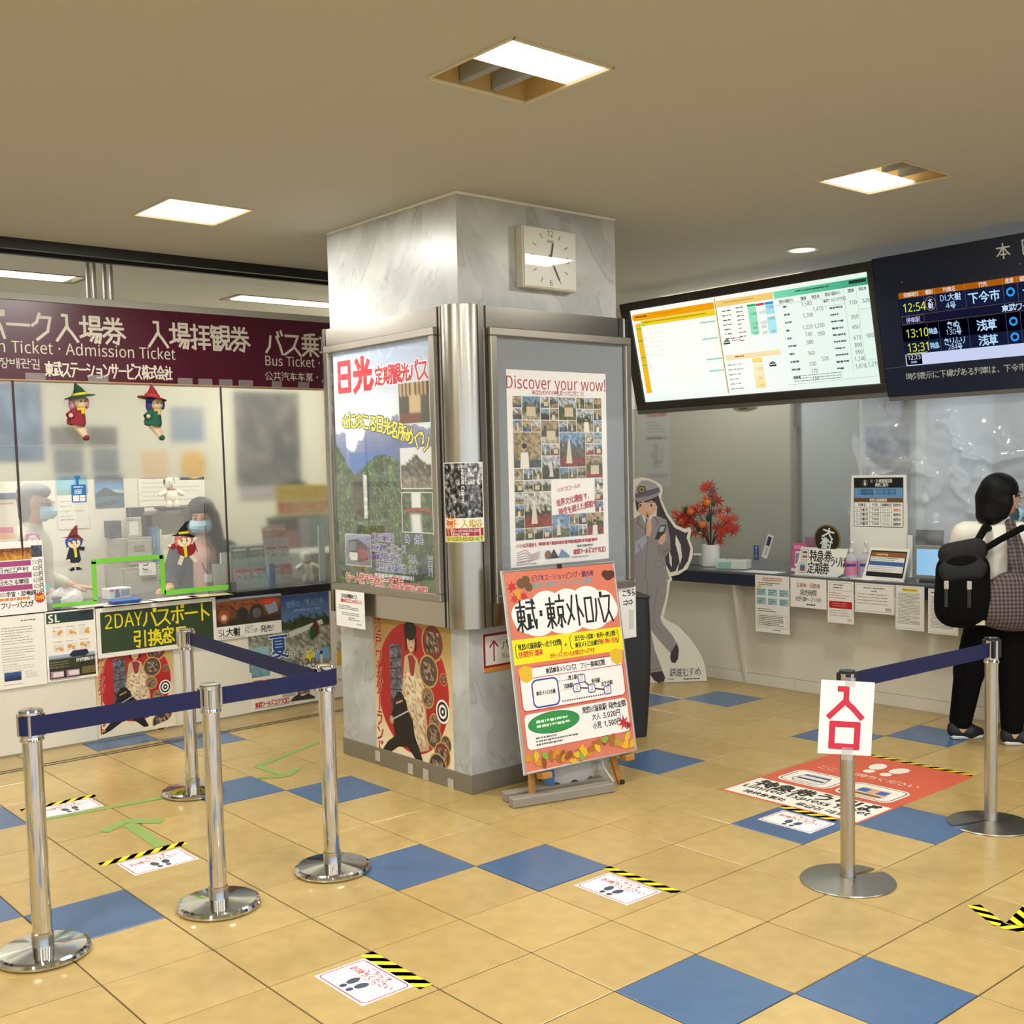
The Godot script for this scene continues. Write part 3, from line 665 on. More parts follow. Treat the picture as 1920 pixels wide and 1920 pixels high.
func barriers():
	var A := Vector2(-1.661, -0.381); var B := Vector2(-1.003, -0.352); var C := Vector2(-0.382, -1.909); var D := Vector2(-0.468, -0.383)
	var pa := chrome_post(A, "chrome barrier post nearest the left edge of the floor, belt wound round its head")
	var pb := chrome_post(B, "chrome barrier post in the middle of the row, belts leaving both sides")
	var pc := chrome_post(C, "chrome barrier post farthest back, in front of the green window sign")
	var pd := chrome_post(D, "chrome barrier post close to the column, where two belts meet")
	belt_on(pa, arc2(A, 0.0445, 2.9, 1.5) + [B + Vector2(-0.045, 0.012)], 0.795, 0.862)
	belt_on(pb, [B + Vector2(0.045, 0.012), D + Vector2(-0.01, 0.0445)] + arc2(D, 0.0445, 1.6, 0.5, 5), 0.795, 0.862)
	belt_on(pc, [C + Vector2(0.0, 0.0445), D + Vector2(-0.046, -0.01)], 0.797, 0.864)
	# ---- two brushed posts on notched discs
	for q in [[Vector2(0.956, 1.18), "dull steel barrier post carrying the red entrance sign", 0.15, 0.852], [Vector2(2.031, 1.233), "dull steel barrier post at the right edge by the waiting customer", 3.6, 0.861]]:
		var t := thing("barrier_post", q[1], "barrier post", Vector3(q[0].x, 0, q[0].y), Basis.IDENTITY, "steel belt barrier posts on notched discs")
		var disc := MB.new(); var a0: float = q[2]
		disc.lathe([Vector2(0.183, 0.0), Vector2(0.186, 0.003), Vector2(0.183, 0.007), Vector2(0.03, 0.02)], 64, Vector3.ZERO, a0 + 0.12, a0 + TAU - 0.12)
		for s in [0.12, TAU - 0.12]:
			var d := Vector3(cos(a0 + s), 0, sin(a0 + s))
			disc.quad(d * 0.03, d * 0.183, d * 0.183 + Vector3.UP * 0.007, d * 0.03 + Vector3.UP * 0.02)
		part("base", disc, mat("steel_disc", "a9a59a", 0.3, 1.0), t)
		part("pole", MB.new().lathe([Vector2(0.0285, 0.0), Vector2(0.0285, q[3] - 0.1)], 32), M.chrome_dull, t)
		part("head", MB.new().lathe([Vector2(0.0285, q[3] - 0.118), Vector2(0.032, q[3] - 0.116), Vector2(0.034, q[3] - 0.11), Vector2(0.032, q[3] - 0.104), Vector2(0.029, q[3] - 0.1), Vector2(0.029, q[3] - 0.006), Vector2(0.02, q[3]), Vector2(0.0, q[3])], 32), M.chrome, t)
		part("cap", MB.new().lathe([Vector2(0.031, q[3] - 0.012), Vector2(0.031, q[3] - 0.001), Vector2(0.0, q[3] + 0.001)], 32), M.black, t)
		for k in 4:
			var a := 0.87 + k * PI / 2
			part("belt_slot", MB.new().box(Vector3(cos(a) * 0.031, q[3] - 0.05, sin(a) * 0.031), Vector3(0.018, 0.084, 0.018), 0.004), M.black, t)
		if q[0].x < 1.5: belt_on(t, [q[0] + Vector2(0.03, 0.002), Vector2(2.031, 1.233) + Vector2(-0.03, 0.0)], 0.772, 0.838)
	# ---- entrance paper on the post
	var R0 := Vector3(cos(-0.744), 0, -sin(-0.744)); var n0 := Vector3(sin(-0.744), 0, cos(-0.744))
	var up := Vector3.UP * cos(0.06) - n0 * sin(0.06)
	var bs := Basis(R0, up, R0.cross(up)); bs = Basis(bs.z.normalized(), -0.072) * bs
	var s := sheet("entrance_sign", "white paper sign with two large red letters taped to the steel barrier post", "sign", Vector3(0.818, 0.535, 1.135) + bs.y * 0.290, bs, 0.207, 0.288, "eceae8", 100)
	s[1].text("入", 14, 12, 56, "c8243f", {"w": 0.19, "sx": 1.22}); s[1].line([Vector2(25, 82), Vector2(72, 82), Vector2(72, 124), Vector2(25, 124)], 11.5, "c8243f", true)
	done(s)
	part("tape", MB.new().box(Vector3(0.112, -0.004, 0.0025), Vector3(0.04, 0.036, 0.0004)), M.clear_tape, s[0]); part("tape", MB.new().box(Vector3(0.114, -0.284, 0.0025), Vector3(0.045, 0.05, 0.0004)), M.clear_tape, s[0])
func hazard(called: String, label: String, at: Vector3, turn: Basis, w: float, h: float, lean := 1.0):
	var t := thing(called, label, "floor tape", at, turn)
	var k := Ink.new(self, 0.001); k.z = 0.0004
	k.rect(0, 0, w * 1000, h * 1000, "e3d321")
	var x := -h * 1000
	while x < w * 1000:
		var p := Geometry2D.intersect_polygons(k.pts([x, h * 1000, x + 38, h * 1000, x + 38 + h * 1000 * lean, 0, x + h * 1000 * lean, 0]), k.pts([0, 0, w * 1000, 0, w * 1000, h * 1000, 0, h * 1000]))
		if p.size(): k.z -= k.step; k.fill(p[0], "1d1c18"); k.z += 0.0
		x += 76
	ink_part("stripes", k, t)
func feet(k: Ink, cx: float, cy: float, u: float, c: String):
	for sg in [-1, 1]:
		k.fill(k.ell_pts(cx + sg * u * 0.62, cy - u * 0.35, u * 0.42, u * 0.66, 20, sg * 0.14), c); k.fill(k.ell_pts(cx + sg * u * 0.48, cy + u * 0.72, u * 0.3, u * 0.34, 14), c)
func floor_signs():
	var E := Basis(Vector3(0, 0, 1), Vector3(1, 0, 0), Vector3(0, 1, 0))     # read from the left counter side
	var N := Basis(Vector3(1, 0, 0), Vector3(0, 0, -1), Vector3(0, 1, 0))    # read looking at the left counter
	var spots := [[Vector3(-0.849, 0.0006, 0.437), E, "white waiting spot floor sticker nearest the camera, bottom of the picture"], [Vector3(0.342, 0.0006, 0.452), E, "white waiting spot floor sticker right of the pair of blue tiles"], [Vector3(1.542, 0.0006, 0.450), E, "white waiting spot floor sticker lying on a blue tile"], [Vector3(-1.106, 0.0006, -1.122), N, "white waiting spot floor sticker below the green tape arrow"], [Vector3(-1.106, 0.0006, -2.222), N, "white waiting spot floor sticker nearest the left counter"]]
	for q in spots:
		var s := sheet("floor_sticker", q[2], "floor sticker", q[0], q[1], 0.29, 0.2, "eeeae6", 290, "waiting spot floor stickers", 0.0004)
		var k: Ink = s[1]; k.z = 0.0003
		k.line(k.rr_pts(10, 10, 270, 180, 16), 4.5, "a92338", true)
		k.text("こちらで", 145, 20, 29, "b3303f", {"al": 1, "w": 0.12, "ls": 2}); k.text("お待ちください".replace("待", "待"), 145, 52, 31, "b3303f", {"al": 1, "w": 0.12, "ls": 2}); k.text("PLEASE WAIT HERE", 145, 86, 13, "b3606a", {"al": 1})
		feet(k, 145, 138, 40, "35465a")
		done(s)
	hazard("hazard_tape", "yellow and black tape beside the nearest waiting sticker", Vector3(-0.797, 0.0006, 0.41), E, 0.35, 0.052)
	hazard("hazard_tape", "yellow and black tape beside the sticker right of the blue tiles", Vector3(0.4, 0.0006, 0.4), E, 0.39, 0.042)
	hazard("hazard_tape", "yellow and black tape above the sticker on the blue tile", Vector3(1.608, 0.0016, 0.415), E, 0.30, 0.045)
	hazard("hazard_tape", "yellow and black tape below the green tape arrow", Vector3(-1.165, 0.0006, -1.184), Basis(Vector3.UP, 0.03) * N, 0.4, 0.05)
	hazard("hazard_tape", "yellow and black tape nearest the left counter", Vector3(-1.155, 0.0006, -2.272), N, 0.38, 0.05)
	hazard("hazard_tape", "yellow and black tape along the top of the orange floor sign", Vector3(2.752, 0.0016, 0.19), E, 0.6, 0.038)
	hazard("hazard_tape", "short yellow and black tape pointing at the corner by the right picture edge", Vector3(1.095, 0.0006, 1.655), Basis(Vector3.UP, -0.62) * E, 0.19, 0.05)
	hazard("hazard_tape", "yellow and black tape running out of the picture at right", Vector3(1.0, 0.0012, 1.80), Basis(Vector3.UP, 0.15) * N, 0.4, 0.055)
	hazard("hazard_tape", "lower yellow and black tape at the right picture edge", Vector3(0.985, 0.001, 1.79), Basis(Vector3.UP, 0.3) * E, 0.3, 0.05)
	# ---- the large orange sign
	var s := sheet("floor_sign", "large orange floor sign with white ticket lettering and two train pictures", "floor sign", Vector3(2.712, 0.0006, 0.018), E, 0.792, 1.104, "c9583a", 100, "", 0.0004)
	var k: Ink = s[1]; k.z = 0.0003
	k.rect(1.5, 99, 97, 38.5, "e9e2d4")
	k.line(k.rr_pts(9, 63, 38, 29, 6), 2.2, "e9e2d4", true); k.fill(k.rr_pts(10, 64, 36, 27, 5), "e9e2d4"); k.line(k.rr_pts(10, 64, 36, 27, 5), 0.8, "3a302c", true)
	k.fill(k.rr_pts(54, 64, 36, 27, 5), "e9e2d4"); k.line(k.rr_pts(53, 63, 38, 29, 6), 2.2, "e9e2d4", true); k.line(k.rr_pts(54, 64, 36, 27, 5), 0.8, "3a302c", true)
	k.fill(k.pts([16, 84, 19, 70, 37, 70, 40, 84, 36, 88, 20, 88]), "d9d2c4"); k.line(k.pts([16, 84, 19, 70, 37, 70, 40, 84, 36, 88, 20, 88]), 0.7, "4a4644", true); k.rect(18, 71, 20, 3, "31517c"); k.rect(18, 79, 20, 3, "3a3a5c")
	k.fill(k.pts([60, 84, 62, 70, 82, 70, 84, 84, 80, 89, 64, 89]), "dcb48e"); k.rect(62, 72, 7, 8, "2a63b0"); k.rect(75, 72, 7, 8, "2a63b0"); k.rect(69.5, 72, 5, 12, "c9a27c"); k.rect(62, 83, 20, 3, "6a4a3a")
	feet(k, 50, 26, 13, "e9e2d4")
	k.text("ここでお待ちください", 50, 44, 7.5, "e9d2c0", {"al": 1, "w": 0.1})
	k.text("特急券うりば", 50, 101, 14, "191614", {"al": 1, "w": 0.16, "sx": 1.02}); k.text("Limited Express Ticket", 50, 115, 8.6, "191614", {"al": 1, "bold": true, "sx": 0.9})
	k.text("特快售票处", 12, 127, 6.4, "2c2826", {"w": 0.12}); k.text("특급권 매표소", 52, 127, 6.4, "2c2826", {"w": 0.12})
	done(s)
	# ---- green tape arrows
	var gt := mat("green_tape", "7f9c4c", 0.6)
	for q in [["green tape arrow bent towards the waiting stickers near the column", [[0.74, -2.42, 0.125, -2.15], [0.125, -2.15, 0.135, -1.86], [0.0, -1.93, 0.13, -1.84], [0.14, -1.84, 0.27, -1.94]], 0.042], ["long green tape line across the tiles behind the left posts", [[-1.13, -2.01, -0.4, -1.93]], 0.045], ["green tape arrow pointing to the left counter", [[-0.865, -1.2, -0.845, -1.64], [-0.98, -1.6, -0.845, -1.69], [-0.845, -1.69, -0.705, -1.555]], 0.06]]:
		var t := thing("tape_arrow" if q[1].size() > 1 else "tape_line", q[0], "floor tape")
		var n := 0
		for e in q[1]:
			var d: Vector2 = Vector2(e[2] - e[0], e[3] - e[1]); var o: Vector2 = d.normalized().orthogonal() * q[2] / 2
			var a := Vector2(e[0], e[1]); var y := 0.0014 + 0.0002 * n
			n += 1
			part("strip", MB.new().quad_ret(Vector3(a.x - o.x, y, a.y - o.y), Vector3(a.x + d.x - o.x, y, a.y + d.y - o.y), Vector3(a.x + d.x + o.x, y, a.y + d.y + o.y), Vector3(a.x + o.x, y, a.y + o.y)), gt, t)
func easel_sign():
	var a := -0.105; var tl := 0.159
	var R0 := Vector3(cos(a), 0, -sin(a)); var n0 := Vector3(sin(a), 0, cos(a)); var up := Vector3.UP * cos(tl) - n0 * sin(tl)
	var bs := Basis(R0, up, R0.cross(up)); var o := Vector3(0.686, 0.164, -0.458)
	var W := 0.7315; var H := 1.0165
	var e := thing("easel", "light wooden easel holding the orange pass poster", "easel", o, bs)
	var inv := Transform3D(bs, o).affine_inverse()
	for q in [[Vector3(0.764, 0.0, -0.492), Vector3(0.92, 1.1, -0.69)], [Vector3(1.33, 0.0, -0.425), Vector3(1.13, 1.1, -0.67)], [Vector3(1.08, 0.0, -0.79), Vector3(1.03, 1.08, -0.7)]]:
		var b := MB.new(); b.xf = inv
		var d: Vector3 = q[1] - q[0]; var ax := d.normalized()
		b.xf = inv * Transform3D(Basis(ax.cross(Vector3.BACK).normalized(), ax, ax.cross(Vector3.BACK).normalized().cross(ax)), q[0] + d / 2)
		b.box(Vector3(0, 0, 0), Vector3(0.034, d.length() - 0.01, 0.022), 0.003)
		part("leg", b, M.wood, e)
	for q in [[0.09, "peg"], [0.63, "peg"]]: part(q[1], MB.new().span(Vector3(q[0], -0.035, -0.03), Vector3(q[0] + 0.06, -0.004, 0.03), 0.004), M.wood, e)
	for q in [Vector3(0.764, 0.0, -0.485), Vector3(1.33, 0.0, -0.418)]: part("rubber_foot", MB.new().box(Vector3.ZERO, Vector3(0.03, 0.02, 0.028), 0.004), M.black, e, inv * (q + Vector3(0, 0.011, 0)))
	var s := sheet("framed_poster", "salmon framed poster for a railway day pass standing on the easel", "poster", o + bs * Vector3(0, H, 0.004), bs, W, H, "d9d6cc", 100, "", 0.014)
	part("frame", frame_of(W, H, 0.013, 0.01), M.alu, s[0], Vector3(0, -H, -0.006))
	part("clip", MB.new().box(Vector3(W * 0.49, -0.002, 0.006), Vector3(0.028, 0.022, 0.008), 0.002), M.black, s[0])
	var k: Ink = s[1]
	k.rect(1.6, 1.6, 96.8, 135.8, "cf7459")
	k.text("ビジネス・ショッピング・観光等", 24, 5.2, 4.0, "5a2a52", {"w": 0.13, "sx": 0.92}); k.text("東武・東京メトロパスのご案内", 24, 10, 4.2, "4f9aa2", {"w": 0.12, "sx": 0.92})
	for q in [[7, 12, 5, "b7302c"], [11, 17, 5, "c9992e"], [15, 10, 4, "6b4a26"], [19, 8, 3.6, "6b4a26"], [8, 20, 4, "c23a2a"], [16, 19, 4, "b7302c"], [21, 13, 3.4, "6b4a26"]]: k.fill(star(Vector2(q[0], q[1]), q[2], q[2] * 0.45, 7) if q[3] != "6b4a26" else k.ell_pts(q[0], q[1], q[2], q[2] * 0.9, 14), q[3])
	for q in [[90, 9, 3.6], [95, 9.5, 3.8], [92, 10.5, 4.0]]: k.ell(q[0], q[1], q[2], q[2] * 0.8, "4e2a20")
	for q in [[18, 33, 13, 12], [34, 30, 15, 13.5], [52, 30, 16, 13.5], [70, 30, 16, 14], [84, 32, 12, 12], [12, 31, 8, 8], [91, 34, 6.5, 8], [26, 38, 14, 9.5], [50, 39, 18, 9], [74, 38, 15, 9.5]]: k.ell(q[0], q[1], q[2], q[3], "e9e6e2")
	k.text("東武・東京メトロパス", 50, 20.5, 22.5, "14110f", {"al": 1, "w": 0.072, "sx": 0.378, "sk": 0.0})
	k.rect(1.6, 48, 96.8, 17, "e5d90f")
	for q in [[4, 51, 1], [43, 51, -1], [51, 49.6, 1], [95, 49.6, -1]]: k.line([Vector2(q[0] + q[2] * 1.6, q[1]), Vector2(q[0], q[1] + 1.6), Vector2(q[0], q[1] + 8), Vector2(q[0] + q[2] * 1.6, q[1] + 9.6)], 0.55, "3a3410")
	k.text("鬼怒川温泉駅〜北千住間", 6, 51.2, 4.0, "2a2410", {"w": 0.13, "sx": 0.83}); k.text("往復割引運賃", 6, 56.2, 4.0, "cf4a1e", {"w": 0.14, "sx": 0.85}); k.text("+", 45, 52.6, 6, "2a2410")
	k.text("北千住〜浅草・曳舟〜押上間・", 55, 50.2, 3.7, "2a2410", {"w": 0.13, "sx": 0.77}); k.text("東京メトロ全線が", 55, 55, 3.7, "2a2410", {"w": 0.13, "sx": 0.75}); k.text("乗り降り自由", 77.5, 55, 3.7, "d0481e", {"w": 0.14, "sx": 0.75})
	k.text("がセットになったお得なきっぷです", 32, 60.4, 3.2, "cf4a1e", {"w": 0.15, "sx": 0.78})
	k.fill(k.rr_pts(4.5, 68, 91, 29, 3.5), "e9e6e2"); k.line(k.rr_pts(4.5, 68, 91, 29, 3.5), 0.7, "b8283c", true); k.line([Vector2(4.5, 75.2), Vector2(95.5, 75.2)], 0.5, "b8283c")
	k.text("東武東京メトロパス", 27, 69.6, 4.0, "2a2420", {"w": 0.13, "sx": 0.75}); k.text("フリー乗車区間", 57, 69.6, 4.0, "2a2420", {"w": 0.13, "sx": 0.8})
	for q in [[10, 72], [91, 69]]:
		k.fill(k.pts([q[0] - 6, q[1] - 4, q[0], q[1] - 6, q[0] + 6, q[1] - 4, q[0] + 5, q[1] + 4, q[0], q[1] + 6, q[0] - 5, q[1] + 3]), "d8b02c")
	k.line(k.rr_pts(14, 77, 22, 18.5, 4), 1.1, "27408e", true); k.text("東京メトロ全線", 25, 84.5, 3.0, "2a2420", {"al": 1, "w": 0.13, "sx": 0.78})
	for q in [[57, 80.5, "押上駅", -11.5, -3.4], [52, 86.5, "浅草駅", -11, -4], [65, 88.5, "曳舟駅", 0.5, -6.5], [79, 91.5, "北千住駅", -5, -6.5]]:
		k.text(q[2], q[0] + q[3], q[1] + q[4], 3.2, "2a2420", {"w": 0.13, "sx": 0.82})
	for q in [[57, 80.5, 65, 88.5], [52, 86.5, 65, 88.5], [65, 88.5, 79, 91.5]]: k.line([Vector2(q[0], q[1]), Vector2(q[2], q[3])], 1.0, "2a2a30")
	for i in 7: k.line([Vector2(37 + i * 2.4, 80), Vector2(38.2 + i * 2.4, 80)], 0.4, "3a3a3a")
	for i in 5: k.line([Vector2(37 + i * 2.6, 86.6), Vector2(38.4 + i * 2.6, 86.6)], 0.3, "c9884a")
	for i in 18: k.rect(38 + i * 2.1, 93.6 + i * 0.0, 1.3, 1.0, "5a5a5a")
	for q in [[57, 80.5], [52, 86.5], [65, 88.5], [79, 91.5]]:
		k.fill(k.rr_pts(q[0] - 3, q[1] - 2.8, 6, 5.6, 1.4), "e9e6e2"); k.line(k.rr_pts(q[0] - 3, q[1] - 2.8, 6, 5.6, 1.4), 0.7, "27408e", true); k.text("TS", q[0], q[1] - 2.4, 2.3, "2a2420", {"al": 1}); k.text("0%d" % (1 + int(q[0]) % 7), q[0], q[1] + 0.0, 2.1, "2a2420", {"al": 1})
	k.fill(k.rr_pts(4.5, 99, 91, 24, 3.5), "e9e6e2")
	k.ell(29, 107, 22, 7.2, "2c8a42", 40); k.line(k.ell_pts(29, 107, 22, 7.2, 40), 0.5, "1c6a30", true); k.small(14, 104.2, 32, 2, 3.2, "cfe4cf", 6, 0.6)
	k.text("鬼怒川温泉駅", 54, 100.5, 4.5, "2a2420", {"w": 0.12, "sx": 0.82}); k.text("発売金額", 78, 100.5, 4.5, "2a2420", {"w": 0.12, "sx": 0.88}); k.text("大人", 62, 106.4, 4.6, "2a2420", {"w": 0.12, "sx": 0.85}); k.text("3,020円", 72, 106.4, 4.8, "2a2420", {"w": 0.12, "sx": 0.9, "bold": true}); k.text("小児", 62, 112.4, 4.6, "2a2420", {"w": 0.12, "sx": 0.85}); k.text("1,500円", 72, 112.4, 4.8, "2a2420", {"w": 0.12, "sx": 0.9, "bold": true})
	k.small(12, 115.4, 40, 3, 2.2, "6a625a", 9, 0.6); k.fill(star(Vector2(90, 116.5), 6, 2.4, 7), "c0242c"); k.fill(star(Vector2(94, 119), 4, 1.6, 7), "8a2a1c")
	var r := rng(12)
	for i in 34:
		var c: String = ["d9ae24", "8a4a1c", "7fa63a", "d9b52c", "a8621e", "c98a24"][r.randi() % 6]
		var p := Vector2(4 + 92.0 * i / 33 + r.randf_range(-2, 2), r.randf_range(126, 134.5)); var rot := r.randf() * 6
		if c.begins_with("d9") or c.begins_with("7f"):
			var f := PackedVector2Array([p])
			for j in 9: f.append(p + Vector2.from_angle(rot - 0.9 + j * 0.225) * (4.6 + 0.5 * (j % 2)))
			k.fill(f, c)
		else: k.fill(k.ell_pts(p.x, p.y, 4.2, 2.2, 14, rot), c)
	done(s)
	# ---- weights at its feet
	for q in [[Vector2(0.642, -0.515), Vector2(1.2, -0.36), "grey weathered plank lying across the easel foot, nearest the camera"], [Vector2(0.684, -0.617), Vector2(1.24, -0.47), "grey weathered plank behind the front plank under the easel"]]:
		var d: Vector2 = q[1] - q[0]; var m: Vector2 = (q[0] + q[1]) / 2
		solo("plank", MB.new().box(Vector3(0, 0.024, 0), Vector3(d.length(), 0.048, 0.06), 0.005), M.plank, q[2], "plank", Vector3(m.x, 0.001, m.y), Basis(Vector3.UP, -d.angle()))
	var bag := thing("weight_bag", "crumpled white and blue bag resting on the planks as a weight", "bag", Vector3(1.06, 0.05, -0.545), yaw(-14))
	part("body", MB.new().surface(func(u, v): return Vector3((u - 0.5) * 0.3 * (0.9 + 0.1 * sin(v * 9.0)), 0.19 * sin(v * PI) * pow(sin(clampf(u, 0.02, 0.98) * PI), 0.25) + 0.012 * sin(u * 17 + v * 5), -cos(v * PI) * 0.05 * pow(sin(clampf(u, 0.02, 0.98) * PI), 0.3)), 28, 16), hue("b3aea6", 0.5), bag)
	part("blue_end", MB.new().surface(func(u, v): return Vector3(-0.152 + u * 0.045, 0.185 * sin(v * PI) * (0.55 + u * 0.45) + 0.004, -cos(v * PI) * (0.034 + u * 0.022)), 8, 14), hue("3a6a9c", 0.5), bag)
	part("string", MB.new().tube([Vector3(0.17, 0.16, 0.05), Vector3(0.18, 0.06, 0.06), Vector3(0.19, 0.02, 0.1), Vector3(0.2, -0.01, 0.13)], 0.006, 8), hue("b9b1a0"), bag)
	var bt := thing("plastic_bottle", "clear crumpled plastic bottle under the right side of the easel poster", "bottle", Vector3(1.3, 0.001, -0.545))
	part("body", MB.new().lathe([Vector2(0.0, 0.002), Vector2(0.04, 0.0), Vector2(0.052, 0.015), Vector2(0.05, 0.05), Vector2(0.054, 0.07), Vector2(0.05, 0.09), Vector2(0.053, 0.12), Vector2(0.05, 0.16), Vector2(0.04, 0.2), Vector2(0.016, 0.235), Vector2(0.016, 0.25)], 18), mat_clear("bottle_plastic", Color(0.85, 0.9, 0.9, 0.25), 0.1), bt)
	part("cap", MB.new().lathe([Vector2(0.017, 0.248), Vector2(0.017, 0.265), Vector2(0.0, 0.266)], 16), M.white, bt)
	var bin := thing("black_bin", "tall black plastic bin half hidden behind the easel poster", "bin", Vector3(2.12, 0.001, -1.2), yaw(-30))
	part("body", MB.new().surface(func(u, v):
		var q: float = u * TAU; var w: float = 0.16 + 0.03 * sin(v * PI * 0.7)
		return Vector3(signf(cos(q)) * pow(absf(cos(q)), 0.3) * w, v * 0.86, signf(sin(q)) * pow(absf(sin(q)), 0.3) * w * 0.8), 48, 12), mat("bin_black", "1a1a1b", 0.5), bin)
	part("lid", MB.new().box(Vector3(0, 0.868, 0), Vector3(0.36, 0.02, 0.29), 0.006), mat("bin_black", "1a1a1b", 0.5), bin)
func mat_clear(key: String, c: Color, rough: float) -> StandardMaterial3D:
	var m := mat(key, c, rough)
	m.transparency = BaseMaterial3D.TRANSPARENCY_ALPHA
	return m
func left_counter():
	# ---- counter front, black top, hung sign
	var t := thing("ticket_counter", "long white ticket counter with black top under the maroon sign", "counter", Vector3(-2.5, 0, -3.46))
	for i in 5: part("front_panel", MB.new().span(Vector3(-4.5 + i * 1.95, 0.0, -0.02), Vector3(-4.5 + i * 1.95 + 1.947, 0.81, 0.0), 0.001), M.counter_white, t)
	part("toe_strip", MB.new().span(Vector3(-4.5, 0, 0.0), Vector3(5.24, 0.012, 0.004)), mat("dirt", "8a8371", 0.8), t)
	part("top", MB.new().span(Vector3(-4.5, 0.81, -0.55), Vector3(5.24, 0.865, 0.008), 0.004), mat("counter_black", "17171b", 0.25), t)
	t = thing("hanging_sign", "maroon overhead sign with large white ticket lettering above the left counter", "sign", Vector3(-2.5, 0, -3.46))
	part("board", MB.new().span(Vector3(-4.5, 2.285, -0.12), Vector3(5.24, 2.758, 0.0), 0.002), mat("maroon", "4a0a22", 0.3), t)
	part("grey_cap", MB.new().span(Vector3(-4.5, 2.758, -0.13), Vector3(5.24, 2.803, 0.006), 0.002), mat("sign_grey", "a3a399", 0.5), t)
	part("edge", MB.new().span(Vector3(-4.5, 2.276, -0.1), Vector3(5.24, 2.285, 0.004), 0.001), mat("sign_edge", "b98a66", 0.4), t)
	for x in [2.305, 2.345, 2.412, 2.454]: part("post", MB.new().span(Vector3(x - 0.009, 2.8, -0.075), Vector3(x + 0.009, 3.06, -0.05)), mat("post_grey", "84806f", 0.5), t)
	var k := Ink.new(self, 1.0); k.z = 0.001
	var c := "cfc9b8"
	k.text("テーマパーク入場券", 1.19, -2.695, 0.167, c, {"w": 0.105, "sx": 0.872}); k.text("入場拝観券", 2.652, -2.69, 0.167, c, {"w": 0.105, "sx": 0.872}); k.text("バス乗車券", 3.5, -2.677, 0.163, c, {"w": 0.105, "sx": 0.89})
	k.text("Theme Park Admission Ticket · Admission Ticket", 2.838, -2.523, 0.089, c, {"al": 2, "sx": 0.965}); k.text("Bus Ticket · Admission", 3.49, -2.51, 0.085, c, {"sx": 0.95})
	k.text("입장배관권", 1.66, -2.412, 0.062, c, {"w": 0.09}); k.text("東武ステーションサービス株式会社", 1.99, -2.402, 0.092, "d8d2c2", {"w": 0.11, "sx": 0.555}); k.text("公共汽车车票・入場券", 3.49, -2.394, 0.062, c, {"w": 0.085, "ls": 0.003})
	ink_part("lettering", k, t)
	# ---- clear film and its rods
	t = thing("plastic_sheet", "clear plastic sheet hung from the maroon sign down to the left counter", "plastic sheet", Vector3(-2.5, 0, -3.475))
	part("clear_film", MB.new().span(Vector3(-4.4, 0.868, 0), Vector3(3.0, 1.67, 0.001)), M.film, t)
	var fog := mat("fogged_film", Color(0.88, 0.9, 0.9, 0.1), 0.17); fog.refraction_enabled = true; fog.refraction_scale = 0.02
	part("fogged_film", MB.new().span(Vector3(-4.4, 1.67, 0.002), Vector3(3.005, 2.29, 0.004)), fog, t)
	part("fogged_film", MB.new().span(Vector3(3.005, 0.868, 0.005), Vector3(4.7, 2.29, 0.007)), fog, t)
	part("seam", MB.new().span(Vector3(-4.4, 1.884, 0.005), Vector3(2.4, 1.889, 0.006)), M.clear_tape, t)
	for x in [1.8, 3.156]: part("rod", MB.new().tube([Vector3(x, 0.868, 0.012), Vector3(x - 0.004, 2.285, 0.012)], 0.007, 8), mat("rod_brown", "3a2622", 0.5), t)
	for q in [[2.844, 0.104], [2.99, 0.1], [3.14, 0.1], [3.285, 0.11], [3.54, 0.08], [3.75, 0.09], [2.25, 0.13], [1.87, 0.12], [1.4, 0.1]]: part("tape", MB.new().span(Vector3(q[0], 2.275, 0.019), Vector3(q[0] + q[1], 2.325, 0.0195)), M.clear_tape, t)
	var gt := mat("green_opening_tape", "74c53a", 0.5)
	for q in [[2.215, 1.165, 2.69, 1.135], [2.215, 1.15, 2.245, 0.9], [2.665, 1.16, 2.70, 0.9], [2.69, 0.925, 3.155, 0.892], [1.96, 0.905, 2.24, 0.882]]: part("green_tape", MB.new().span(Vector3(q[0], q[3], 0.009), Vector3(q[2], q[1], 0.0098)), gt, t)
	# ---- papers hung on the counter front
	var s := sheet("notice", "white text notice with a small blue photograph hung at the left end of the counter", "notice", Vector3(-0.892, 0.858, -3.447), FR, 0.292, 0.44, "e8e4da", 100)
	k = s[1]
	k.small(12, 24, 70, 7, 5.5, "8c8a86", 3, 0.32); k.small(12, 66, 72, 6, 5.5, "a09d98", 8, 0.3); k.small(12, 100, 70, 4, 5, "a6a39d", 9, 0.3); k.small(52, 10, 34, 1, 5, "77756f", 5, 0.6)
	k.photo(14, 117, 34, 18, 10, 8, func(u, v): return mixc(Color("2a5f9c"), Color("23294a"), v * 1.2 + nz(u, v, 0.2) * 0.6)); k.small(56, 118, 30, 4, 4, "b9b5ae", 4); k.small(12, 142, 60, 1, 3.4, "a6a39d", 2)
	done(s)
	s = sheet("poster", "timetable poster headed SL with orange calendars beside the green window sign", "poster", Vector3(-0.597, 0.86, -3.447), FR, 0.312, 0.437, "e9e5dc", 100)
	k = s[1]
	k.photo(3, 3, 94, 21, 14, 5, func(u, v): return mixc(Color("24422f"), Color("1f2d3c"), u * 1.2 + nz(u, v, 0.25) * 0.8)); k.text("SL", 6, 4, 20, "dfe4d8", {"bold": true})
	var r := rng(8)
	for j in 2:
		for i in 3:
			k.small(14 + i * 26, 32 + j * 29, 20, 1, 3, "8f8b84", i + j); k.rect(14 + i * 26, 37 + j * 29, 21, 15, "dcd6ca")
			for m in 4: k.rect(14 + i * 26 + r.randi_range(0, 16), 38 + j * 29 + r.randi_range(0, 8), 5, r.randi_range(3, 6), "d9952c")
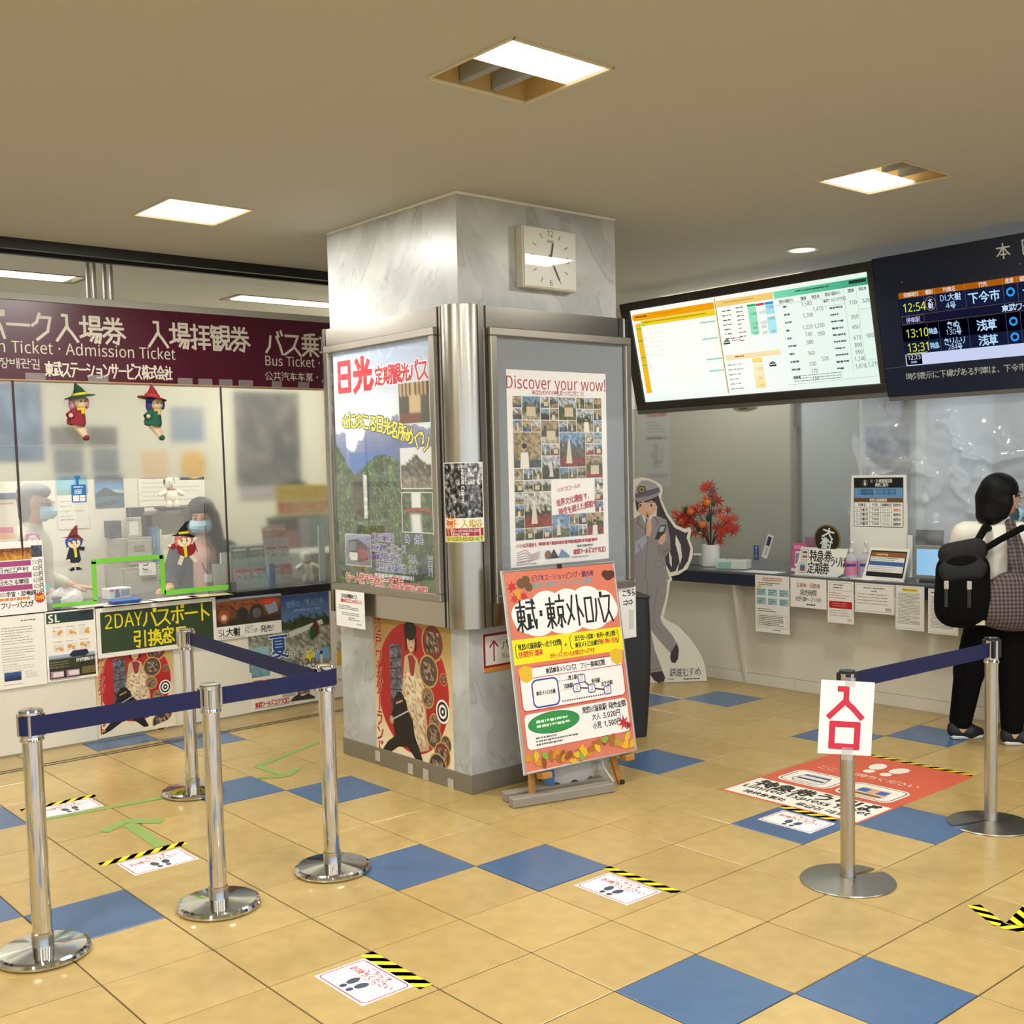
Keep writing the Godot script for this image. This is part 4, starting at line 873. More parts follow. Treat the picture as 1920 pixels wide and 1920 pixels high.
	k.photo(4, 88, 92, 47, 14, 10, func(u, v): return mixc(Color("3a3a20"), Color("16180f"), v + nz(u, v, 0.2, 5) * 0.9) if v > 0.12 else Color("9fb0bc"))
	k.fill(k.pts([44, 90, 52, 82, 80, 82, 84, 90, 76, 95, 50, 95]), "1c1f38"); k.text("好評運転中!!", 57, 98, 7.2, "e4e4dc", {"w": 0.11})
	k.rect(6, 120, 26, 13, "a77f92"); k.rect(11, 122, 20, 9, "dcd0d0"); k.rect(37, 120, 26, 13, "a77f92"); k.rect(42, 122, 20, 9, "dcd0d0"); k.rect(68, 117, 28, 14, "6b5f2e"); k.small(6, 101, 40, 3, 5, "7c7a4a", 3); k.small(6, 136, 88, 1, 3, "77746c", 2)
	done(s)
	s = sheet("window_sign", "dark green window sign with large yellow lettering in a white frame", "sign", Vector3(-0.283, 0.852, -3.436), FR, 0.818, 0.32, "e3dfd3", 100, "", 0.006)
	k = s[1]
	k.rect(3, 3.4, 94, 32, "2c3f26"); k.text("2DAYパスポート", 6.0, 3.9, 14.2, "dfcf1e", {"w": 0.105, "sx": 0.83}); k.text("引換窓口", 29, 20.5, 13.2, "dfcf1e", {"w": 0.11, "sx": 0.86})
	done(s)
	s = sheet("poster", "red circle theme park poster with black clad figure under the green window sign", "poster", Vector3(-0.30, 0.62, -3.452), FR, 0.52, 0.52, "d9d0b8", 100)
	edo_print(s[1])
	s[1].text("Nikko Edomura", 28, 92.5, 6, "8a3a34", {"bold": true, "sx": 0.9})
	done(s)
	s = sheet("poster", "steam train calendar poster with curled corner right of the green window sign", "poster", Vector3(0.538, 0.83, -3.449), FR, 0.5, 0.28, "e4dfd2", 100)
	k = s[1]
	k.photo(0, 4, 100, 34, 24, 10, func(u, v): return mixc(mixc(Color("a3542a"), Color("4c3420"), v * 1.1), Color("2a221c"), nz(u, v, 0.12, 61) * 1.7 + (0.7 if v > 0.75 else 0.0)))
	k.ell(12, 25, 8, 9, "9c4a2a"); k.ell(40, 24, 9, 10, "2a2824"); k.ell(62, 23, 11, 12, "2e2d2c"); k.ell(62, 24, 7, 7, "55534e"); k.ell(12, 26, 4, 4, "c9b9a4"); k.fill(k.pts([74, 14, 92, 10, 96, 24, 80, 28]), "7c8a94"); k.ell(80, 9, 9, 5, "b83c22")
	k.rect(0, 38, 100, 18, "e4dfd2"); k.text("SL大樹", 3, 41, 11.5, "1d1a17", {"w": 0.13, "sx": 0.9}); k.text("2021", 42, 39.6, 6, "1d1a17"); k.text("カレンダー", 42, 45.5, 6, "1d1a17", {"w": 0.1, "sx": 0.8}); k.text("発売!!", 67, 42.5, 9.4, "1d1a17", {"w": 0.1, "sx": 0.9}); k.text("1,000円", 70, 33, 5, "2a2622"); k.small(5, 53.4, 70, 1, 2, "8a867c", 4)
	done(s)
	part("curled_edge", MB.new().surface(func(u, v): return Vector3(0.0 + u * 0.5, 0.004 - 0.022 * v - u * 0.004, 0.003 + 0.012 * sin(v * PI)), 12, 6), hue("7f8590", 0.5), s[0])
	s = sheet("poster", "summer event poster with night blue sky hung at the right end of the left counter", "poster", Vector3(0.775, 0.808, -3.4515), FR, 0.66, 0.79, "e2ddd0", 100)
	k = s[1]
	k.photo(0, 0, 100, 78, 30, 26, func(u, v): return mixc(Color("27406c"), Color("6d8cae"), v * 2.0) if v < 0.32 + nz(u, 0.2, 0.1, 7) * 0.1 else (mixc(Color("1d2a1a"), Color("3d4c2a"), nz(u, v, 0.3, 8) + 0.5) if v < 0.5 else mixc(Color("5a5f4a"), Color("b9b4a4"), nz(u, v, 0.25, 9) * 1.3 + 0.45)))
	k.text("世界の「見え」を", 46, 6, 7.5, "7e93b4", {"w": 0.07, "sx": 0.8}); k.small(56, 16, 36, 1, 6, "6f86a8", 3, 0.5)
	k.fill(k.pts([48, 40, 90, 30, 92, 35, 50, 46]), "c4c4bc"); k.fill(k.ell_pts(82, 40, 4.5, 9, 14), "5a2a24"); k.fill(k.ell_pts(78, 44, 4, 8, 14), "274a2c"); k.photo(2, 52, 22, 44, 6, 8, func(u, v): return mixc(Color("8fb4bc"), Color("5a7f8a"), v + nz(u, v, 0.3) * 0.7)); k.photo(80, 62, 18, 22, 8, 8, func(u, v): return mixc(Color("6fa0cc"), Color("8a7a52"), smoothstep(0.55, 0.7, v)))
	k.ell(88, 67, 1.8, 2, "2a2220", 10); k.rect(86.5, 69, 3, 10, "d6c4a4"); k.ell(74, 68, 6, 6, "d9d02c")
	k.text("夏", 24, 40, 26, "1d4a8e", {"w": 0.1, "out": "e9e9e4", "ow": 0.07, "sx": 0.9}); k.text("のイベント", 46, 57, 11, "4a4440", {"w": 0.08, "out": "e9e9e4", "ow": 0.1, "sx": 0.75}); k.text("2020", 50, 70, 13, "4a4440", {"out": "e9e9e4"})
	k.rect(0, 84, 100, 36, "e2ddd0"); k.rect(3, 87, 12, 3, "c9522a"); k.small(18, 87.5, 18, 1, 3, "b8403a", 2, 0.8); k.small(4, 93, 30, 2, 4, "8a2a24", 7, 0.6); k.photo(38, 86, 16, 24, 6, 8, func(u, v): return mixc(Color("8fb4cc"), Color("c4a24a"), nz(u, v, 0.4, 3) + 0.4)); k.photo(56, 92, 16, 18, 6, 8, func(u, v): return mixc(Color("5a4438"), Color("c9a284"), nz(u, v, 0.4, 4) + 0.4)); k.photo(76, 92, 20, 16, 6, 8, func(u, v): return mixc(Color("c98a8a"), Color("3d5a4a"), u)); k.rect(4, 101, 28, 6, "d6c23a")
	k.text("東武ワールドスクウェア", 5, 110.5, 6, "b22a2a", {"w": 0.15, "sx": 0.62}); k.fill(k.pts([46, 116, 52, 111, 58, 109, 62, 112, 70, 110, 78, 115, 78, 117]), "3a3632"); k.small(4, 117, 90, 1, 2, "8a8478", 4)
	done(s)
	s = sheet("poster", "narrow visible strip of a pale poster between the counter end and the column", "poster", Vector3(1.478, 0.77, -3.451), FR, 0.4, 0.62, "d9d2c4", 100)
	s[1].photo(2, 20, 96, 110, 12, 14, func(u, v): return mixc(Color("cfc9bd"), Color("7c5a44"), nz(u, v, 0.22, 6) * 1.6)); s[1].rect(2, 105, 20, 25, "c9a23a")
	done(s)
	# ---- on the counter
	t = thing("price_board", "white bus fare price board with purple bands standing on the counter at far left", "price board", Vector3(-0.905, 0.866, -3.44))
	var lean := Basis(Vector3.RIGHT, -0.05)
	var pb := part("board", MB.new().span(Vector3(0, 0, -0.004), Vector3(0.325, 0.44, 0.0), 0.0015), hue("e6e3de", 0.4), t); pb.transform.basis = lean
	part("foot", MB.new().span(Vector3(0.0, 0, -0.08), Vector3(0.325, 0.004, 0.0)), hue("e6e3de", 0.4), t)
	k = Ink.new(self, 0.325 / 100); k.z = 0.0006
	k.photo(20, 12, 58, 22, 14, 5, func(u, v): return mixc(Color("7c3a1a"), Color("d9a22c"), v * 0.8 + nz(u, v, 0.3) * 0.8)); k.text("テーマパーク", 22, 13, 9, "3a1a10", {"w": 0.13}); k.photo(78, 9, 20, 22, 8, 6, func(u, v): return mixc(Color("2a3036"), Color("77808a"), nz(u, v, 0.4, 2) + 0.3))
	for i in 6:
		var y := 36.0 + i * 11.2
		if i % 2 == 0: k.rect(14, y, 62, 10, "9c3f74")
		else: k.text(["", "日光江戸村", "", "日光さる軍団", "", "3D宇宙・恐竜館"][i], 15, y + 0.4, 9.2, "3a2a28", {"w": 0.12, "sx": [1.0, 1.22, 1, 1.0, 1, 0.98][i]})
		k.text("210円" if i == 0 else "420円", 78, y - 0.3, 10, "3d3a38", {"w": 0.1, "sx": 0.66})
	k.small(16, 104, 60, 1, 7, "cf7a2c", 3, 0.8); k.text("フリーパスが", 16, 112, 11, "4a2a22", {"w": 0.12, "sx": 0.9}); k.fill(star(Vector2(88, 108), 11, 8.5, 14), "b8321e"); k.text("お得", 80, 103.5, 8, "e9c22c", {"w": 0.14})
	var pi := part("print", k, M.ink, t, Vector3(0, 0.44, 0) * 1.0); pi.transform = Transform3D(lean, lean * Vector3(0, 0.44, 0))
	t = thing("badge", "pink rounded badge clipped to the top of the fare price board", "badge", Vector3(-0.672, 1.27, -3.48))
	part("plate", MB.new().box(Vector3(0.042, 0.036, 0), Vector3(0.084, 0.082, 0.004), 0.001), hue("b9567c", 0.4), t)
	k = Ink.new(self, 0.001); k.z = 0.0025
	k.ell(42, -37, 31, 31, "ece2e4"); k.text("のりば", 42, -58, 17, "4a2a3a", {"al": 1, "w": 0.13}); k.text("3", 28, -44, 24, "4a2a3a", {"bold": true}); k.rect(46, -34, 9, 9, "4a2a3a")
	ink_part("print", k, t)
	s = sheet("info_panel", "cream information panel with pink band behind the fare price board", "panel", Vector3(-1.08, 1.60, -3.62), FR, 0.405, 0.30, "d6cdb4", 100, "", 0.006)
	k = s[1]; k.rect(0, 0, 100, 5, "2f3f7c"); k.rect(0, 5, 100, 5, "4a4a48"); k.rect(20, 15, 76, 2.4, "c9847c"); k.small(20, 24, 50, 3, 6, "8a8478", 3, 0.5); k.rect(60, 52, 34, 9, "c95f74"); k.rect(70, 62, 26, 8, "d9a25a"); k.rect(20, 45, 14, 8, "4a4e54"); k.rect(25, 60, 16, 10, "7f9f9a")
	done(s)
	# papers and tray
	for q in [[-0.4, -3.56, 0.30, 0.14, 4, "b9b5ac", "grey edged paper under the counter mat left of the blue tray"], [-0.24, -3.485, 0.32, 0.1, -2, "dfdbd2", "white price paper on the counter in front of the blue tray"], [0.1, -3.53, 0.3, 0.15, 3, "d9d4c6", "white paper lying right of the blue tray"], [0.36, -3.52, 0.28, 0.14, -3, "c9c08a", "yellowish leaflet lying by the green tape"]]:
		solo("counter_paper", MB.new().span(Vector3(0, 0, 0), Vector3(q[2], 0.0012, q[3]), 0.0002), hue(q[5], 0.5), q[6], "paper", Vector3(q[0], 0.866, q[1]), yaw(q[4]))
	t = thing("coin_tray", "blue plastic coin tray on the counter behind the green window sign", "tray", Vector3(-0.085, 0.868, -3.47))
	var tr := MB.new()
	for q in [[Vector2(0.085, 0.055), Vector2(0.105, 0.072), 0.0, 0.022]]:
		var o := [[-1, -1], [1, -1], [1, 1], [-1, 1]]
		for i in 4:
			var a = o[i]; var b = o[(i + 1) % 4]
			tr.quad(Vector3(b[0] * 0.08, 0, b[1] * 0.05), Vector3(a[0] * 0.08, 0, a[1] * 0.05), Vector3(a[0] * 0.1, 0.022, a[1] * 0.07), Vector3(b[0] * 0.1, 0.022, b[1] * 0.07))
			tr.quad(Vector3(a[0] * 0.075, 0.003, a[1] * 0.045), Vector3(b[0] * 0.075, 0.003, b[1] * 0.045), Vector3(b[0] * 0.096, 0.022, b[1] * 0.066), Vector3(a[0] * 0.096, 0.022, a[1] * 0.066))
			tr.quad(Vector3(a[0] * 0.096, 0.022, a[1] * 0.066), Vector3(b[0] * 0.096, 0.022, b[1] * 0.066), Vector3(b[0] * 0.1, 0.022, b[1] * 0.07), Vector3(a[0] * 0.1, 0.022, a[1] * 0.07))
	tr.span(Vector3(-0.078, 0, -0.048), Vector3(0.078, 0.003, 0.048))
	part("tray", tr, hue("1d55a4", 0.35), t)
	t = thing("cable_stand", "small black stand with a looped cable beside the fare price board", "stand", Vector3(-0.5, 0.866, -3.5))
	part("post", MB.new().span(Vector3(-0.02, 0, -0.02), Vector3(0.02, 0.06, 0.02), 0.003), M.black, t); part("pad", MB.new().ball(Vector3(0, 0.07, 0), Vector3(0.035, 0.012, 0.02), 14, 8), mat("pad", "22382c", 0.5), t)
	part("cable", MB.new().tube([Vector3(-0.1, 0.0, 0.02), Vector3(-0.07, 0.045, 0.01), Vector3(-0.03, 0.035, 0.0), Vector3(-0.015, 0.01, 0.01)], 0.0035, 6), M.black, t)
	pamphlet_rack("pamphlet_rack", "clear rack with four green and pink bus pamphlets on the left counter", Vector3(0.765, 0.866, -3.60), 0.26, [["3f5a4a", "5f6a4a"], ["c98a9c", "9fb4a0"]], 0.3)
	solo("handbook", MB.new().box(Vector3(0, 0.085, 0), Vector3(0.045, 0.17, 0.02), 0.002), hue("1d5aa0", 0.4), "thin blue handbook standing right of the green pamphlet rack", "book", Vector3(1.04, 0.866, -3.56), yaw(10))
	solo("card_box", MB.new().box(Vector3(0, 0.035, 0), Vector3(0.08, 0.07, 0.06), 0.003), M.black, "small black box beside the foot of the brown rod", "box", Vector3(0.69, 0.866, -3.53))
	s = sheet("memo_sheet", "blank white card standing by the brown rod in front of the clerk", "card", Vector3(0.555, 1.07, -3.50), FR, 0.1, 0.19, "dcd8d2", 100, "", 0.003)
	s[1].line([Vector2(-4, 30), Vector2(-2, 150)], 4, "c24a6a"); done(s)
	s = sheet("folder", "white folder with red vertical print leaning left of the green pamphlet rack", "folder", Vector3(0.7, 1.13, -3.66), FR, 0.075, 0.255, "d9d5c9", 100, "", 0.02)
	s[1].small(40, 110, 40, 12, 16, "c24a4a", 5, 0.7); done(s)
	pamphlet_rack("pamphlet_rack", "tall leaning clear rack with orange and white leaflets near the column", Vector3(1.10, 0.866, -3.74), 0.2, [["c95a34", "c9603a"], ["cfc6b8", "d9d4cc"], ["d8c9c0", "c94a3a"]], 0.42)
	doll_dog("plush_dog", "white plush dog with red collar sitting before the orange leaflet rack", Vector3(1.405, 0.866, -3.70), 1.0, false)
	s = sheet("edge_board", "narrow white board standing at the end of the left counter", "board", Vector3(1.47, 1.28, -3.62), FR, 0.05, 0.41, "d9d9d2", 100, "", 0.01); done(s)
	# ---- hung and stuck on the sheet
	witch("witch_doll", "hanging plush doll with green hat, pink hair and maroon dress", Vector3(-0.33, 2.275, -3.43), ["1f4a30", "c9c22c", "b98aa0", "8a2434", "d8c0a0", "7c2430", "d9b52c"], 1)
	witch("witch_doll", "hanging plush doll with red hat, blue hair and green dress", Vector3(0.165, 2.275, -3.43), ["9c2a2c", "b83a34", "2f3f7c", "1d5a44", "d8c0a0", "1d4a3c", "c9ae6a"], -1)
	witch_sticker("window_sticker", "sticker of a blue haired figure in a red hat stuck on the clear sheet", Vector3(-0.472, 1.393, -3.468), 0.16, ["7c2a2a", "2c4a9c", "1b1f38", "d9cf2c", "e6cfa8"], false)
	witch_sticker("window_sticker", "sticker of a pink haired figure in a black hat stuck on the clear sheet", Vector3(0.235, 1.393, -3.468), 0.2, ["15151c", "d0716c", "8a1f2a", "d9cf2c", "e9dcb4"], true)
	t = thing("ticket_card", "blue shop card stuck on the clear sheet beside the masked man", "card", Vector3(-0.385, 1.695, -3.468))
	k = Ink.new(self, 0.001)
	k.rr(22, 0, 34, 20, 3, "1b6cb0"); k.rect(30, 15, 18, 45, "1b6cb0"); k.rr(0, 55, 92, 112, 8, "1b6cb0"); k.rr(8, 122, 36, 38, 3, "e4e4de"); k.rr(48, 122, 36, 38, 3, "e4e4de"); k.small(14, 66, 64, 1, 12, "dfe6ea", 3, 0.8); k.small(18, 86, 52, 3, 10, "dfe6ea", 5, 0.7); k.small(52, 136, 28, 1, 8, "55534e", 3)
	ink_part("card", k, t)
	t = thing("taped_note", "small cyan note by the clear bag on the left counter", "note", Vector3(-0.575, 1.0, -3.6)); part("paper", MB.new().box(Vector3(0.035, 0, 0), Vector3(0.07, 0.035, 0.001)), hue("3fc4d0", 0.5), t)
	t = thing("plastic_bag", "crumpled clear plastic bag lying on the counter behind the green tape", "bag", Vector3(-0.42, 0.868, -3.62)); part("bag", MB.new().surface(func(u, v): return Vector3(cos(u * TAU) * 0.11 * sin(v * 3.0) * (1 + 0.2 * sin(u * 23.0)), 0.10 * (1.0 - cos(v * 3.0)) * 0.5 * (1 + 0.25 * sin(u * 17 + v * 9)), sin(u * TAU) * 0.07 * sin(v * 3.0)), 30, 10), mat_clear("bag_film", Color(0.9, 0.9, 0.88, 0.4), 0.3), t)
func pamphlet_rack(called: String, label: String, at: Vector3, w: float, rows: Array, h: float):
	var t := thing(called, label, "rack", at, Basis(Vector3.RIGHT, -0.16))
	var n := rows.size(); var ph := h / n
	part("back", MB.new().span(Vector3(0, 0, -0.006), Vector3(w, h + 0.02, -0.002)), mat_clear("acrylic", Color(0.9, 0.95, 0.95, 0.25), 0.1), t)
	for j in n:
		part("pocket", MB.new().span(Vector3(0, h - (j + 1) * ph, 0.016 + 0.012 * j), Vector3(w, h - (j + 0.55) * ph, 0.018 + 0.012 * j)), mat_clear("acrylic", Color(0.9, 0.95, 0.95, 0.25), 0.1), t)
		for i in 2:
			var p := part("pamphlet", MB.new().span(Vector3(0, -ph * 0.98, 0), Vector3(w * 0.46, 0, 0.006)), hue(rows[j][i], 0.5), t, Vector3(w * (0.02 + 0.5 * i), h - j * ph, 0.004 + 0.012 * j))
			var k := Ink.new(self, w * 0.46 / 100); k.z = 0.0068
			k.rect(6, 8, 88, 16, "ded8c8" if j == 0 else "b84a4a"); k.photo(8, 30, 84, ph / (w * 0.46) * 100 * 0.45, 8, 6, func(u, v): return mixc(Color(rows[j][i]).lightened(0.4), Color("4a5a4a"), nz(u + j, v + i, 0.35, 4) * 1.5 + 0.2)); k.small(8, ph / (w * 0.46) * 80, 84, 2, 9, "6a665e", j + i, 0.5)
			part("print", k, M.ink, p)
func doll_dog(called: String, label: String, at: Vector3, sc: float, sit: bool):
	var t := thing(called, label, "plush toy", at, Basis.from_scale(Vector3.ONE * sc))
	var w := hue("e2dcc6", 0.9)
	part("body", MB.new().ball(Vector3(0, 0.085, 0), Vector3(0.05, 0.065, 0.04)).ball(Vector3(-0.025, 0.03, 0.02), Vector3(0.024, 0.034, 0.024), 14, 8).ball(Vector3(0.025, 0.03, 0.02), Vector3(0.024, 0.034, 0.024), 14, 8), w, t)
	part("head", MB.new().ball(Vector3(-0.012, 0.185, 0.005), Vector3(0.036, 0.044, 0.036)), w, t)
	for s in [-1, 1]: part("arm", MB.new().tube([Vector3(s * 0.035, 0.125, 0), Vector3(s * 0.065, 0.115, 0.006), Vector3(s * 0.095, 0.1, 0.01)], [0.022, 0.02, 0.014], 12), w, t)
	for s in [-1, 1]: part("ear", MB.new().ball(Vector3(-0.012 + s * 0.034, 0.195, 0), Vector3(0.008, 0.024, 0.014), 10, 8), hue("3a3734", 0.8) if sit else w, t)
	part("collar", MB.new().lathe([Vector2(0.03, 0.138), Vector2(0.034, 0.142), Vector2(0.03, 0.147)], 20), hue("b0302c", 0.6), t)
	for s in [-1, 1]: part("eye", MB.new().ball(Vector3(-0.014 + s * 0.013, 0.192, 0.039), Vector3(0.004, 0.005, 0.003), 8, 6), M.black, t)
	part("nose", MB.new().ball(Vector3(-0.014, 0.178, 0.041), Vector3(0.005, 0.004, 0.003), 8, 6), M.black, t)
func witch(called: String, label: String, at: Vector3, c: Array, side: int):
	var t := thing(called, label, "plush doll", at)
	part("hat", MB.new().tube([Vector3(0, -0.085, 0), Vector3(-0.004, -0.04, 0), Vector3(-0.016, 0.0, 0)], [0.05, 0.024, 0.002], 20).lathe([Vector2(0.045, -0.088), Vector2(0.092, -0.096), Vector2(0.092, -0.09), Vector2(0.045, -0.08)], 28), hue(c[0], 0.9), t).rotation.z = 0.16 * side
	part("hat_band", MB.new().lathe([Vector2(0.051, -0.086), Vector2(0.046, -0.066)], 24), hue(c[1], 0.8), t).rotation.z = 0.16 * side
	part("head", MB.new().ball(Vector3(0.012, -0.125, 0.0), Vector3(0.045, 0.044, 0.042)), hue(c[4], 0.8), t)
	part("hair", MB.new().ball(Vector3(0.004, -0.112, -0.012), Vector3(0.056, 0.042, 0.042)).ball(Vector3(-0.04, -0.14, 0.0), Vector3(0.018, 0.034, 0.026), 14, 10).ball(Vector3(0.054, -0.13, 0.0), Vector3(0.014, 0.034, 0.024), 14, 10), hue(c[2], 0.95), t)
	for s in [0.0, 0.026]: part("eye", MB.new().ball(Vector3(0.004 + s, -0.122, 0.041), Vector3(0.004, 0.007, 0.003), 8, 6), M.black, t)
	part("dress", MB.new().tube([Vector3(0.0, -0.165, 0), Vector3(-0.004, -0.2, 0), Vector3(-0.016, -0.245, 0), Vector3(-0.02, -0.268, 0)], [0.026, 0.044, 0.058, 0.052], 20), hue(c[3], 0.9), t)
	part("sleeve", MB.new().tube([Vector3(-0.03, -0.18, 0.015), Vector3(-0.065, -0.215, 0.03)], [0.02, 0.028], 14), hue(c[3], 0.9), t)
	part("hand", MB.new().ball(Vector3(-0.066, -0.21, 0.05), Vector3(0.014, 0.014, 0.012), 12, 8), hue(c[4], 0.8), t)
	part("scarf", MB.new().tube([Vector3(-0.02, -0.168, 0.03), Vector3(0.02, -0.17, 0.034), Vector3(0.03, -0.165, 0.02)], 0.01, 10).tube([Vector3(0.012, -0.172, 0.036), Vector3(0.01, -0.2, 0.048)], [0.008, 0.012], 8), hue(c[6], 0.8), t)
	for s in [0.0, 1.0]: part("leg", MB.new().tube([Vector3(-0.03 + s * 0.02, -0.262, 0.0), Vector3(0.0 + s * 0.02, -0.3, 0.012), Vector3(0.024 + s * 0.016, -0.335, 0.01 - s * 0.02)], [0.022, 0.02, 0.014], 12), hue(c[4], 0.8), t)
	for s in [0.0, 1.0]: part("shoe", MB.new().ball(Vector3(0.03 + s * 0.016, -0.345, 0.014 - s * 0.02), Vector3(0.016, 0.018, 0.022), 12, 8), hue(c[5], 0.8), t)
	part("string", MB.new().tube([Vector3(-0.012, 0.0, 0), Vector3(-0.012, 0.012, 0)], 0.001, 6), M.white, t)
func witch_sticker(called: String, label: String, at: Vector3, w: float, c: Array, round_: bool):
	var t := thing(called, label, "sticker", at)
	var k := Ink.new(self, w / 100)
	k.line([Vector2(46, 150), Vector2(44, 172)] if not round_ else [Vector2(48, 120), Vector2(36, 148)], 8 if not round_ else 15, "d8d0b8"); k.line([Vector2(60, 150), Vector2(62, 172)] if not round_ else [Vector2(72, 118), Vector2(92, 144)], 8 if not round_ else 15, "d8d0b8")
	if not round_: k.fill(k.pts([24, 170, 34, 176, 40, 168, 50, 168, 52, 180, 36, 184]), "15151c"); k.fill(k.pts([56, 168, 68, 168, 76, 176, 78, 170, 80, 180, 58, 182]), "15151c")
	if round_: k.ell(62, 98, 34, 30, c[2]); k.line([Vector2(40, 82), Vector2(14, 92), Vector2(4, 88)], 15, c[2]); k.ell(3, 86, 6, 6, c[4]); k.line([Vector2(80, 80), Vector2(92, 66)], 13, "e9e4d4")
	else: k.fill(k.pts([38, 92, 70, 90, 78, 140, 70, 152, 40, 152, 30, 138]), c[2]); k.line([Vector2(40, 96), Vector2(28, 134)], 14, c[2]); k.line([Vector2(68, 94), Vector2(88, 98)], 16, c[2]); k.ell(30, 140, 6, 5, c[4])
	k.ell(54, 68, 34, 26, c[1]); k.fill(k.pts([20, 60, 24, 92, 36, 84, 40, 62]), c[1]); k.ell(54, 74, 24, 20, c[4]); k.fill(k.pts([30, 66, 54, 52, 80, 66, 70, 62, 62, 70, 52, 62, 42, 72]), c[1])
	for x in [46, 64]: k.ell(x, 74, 2.6, 5, "2a2622", 12)
	k.line([Vector2(50, 84), Vector2(56, 86), Vector2(61, 84)], 1.4, "8a4a3a")
	k.fill(k.pts([4, 50, 30, 48, 44, 26, 62, 6, 70, 4, 70, 40, 96, 66, 70, 58, 40, 54]) if not round_ else k.pts([6, 56, 28, 50, 40, 34, 62, 12, 76, 8, 66, 26, 74, 50, 96, 62, 84, 66, 50, 58]), c[0]); k.fill(k.pts([34, 44, 70, 42, 72, 50, 38, 52]), "3a1c1c" if not round_ else c[3])
	k.fill(k.pts([48, 92, 62, 92, 64, 128, 54, 132, 52, 104]), c[3])
	ink_part("print", k, t)
func left_office():
	var s: Array; var k: Ink
	# ---- pictures on the back wall, z = -5.6
	var wall_z := -5.594
	s = sheet("calendar", "wall calendar with a pale turquoise sea picture behind the masked man", "calendar", Vector3(0.25, 1.70, wall_z), FR, 0.25, 0.43, "d9d4c4", 100)
	k = s[1]; k.photo(0, 0, 100, 62, 8, 14, func(u, v): return mixc(mixc(Color("2f5f8c"), Color("6fb4c4"), smoothstep(0.05, 0.3, v)), Color("6f9f8c"), smoothstep(0.65, 0.9, v + u * 0.15))); k.small(8, 80, 84, 4, 16, "b9b08a", 4, 0.3); k.small(8, 140, 84, 1, 10, "8a8474", 4, 0.4); done(s)
	s = sheet("calendar", "wall picture of a dark mountain over a blue lake", "picture", Vector3(0.56, 1.70, wall_z), FR, 0.24, 0.27, "5a5f6c", 100)
	k = s[1]; k.photo(0, 0, 100, 110, 8, 18, func(u, v): return mixc(mixc(Color("3d4258"), Color("4f8ab8"), smoothstep(0.1, 0.42, v)), Color("d9c9a0"), 0.6 if v > 0.47 and v < 0.56 and u > 0.6 else 0.0) if v < 0.6 else mixc(Color("4a6670"), Color("3d5f6c"), u)); k.fill(k.pts([0, 66, 34, 42, 44, 44, 70, 60, 100, 66, 100, 72, 0, 74]), "33383c"); k.fill(k.pts([0, 100, 40, 90, 70, 88, 80, 96, 50, 108, 0, 110]), "3a4248"); done(s)
	for q in [[Vector3(-0.45, 2.44, wall_z), 0.62, 0.62, "55657f", "8ea3bd", "large faded blue poster behind the fogged sheet at far left"], [Vector3(0.22, 2.10, wall_z), 0.27, 0.16, "6a675f", "7a776f", "dark grey panel behind the hanging green hat doll"], [Vector3(0.52, 2.10, wall_z), 0.25, 0.16, "5f5d58", "77746c", "second dark grey panel right of the first behind the doll"], [Vector3(0.24, 1.92, wall_z), 0.24, 0.2, "6d7178", "8a8d90", "grey top of a wall calendar seen through the fogged sheet"], [Vector3(0.55, 1.92, wall_z), 0.22, 0.2, "6a6e76", "85888c", "grey top of a wall picture seen through the fogged sheet"], [Vector3(1.24, 2.27, wall_z), 0.31, 0.3, "7d8fa8", "a9a89c", "blue sky picture right of the red hat doll"], [Vector3(0.96, 1.90, wall_z), 0.25, 0.24, "dcb98c", "d9bd98", "pale orange print on the wall behind the fogged sheet"], [Vector3(1.84, 2.42, wall_z), 0.66, 0.85, "4a4a4e", "8a8478", "large dark framed poster behind the right fogged sheet"], [Vector3(1.86, 1.58, wall_z), 0.6, 0.14, "9c8f90", "b9b0a8", "pinkish strip under the large dark poster"]]:
		s = sheet("wall_picture", q[5], "picture", q[0], FR, q[1], q[2], q[3], 100)
		s[1].photo(2, 2, 96, q[2] / q[1] * 100 - 4, 10, 10, func(u, v): return mixc(Color(q[3]), Color(q[4]), nz(u * 0.7 + q[0].x, v, 0.12, 6) * 1.8 + 0.35 - (0.3 if v > 0.55 else 0.0))); done(s)
	s = sheet("wall_picture", "round orange print on the wall above the white schedule board", "picture", Vector3(1.3, 1.91, wall_z), FR, 0.27, 0.27, "d6ccb0", 100); s[1].ell(50, 50, 44, 46, "d9a850"); s[1].ell(74, 46, 7, 10, "8a7a5a"); done(s)
	s = sheet("schedule_board", "white schedule board on the wall above the binders", "board", Vector3(0.93, 1.665, wall_z), FR, 0.62, 0.24, "dcd8c8", 100); s[1].small(5, 6, 90, 5, 6, "c4bda8", 4, 0.3); s[1].rect(3, 30, 94, 0.6, "b9b19c"); done(s)
	# ---- grey cabinet and what stands on it
	var t := thing("filing_cabinet", "grey steel filing cabinet behind the clerk", "cabinet", Vector3(0.6, 0, -5.2))
	part("body", MB.new().span(Vector3(0, 0, -0.38), Vector3(0.86, 0.95, 0), 0.003), mat("cabinet_grey", "8f8d80", 0.5), t)
